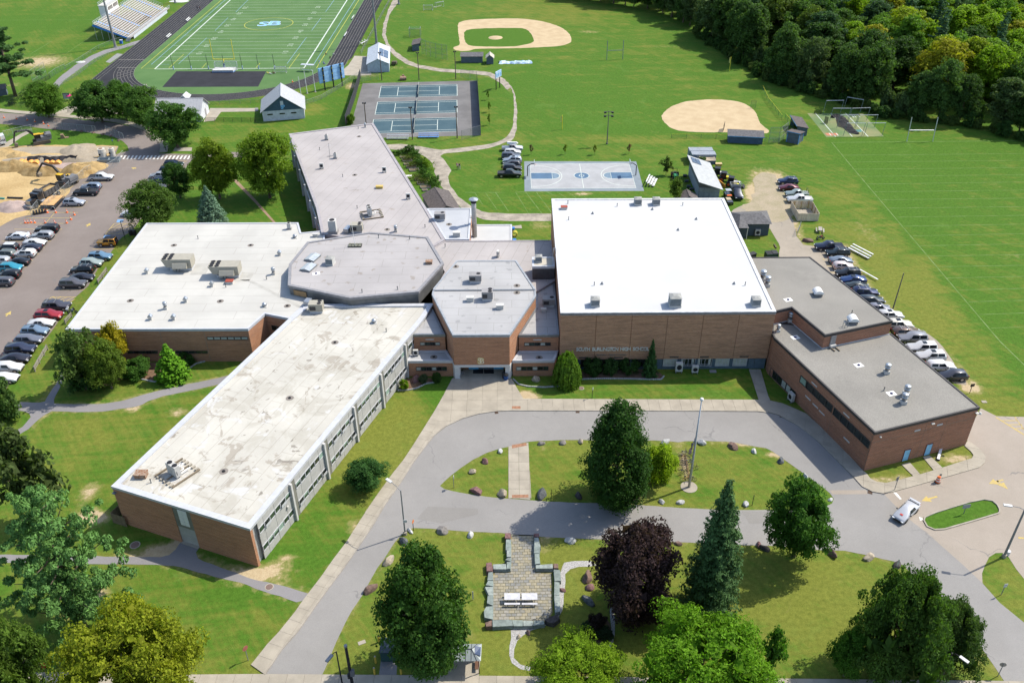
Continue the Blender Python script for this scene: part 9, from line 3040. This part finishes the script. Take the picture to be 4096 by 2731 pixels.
def EX_(label,c,head,boom,col,body=mat('machine_grey',(.13,.13,.135),.6),slew=.0):
 t=TH('excavator',label,'excavator',(c[0],c[1],.03),head)
 dk=mat('machine_dark',(.035,.034,.032),.7)
 TRK=mat('track_steel',(.10,.085,.065),.85,.2)
 for s in(-1,1):
  q=[]
  for i in RG(9):
   a=PI/2+PI*i/8
   q.append((-1.7+.45*cos(a),.45+.45*sin(a)))
  for i in RG(9):
   a=-PI/2+PI*i/8
   q.append((1.7+.45*cos(a),.45+.45*sin(a)))
  n=len(q)
  y0,y1=s*1.35-.33,s*1.35+.33
  M().add([(x,y0,z)for x,z in q]+[(x,y1,z)for x,z in q],[tuple(RG(n)),tuple(RG(n,2*n))[::-1]]+[((i+1)%n,i,n+i,n+(i+1)%n)for i in RG(n)]).o('track',TRK,t)
 BX((0,0,.7),(2.2,2.0,.5)).o('undercarriage',dk,t)
 up=link('upper_body',BX((-.7,0,1.45),(3.8,2.7,.9)).box((-2.2,0,1.9),(1.1,2.7,.6)).mesh('upper_body',body),t)
 BX((-.4,-.95,2.0),(1.6,.8,.3)).o('engine_cover',col,t)
 BX((-1.9,0,2.25),(1.5,2.5,.35)).o('engine_deck',body,t)
 BX((-1.4,.3,2.6),(.25,.25,.6)).o('exhaust',dk,t)
 BX((.65,.85,2.05),(1.5,1.0,1.5)).o('cab',dk,t)
 BX((.66,.85,2.82),(1.55,1.05,.12)).o('cab_roof',col,t)
 BX((.7,.85,2.2),(1.54,1.04,.85)).o('cab_glass',CARGL,t)
 p=[(x,0,z)for x,z in boom]
 for i in RG(len(p)-1):
  BE(p[i],p[i+1],.38-.06*i,.62-.12*i).o('boom' if i<2 else 'stick',dk,t)
 BE((.9,0,1.9),((p[1][0]+p[0][0])/2,0,(p[1][2]+p[0][2])/2-.25),.16).o('hydraulic_ram',GALV,t)
 e=p[-1]
 M().add([(e[0]-.1,-.55,e[2]),(e[0]-.1,.55,e[2]),(e[0]-.9,-.55,e[2]-.3),(e[0]-.9,.55,e[2]-.3),(e[0]-.8,-.55,e[2]-1.0),(e[0]-.8,.55,e[2]-1.0),(e[0]+.1,-.55,e[2]-1.05),(e[0]+.1,.55,e[2]-1.05)],[(0,1,3,2),(2,3,5,4),(4,5,7,6),(0,2,4,6),(1,7,5,3)]).o('bucket',mat('bucket_steel',(.17,.14,.10),.8,.2),t)
 m_=V3(p[1]).lerp(V3(p[2]),.4)
 return t
YM=mat('machine_yellow',(.55,.33,.02),.5)
a,b=V3(G(22,660,310,1.0)),V3(G(22,390,400,.2))
e1=EX_('yellow and dark grey excavator parked on the bright grass island',a,math.atan2(b.y-a.y,b.x-a.x)+.05,[(.9,1.9),(2.6,4.0),(5.6,4.1),(6.6,1.2)],YM)
a,b=V3(G(22,1060,960,1.2)),V3(G(22,460,900,.5))
EX_('working excavator with a yellow cab roof reaching left over the sand',a,math.atan2(b.y-a.y,b.x-a.x),[(.9,1.9),(2.8,4.2),(6.0,4.6),(8.6,1.9)],YM)
text('boom_lettering','CUTTING EDGE',.5,mat('letter_white',(.5,.5,.48)),(3.2,.22,4.15),(PI/2,0,PI),0,parent=SC.objects['excavator'])
t=TH('loose_bucket','rusty excavator bucket lying on the bright grass island','bucket',(*G(22,1030,290),0),.4)
PR([(-.8,-.6),(.3,-.6),(.3,.6),(-.8,.6)],0,1.1,p1=[(-.7,-.55),(.0,-.55),(.0,.55),(-.7,.55)]).prism([(.3,-.6),(1.2,-.6),(1.2,.6),(.3,.6)],0,.12).o('shell',mat('bucket_rust',(.20,.14,.09),.8,.2),t)
a,b=V3(G(22,500,1360,.8)),V3(G(22,870,1150,.8))
h=math.atan2(a.y-b.y,a.x-b.x)
c=(a+b)/2
t=TH('dump_truck','black dump truck loaded with sand standing by the plywood stack','dump truck',(c.x,c.y,.03),h)
BKP=paint((.02,.022,.026))
PR([(2.3,-.75),(4.4,-.6),(4.4,.6),(2.3,.75)],.95,1.9).o('bonnet',BKP,t)
BX((4.45,0,1.4),(.1,1.2,1.0)).o('grille',mat('chrome',(.45,.42,.34),.25,.8),t)
BX((4.65,0,.65),(.35,2.4,.4)).o('bumper',mat('chrome2',(.5,.5,.5),.3,.7),t)
BX((1.5,0,1.9),(1.7,2.2,1.9)).o('cab',BKP,t)
BX((2.37,0,2.35),(.06,1.9,.7)).o('windscreen',CARGL,t)
for s in(-1,1):
 BX((1.6,s*1.11,2.3),(.9,.04,.7)).o('side_window',CARGL,t)
 PR([(2.9,s*.75-.35*(s<0)),(4.3,s*.75-.35*(s<0)),(4.3,s*.75+.35*(s>0)),(2.9,s*.75+.35*(s>0))],1.05,1.2).o('wing',BKP,t)
 TU((.45,s*.95,1.0),(.45,s*.95,3.3),.1).o('exhaust',mat('chrome2',(.5,.5,.5),.3,.7),t)
 BX((1.2,s*1.2,.75),(1.2,.5,.5)).o('fuel_tank',ALU,t)
 for x in(3.6,-1.2,-2.5,-3.7):
  w_=TU((x,s*1.2-.16,.5),(x,s*1.2+.16,.5),.5,n=18).o('wheel',TYRE,t)
  TU((x,s*1.2-.18,.5),(x,s*1.2+.18,.5),.27,n=12).o('rim',RIM,w_)
BX((-.5,0,.85),(8.6,.9,.3)).o('chassis',PLAST,t)
q=M()
for s in(-1,1):
 q.box((-2.1,s*1.2,1.85),(4.8,.1,1.4))
q.box((.25,0,1.95),(.1,2.4,1.6)).box((-4.5,0,1.85),(.1,2.4,1.4)).box((-2.1,0,1.2),(4.8,2.4,.1))
q.o('tipper_body',mat('tipper_dark',(.06,.06,.062),.7),t)
for k in RG(5):
 for s in(-1,1):
  BX((-4.2+k*1.05,s*1.28,1.85),(.14,.08,1.4)).o('side_rib',mat('tipper_dark',(.06,.06,.062)),t)
PR([(-4.4,-1.12),(.15,-1.12),(.15,1.12),(-4.4,1.12)],1.9,2.15).prism([(-4.2,-1.0),(0,-1.0),(0,1.0),(-4.2,1.0)],2.15,2.5,p1=[(-3.2,-.3),(-1.2,-.3),(-1.2,.3),(-3.2,.3)]).o('sand_load',DSAND,t)
BX((.7,0,3.0),(1.2,2.2,.15)).o('cab_guard',mat('tipper_dark',(.06,.06,.062)),t)
c=V3(G(22,60,400,.5))
t=TH('box_trailer','white box trailer with black and yellow lettering cut by the left edge','trailer',(c.x-3.2,c.y,.02),.62)
BX((0,0,1.6),(7.0,2.3,2.1)).o('body',WHITEP,t)
BX((0,0,2.68),(7.0,2.3,.06)).o('roof',mat('trailer_roof',(.42,.45,.47)),t)
PR([(3.45,-1.0),(3.56,-1.0),(3.56,1.0),(3.45,1.0)],.75,2.5).o('rear_door',PLAST,t)
text('lettering','CUTTING EDGE',.72,mat('letter_black',(.02,.02,.02)),(.9,-1.17,1.45),(PI/2,0,0),0,bold=.02,parent=t)
BX((1.9,-1.17,2.2),(1.1,.03,.5),0).o('yellow_emblem',YM,t)
for x in(.9,1.9):
 for s in(-1,1):
  w_=TU((x,s*1.1-.1,.38),(x,s*1.1+.1,.38),.38,n=14).o('wheel',TYRE,t)
  TU((x,s*1.1-.12,.38),(x,s*1.1+.12,.38),.22,n=10).o('rim',RIM,w_)
for lab,x,y,r,hh in(('larger pale concrete manhole shaft with a rusty lid',1660,600,.95,2.3),('smaller pale concrete manhole shaft with a rusty lid',1815,580,.72,2.1)):
 t=TH('manhole_shaft',lab,'manhole shaft',(*G(22,x,y),.03),0,'concrete manhole shafts')
 LA([(r,0),(r,hh*.7),(r*.97,hh*.72),(r*.94,hh)],n=20).o('ring',mat('shaft_concrete',(.44,.42,.37),.85),t,False)
 LA([(r*.5,hh),(r*.5,hh+.12)],(-.1,0,0),14).o('lid',RUST,t)
 TU((-.3,-r-.04,1.0),(-.3,-r+.1,1.0),.26,n=12).o('pipe_opening',FAN,t)
c=V3(G(22,1755,650,.3))
t=TH('trench_box','open grey steel trench box beside the concrete shafts','trench box',(c.x,c.y,.03),.1)
for s in(-1,1):
 BX((0,s*.9,.4),(5.4,.1,.8)).o('side_plate',mat('steel_blue_grey',(.20,.235,.25),.6,.2),t)
for x in(-2.65,0,2.65):
 BX((x,0,.4),(.1,1.7,.8)).o('spreader',mat('steel_blue_grey',(.20,.235,.25)),t)
BX((0,0,.05),(5.3,1.7,.06)).o('floor_plate',mat('steel_pale',(.28,.30,.31)),t)
a,b=V3((*G(22,860,1450),.42)),V3((*G(22,1030,1265),.42))
t=TH('drain_pipe','long fat black corrugated pipe between plywood stack and silver car','pipe')
q=M()
d=(b-a)/40
for i in RG(40):
 q.tube(a+d*i,a+d*(i+.55),.42,n=14,cap=False)
 q.tube(a+d*(i+.5),a+d*(i+1.05),.37,n=14,cap=False)
q.o('corrugated_wall',mat('pipe_black',(.025,.025,.027),.6),t)
TU(a-d*.1,a+d*.3,.44,n=14).o('end_ring',mat('pipe_end',(.30,.32,.31)),t)
TU(a-d*.14,a+d*.2,.36,n=14).o('bore',FAN,t)
for lab,s,m,r in(('long black pipe lying on the sand left of the dump truck','22:125,1262 370,1270',mat('pipe_black',(.025,.025,.027)),.22),('teal green pipe end at the left edge of the sand','22:-60,1270 75,1275',mat('pipe_teal',(.02,.22,.19),.6),.2)):
 p=PT(s)
 TU((*p[0],r),(*p[1],r),r,n=10).o('pipe',m,None,label=lab,cat='pipe')
t=TH('plywood_stack','stack of grey blocks topped with a plywood sheet by the dump truck','stack')
pq=PT('22:640,1370 860,1372 1020,1215 800,1215',.9)
PR(pq,.85,.95).o('plywood_sheet',mat('plywood_orange',(.44,.27,.12),.85,0,.2,.15,1),t)
pw=Wall(tuple(pq[0]),tuple(pq[1]))
for i in RG(6):
 for j in RG(3):
  q=M()
  pw.box(q,i*pw.L/6+.02,(i+1)*pw.L/6-.02,.03+j*.27,.28+j*.27,-.5,-.02+.03*(i%2))
  q.o('block',mat('block_grey',(.13,.13,.125),.9,rnd=.2),t)
PR(OF(ccw(pq),-.5),.03,.84).o('inner_stack',mat('block_grey',(.13,.13,.125)),t)
t=TH('pipe_fittings','row of black U shaped pipe fittings on the asphalt by the cones','pipe fittings',(*G(22,650,1500),.02),.45)
for k in RG(5):
 PI_([(-1.3+k*.6,-.45,.7),(-1.3+k*.6,-.45,.25),(-1.3+k*.6,.45,.25),(-1.3+k*.6,.45,.7)],.22,8).o('fitting',mat('pipe_black',(.025,.025,.027)),t)
for lab,s in(('temporary wire fence along the excavation and parked cars','22:520,1560 640,1400 760,1440 960,1260 1090,1150 1190,1050 1310,960 1400,870 1480,840'),('temporary wire fence between trench box and white pickup','22:1730,830 1880,740 2000,600'),('temporary wire fence curving along the road by the grass island','22:770,135 960,150 1160,170 1350,185 1550,205'),('temporary wire fence at the end of the grass island','22:1715,200 1880,275 2000,330'),('temporary wire fence behind the parked excavator','22:80,290 300,230 540,180')):
 fence(lab,PT(s),1.9,2.4,mat('fence_steel',(.32,.34,.34),.5,.3),LM_('temp_mesh',(.3,.32,.32),.14)if 'temp_mesh' not in bpy.data.materials else bpy.data.materials['temp_mesh'],True,None,'temporary fences','temporary_fence','fence',.035)
for lab,x,y in(('dark stone at the road edge of the bright grass island, first',885,158),('tan stone at the road edge of the bright grass island',1312,190),('brown stone at the road edge of the bright grass island',1500,215),('small stone at the road edge of the bright grass island',1655,235),('dark stone at the right end of the bright grass island',1785,265),('pale brown stone at the far right of the bright grass island',1905,340)):
 rock(lab,22,x,y,.55,'brown')
 # ---- yard machines beside the sloped shed
def TK_(label,c,rz,col,roof=POLED,bucket=True,cab=True):
 t=TH('compact_tractor',label,'tractor',(c[0],c[1],0),rz,'yard machines beside the sloped shed')
 BX((.9,0,.95),(1.5,.8,.7)).o('bonnet',col,t)
 BX((-.6,0,.8),(1.6,.9,.5)).o('chassis',PLAST,t)
 if cab:
  BX((-.5,0,1.65),(1.2,1.2,1.1)).o('cab_glass',CARGL,t)
  BX((-.5,0,2.25),(1.4,1.4,.14)).o('cab_roof',roof,t)
  for x in(-1.1,.1):
   for s in(-1,1):
    BX((x,s*.62,1.65),(.09,.09,1.1)).o('cab_pillar',PLAST,t)
 else:
  PI_([(-1.0,-.5,.9),(-1.0,-.5,2.1),(-1.0,.5,2.1),(-1.0,.5,.9)],.05,5).o('roll_bar',PLAST,t)
  BX((-.6,0,1.2),(.5,.5,.5)).o('seat',PLAST,t)
 for x,r in((1.3,.4),(-.9,.62)):
  for s in(-1,1):
   w_=TU((x,s*.75-.18,r),(x,s*.75+.18,r),r,n=16).o('wheel',TYRE,t)
   TU((x,s*.75-.2,r),(x,s*.75+.2,r),r*.55,n=12).o('rim',mat('rim_orange_red',(.35,.08,.02)),w_)
 if bucket:
  for s in(-1,1):
   PI_([(.2,s*.5,1.2),(1.7,s*.5,1.2),(2.3,s*.5,.4)],.07,5).o('loader_arm',col,t)
  PR([(2.3,-.85),(2.9,-.85),(2.9,.85),(2.3,.85)],.1,.6,p1=[(2.3,-.85),(2.45,-.85),(2.45,.85),(2.3,.85)]).o('bucket',PLAST,t)
WO=mat('machine_white_orange',(.46,.44,.44),.5)
TK_('white tractor with glass cab farthest in the row beside the sloped shed',G(21,1070,790,1.0),-.3,WO)
TK_('yellow loader with glass cab beside the sloped shed',G(21,1220,900,1.0),-.3,mat('machine_lemon',(.50,.44,.02),.5))
TK_('white and orange tractor with loader bucket beside the dump truck',G(21,1400,1020,1.0),-.35,WO)
TK_('green tractor parked behind the white bleacher',G(6,1500,40,.8),-1.6,mat('machine_green',(.015,.16,.05),.5),POLED,True,False)
for k in('yellow_attachment',):
 t=TH(k,'tall yellow implement standing at the back of the machine row','implement',(*G(21,1045,620,.6),0),0)
 BX((0,0,.9),(1.6,.9,.5)).box((-.5,0,.4),(.2,.9,.8)).box((.5,0,.4),(.2,.9,.8)).o('frame',mat('implement_yellow',(.45,.30,.06)),t)
 BX((0,0,1.2),(1.7,1.0,.1)).o('top',mat('implement_tan',(.42,.32,.16)),t)
c=V3(G(21,1490,1250,1.0))
o=car('pickup',(.018,.024,.04),'navy tipper pickup with a loaded grey bed beside the sloped shed',c,-90,'',1.05,'yard machines beside the sloped shed','truck')
BX((-1.9,0,1.45),(2.3,2.0,.1)).box((-1.9,1.0,1.75),(2.3,.07,.55)).box((-1.9,-1.0,1.75),(2.3,.07,.55)).box((-3.0,0,1.75),(.07,2.0,.55)).box((-.75,0,1.95),(.07,2.1,.9)).o('tipper_bed',mat('tipper_grey',(.26,.27,.28),.5,.3),o)
PR([(-2.9,-.9),(-1.0,-.9),(-1.0,.9),(-2.9,.9)],1.52,2.1,p1=[(-2.5,-.4),(-1.5,-.4),(-1.5,.4),(-2.5,.4)]).o('load',mat('load_olive',(.15,.13,.06)),o)
LA([(.3,1.95),(.28,2.4)],(-1.1,.3,0),10).o('yellow_barrel',mat('machine_lemon',(.50,.44,.02)),o)
for lab,x,y,cl in(('small black utility cart with a pale roof below the sloped shed corner',1280,1330,(.03,.03,.035)),('low dark utility cart with tools at the gym roof corner',1300,1470,(.05,.05,.05))):
 t=TH('utility_cart',lab,'utility cart',(*G(21,x,y,.6),0),-1.5,'yard machines beside the sloped shed')
 BX((0,0,.65),(2.6,1.3,.5)).o('body',paint(cl),t)
 if 'roof' in lab[:60]and 'pale' in lab:
  BX((-.2,0,1.85),(1.3,1.3,.08)).o('roof',CONTR,t)
  for x_ in(-.8,.4):
   for s in(-1,1):
    TU((x_,s*.6,.9),(x_,s*.6,1.85),.04,n=5).o('post',PLAST,t)
  BX((.9,0,.95),(.6,1.1,.12)).o('orange_cover',DO,t)
 else:
  BX((-.4,0,.95),(1.4,1.1,.12)).o('load',mat('load_tan',(.33,.28,.18)),t)
 for x_ in(-.9,.9):
  for s in(-1,1):
   TU((x_,s*.65-.12,.32),(x_,s*.65+.12,.32),.32,n=12).o('wheel',TYRE,t)
t=TH('orange_plough','orange snow plough blade lying along the sloped shed wall','plough',(*G(21,1130,1050,.5),0),1.9)
PR([(-1.6,-.3),(1.6,-.3),(1.6,.2),(-1.6,.2)],.05,.9,p1=[(-1.6,.0),(1.6,.0),(1.6,.2),(-1.6,.2)]).o('blade',mat('plough_orange',(.42,.19,.02),.6),t)
BX((0,.6,.4),(.8,1.0,.3)).o('mount',RUST,t)
for i,(x,y)in EN(((240,860),(280,990),(330,1120),(400,1180))):
 t=TH('oil_drum',('farthest','second','third','nearest')[i]+' dark drum lying in the weeds left of the sloped shed','drum',(*G(21,x,y,.3),0),0,'drums beside the sloped shed')
 TU((-.45,0,.32),(.45,0,.32),.32,n=12).o('barrel',mat('drum_dark',(.06,.075,.075),.6,.2),t)
 TU((-.47,0,.32),(-.43,0,.32),.24,n=12).o('lid',METG,t)
 # ---- barrels by the low annex
c=V3(G(6,25,600))
t=TH('hose_coil','coil of bright yellow hose on the grass by the low annex','hose',(c.x,c.y,0))
for k in RG(7):
 wheel2(M(),0,.55,.05,18,.07).o('turn',mat('hose_yellow',(.55,.50,.08),.6),t).location=(0,-.4+k*.13,0)
for lab,x,y in(('blue tub standing behind the yellow hose coil',8,552),('blue lid lying in front of the yellow hose coil',22,634)):
 t=TH('blue_tub',lab,'tub',(*G(6,x,y),0))
 LA([(.38,0),(.45,.8 if 'tub s' in lab else .12)],n=12).o('body',mat('tub_blue',(.03,.15,.42),.5),t)
PR(PT('6:0,512 85,502 92,532 0,532'),0,.1).o('tank_slab',CONC,None,label='pale concrete slab with covers on the grass beside the low annex',cat='slab')
fence('small silver gate panel standing on the grass by the picnic table',PT('7:262,600 295,520'),1.4,1.2,GALV,LINK,True,None,None,'gate_panel','gate')
for i,s in EN(('7:55,680 75,715','7:68,738 85,775')):
 p=PT(s)
 BE((*p[0],.12),(*p[1],.12),.2,.22).o('timber_kerb',WOODP,None,label=('farther','nearer')[i]+' dark timber beam on the verge by the dumpster',cat='timber',group='timber beams by the dumpster')
 # ---- people
def body(pose):
 if pose=='sit':
  J={'pelvis':(0,0,.18),'chest':(-.08,0,.52),'neck':(-.06,0,.72),'head':(-.03,0,.84),'top':(-.02,0,.95),'shl':(-.08,.17,.64),'ell':(.02,.25,.42),'hal':(.22,.2,.36),'shr':(-.08,-.17,.64),'elr':(.02,-.25,.42),'har':(.22,-.2,.36),'hil':(.02,.09,.14),'knl':(.42,.14,.32),'anl':(.72,.12,.06),'tol':(.84,.12,.08),'hir':(.02,-.09,.14),'knr':(.40,-.15,.30),'anr':(.70,-.14,.06),'tor':(.82,-.14,.08)}
 else:
  w=.26 if pose=='run' else(.16 if pose=='walk' else .03)
  k=.12 if pose=='run' else .04
  J={'pelvis':(0,0,.95),'chest':(.02,0,1.28),'neck':(.04,0,1.48),'head':(.06,0,1.60),'top':(.06,0,1.72),'shl':(.02,.19,1.42),'ell':(-w*.9,.25,1.16),'hal':(-w*.5+.1,.25,.92+k),'shr':(.02,-.19,1.42),'elr':(w*.5,-.25,1.16),'har':(w+.12,-.22,.94+k),'hil':(0,.1,.9),'knl':(w*.8,.11,.5),'anl':(w,.11,.08),'tol':(w+.17,.12,.04),'hir':(0,-.1,.9),'knr':(-w*.3,-.11,.5),'anr':(-w*1.3,-.11,.1+k),'tor':(-w*1.3+.15,-.12,.04+k*.5)}
 RD={'pelvis':.15,'chest':.165,'neck':.06,'head':.105,'top':.075,'sh':.075,'el':.05,'ha':.042,'hi':.10,'kn':.066,'an':.046,'to':.04}
 ED=[('pelvis','chest'),('chest','neck'),('neck','head'),('head','top'),('chest','shl'),('shl','ell'),('ell','hal'),('chest','shr'),('shr','elr'),('elr','har'),('pelvis','hil'),('hil','knl'),('knl','anl'),('anl','tol'),('pelvis','hir'),('hir','knr'),('knr','anr'),('anr','tor')]
 ks=list(J)
 me=bpy.data.meshes.new('person')
 me.from_pydata([J[k]for k in ks],[(ks.index(a),ks.index(b))for a,b in ED],[])
 o=bpy.data.objects.new('person',me)
 COL.objects.link(o)
 md=o.modifiers.new('skin','SKIN')
 for i,k in EN(ks):
  r=RD.get(k)or RD[k[:2]]
  me.skin_vertices[0].data[i].radius=(r,r)
  me.skin_vertices[0].data[i].use_root=k=='pelvis'
 o.modifiers.new('sub','SUBSURF').levels=1
 dg=bpy.context.evaluated_depsgraph_get()
 out=bpy.data.meshes.new_from_object(o.evaluated_get(dg))
 bpy.data.objects.remove(o)
 out.materials.clear()
 for m in(mat('skin',(.36,.22,.16)),mat('hair_brown',(.04,.025,.018)),mat('shirt',(.3,.3,.3)),mat('trousers',(.05,.05,.06)),mat('shoe',(.25,.25,.25))):
  out.materials.append(m)
 zs=.72 if pose=='sit' else 1.46
 zw=.2 if pose=='sit' else .93
 for p in out.polygons:
  c=p.center
  i=2 if c.z>zw else 3
  if c.z>zs:
   i=1 if(c.z>zs+.17 or c.x<J['head'][0]-.03)else 0
  elif abs(c.y)>.2 and c.z<(.5 if pose=='sit' else 1.2)and c.z>(.3 if pose=='sit' else .8):
   i=0
  if(pose=='sit' and c.x>.66 or pose!='sit' and c.z<.1):
   i=4
  p.material_index=i
  p.use_smooth=True
 return out
BM={k:body(k)for k in('stand','walk','run','sit')}
def person(label,t,x,y,pose,rz,shirt,trou,hair=(.04,.025,.018),z=.025):
 o=link('person',BM[pose],None,(*G(t,x,y),z),rz,label,'person','people on the grounds')
 for i,c in((1,hair),(2,shirt),(3,trou)):
  o.material_slots[i].link='OBJECT'
  o.material_slots[i].material=mat('cloth_%02x%02x%02x'%tuple(int(v*255)for v in c),c,.9)
for a in(
('runner in dark clothes on the left straight of the track, left of a pair',0,1815,95,'run',-2.2,(.02,.03,.06),(.02,.02,.025)),
('runner in brown and black on the left straight of the track, right of a pair',0,1840,98,'run',-2.2,(.12,.06,.05),(.02,.02,.025)),
('walker in white top and pink shorts on the bottom curve of the track',0,1333,818,'walk',.4,(.5,.48,.47),(.4,.2,.2)),
('walker in white long clothes on the bottom curve of the track',0,1352,818,'walk',.4,(.5,.48,.40),(.45,.48,.52)),
('walker with dark hair on the right straight of the track',1,932,208,'walk',-1.8,(.10,.08,.10),(.35,.35,.38)),
('athlete sitting on the turf in dark clothes, topmost of the group',1,640,505,'sit',.4,(.02,.02,.03),(.03,.03,.035)),
('athlete in white sitting on the turf by the track',1,710,508,'sit',1.2,(.5,.5,.5),(.3,.3,.3)),
('athlete lying back in black on the turf by the track',1,682,540,'sit',2.0,(.02,.02,.025),(.3,.3,.3)),
('athlete standing in a blue shirt on the yellow field line',1,583,598,'stand',0,(.06,.14,.5),(.3,.32,.38)),
('athlete sitting in blue and black beside the standing one',1,622,590,'sit',-.6,(.08,.12,.3),(.02,.02,.025)),
('athlete sitting in yellow and white at the edge of the black pad',1,105,680,'sit',.2,(.55,.45,.10),(.4,.4,.4)),
('athlete sitting in white at the edge of the black pad',1,130,685,'sit',-.3,(.5,.5,.5),(.03,.03,.03)),
('athlete sitting in dark red at the edge of the black pad',1,158,678,'sit',.1,(.10,.03,.03),(.03,.03,.03)),
('walker with a pink backpack on the grass by the gravel road',1,1852,1558,'walk',-1.2,(.45,.32,.33),(.05,.04,.04)),
('walker in black on the grass by the gravel road',1,1870,1555,'walk',-1.0,(.015,.015,.02),(.2,.22,.28)),
('worker in brown clothes standing beside the working excavator',4,605,165,'stand',2.5,(.11,.065,.055),(.10,.065,.06)),
('person in dark clothes at the top edge of the track',0,1948,8,'walk',-2.0,(.02,.02,.03),(.02,.02,.03)),
):
 person(*a)
t=TH('backpack','pink and black backpack carried by the walker on the grass','bag',(*G(1,1846,1556),1.2))
PR([(-.16,-.12),(.16,-.12),(.16,.12),(-.16,.12)],0,.42,p1=[(-.12,-.08),(.12,-.08),(.12,.08),(-.12,.08)]).o('body',mat('bag_pink',(.4,.14,.15)),t)
BX((0,-.13,.15),(.2,.06,.18)).o('pocket',PLAST,t)
for lab,t_,x,y,s in(('crumpled white plastic sheet on the grass by the track path fence',0,742,573,1.6),('heap of white sandbags at the top edge beyond the grandstand',0,1650,14,4.0)):
 mound(lab,G(t_,x,y),s,s*.5,.35,mat('sheet_white',(.48,.48,.46),.7),11,0,'sheet','white_sheet')
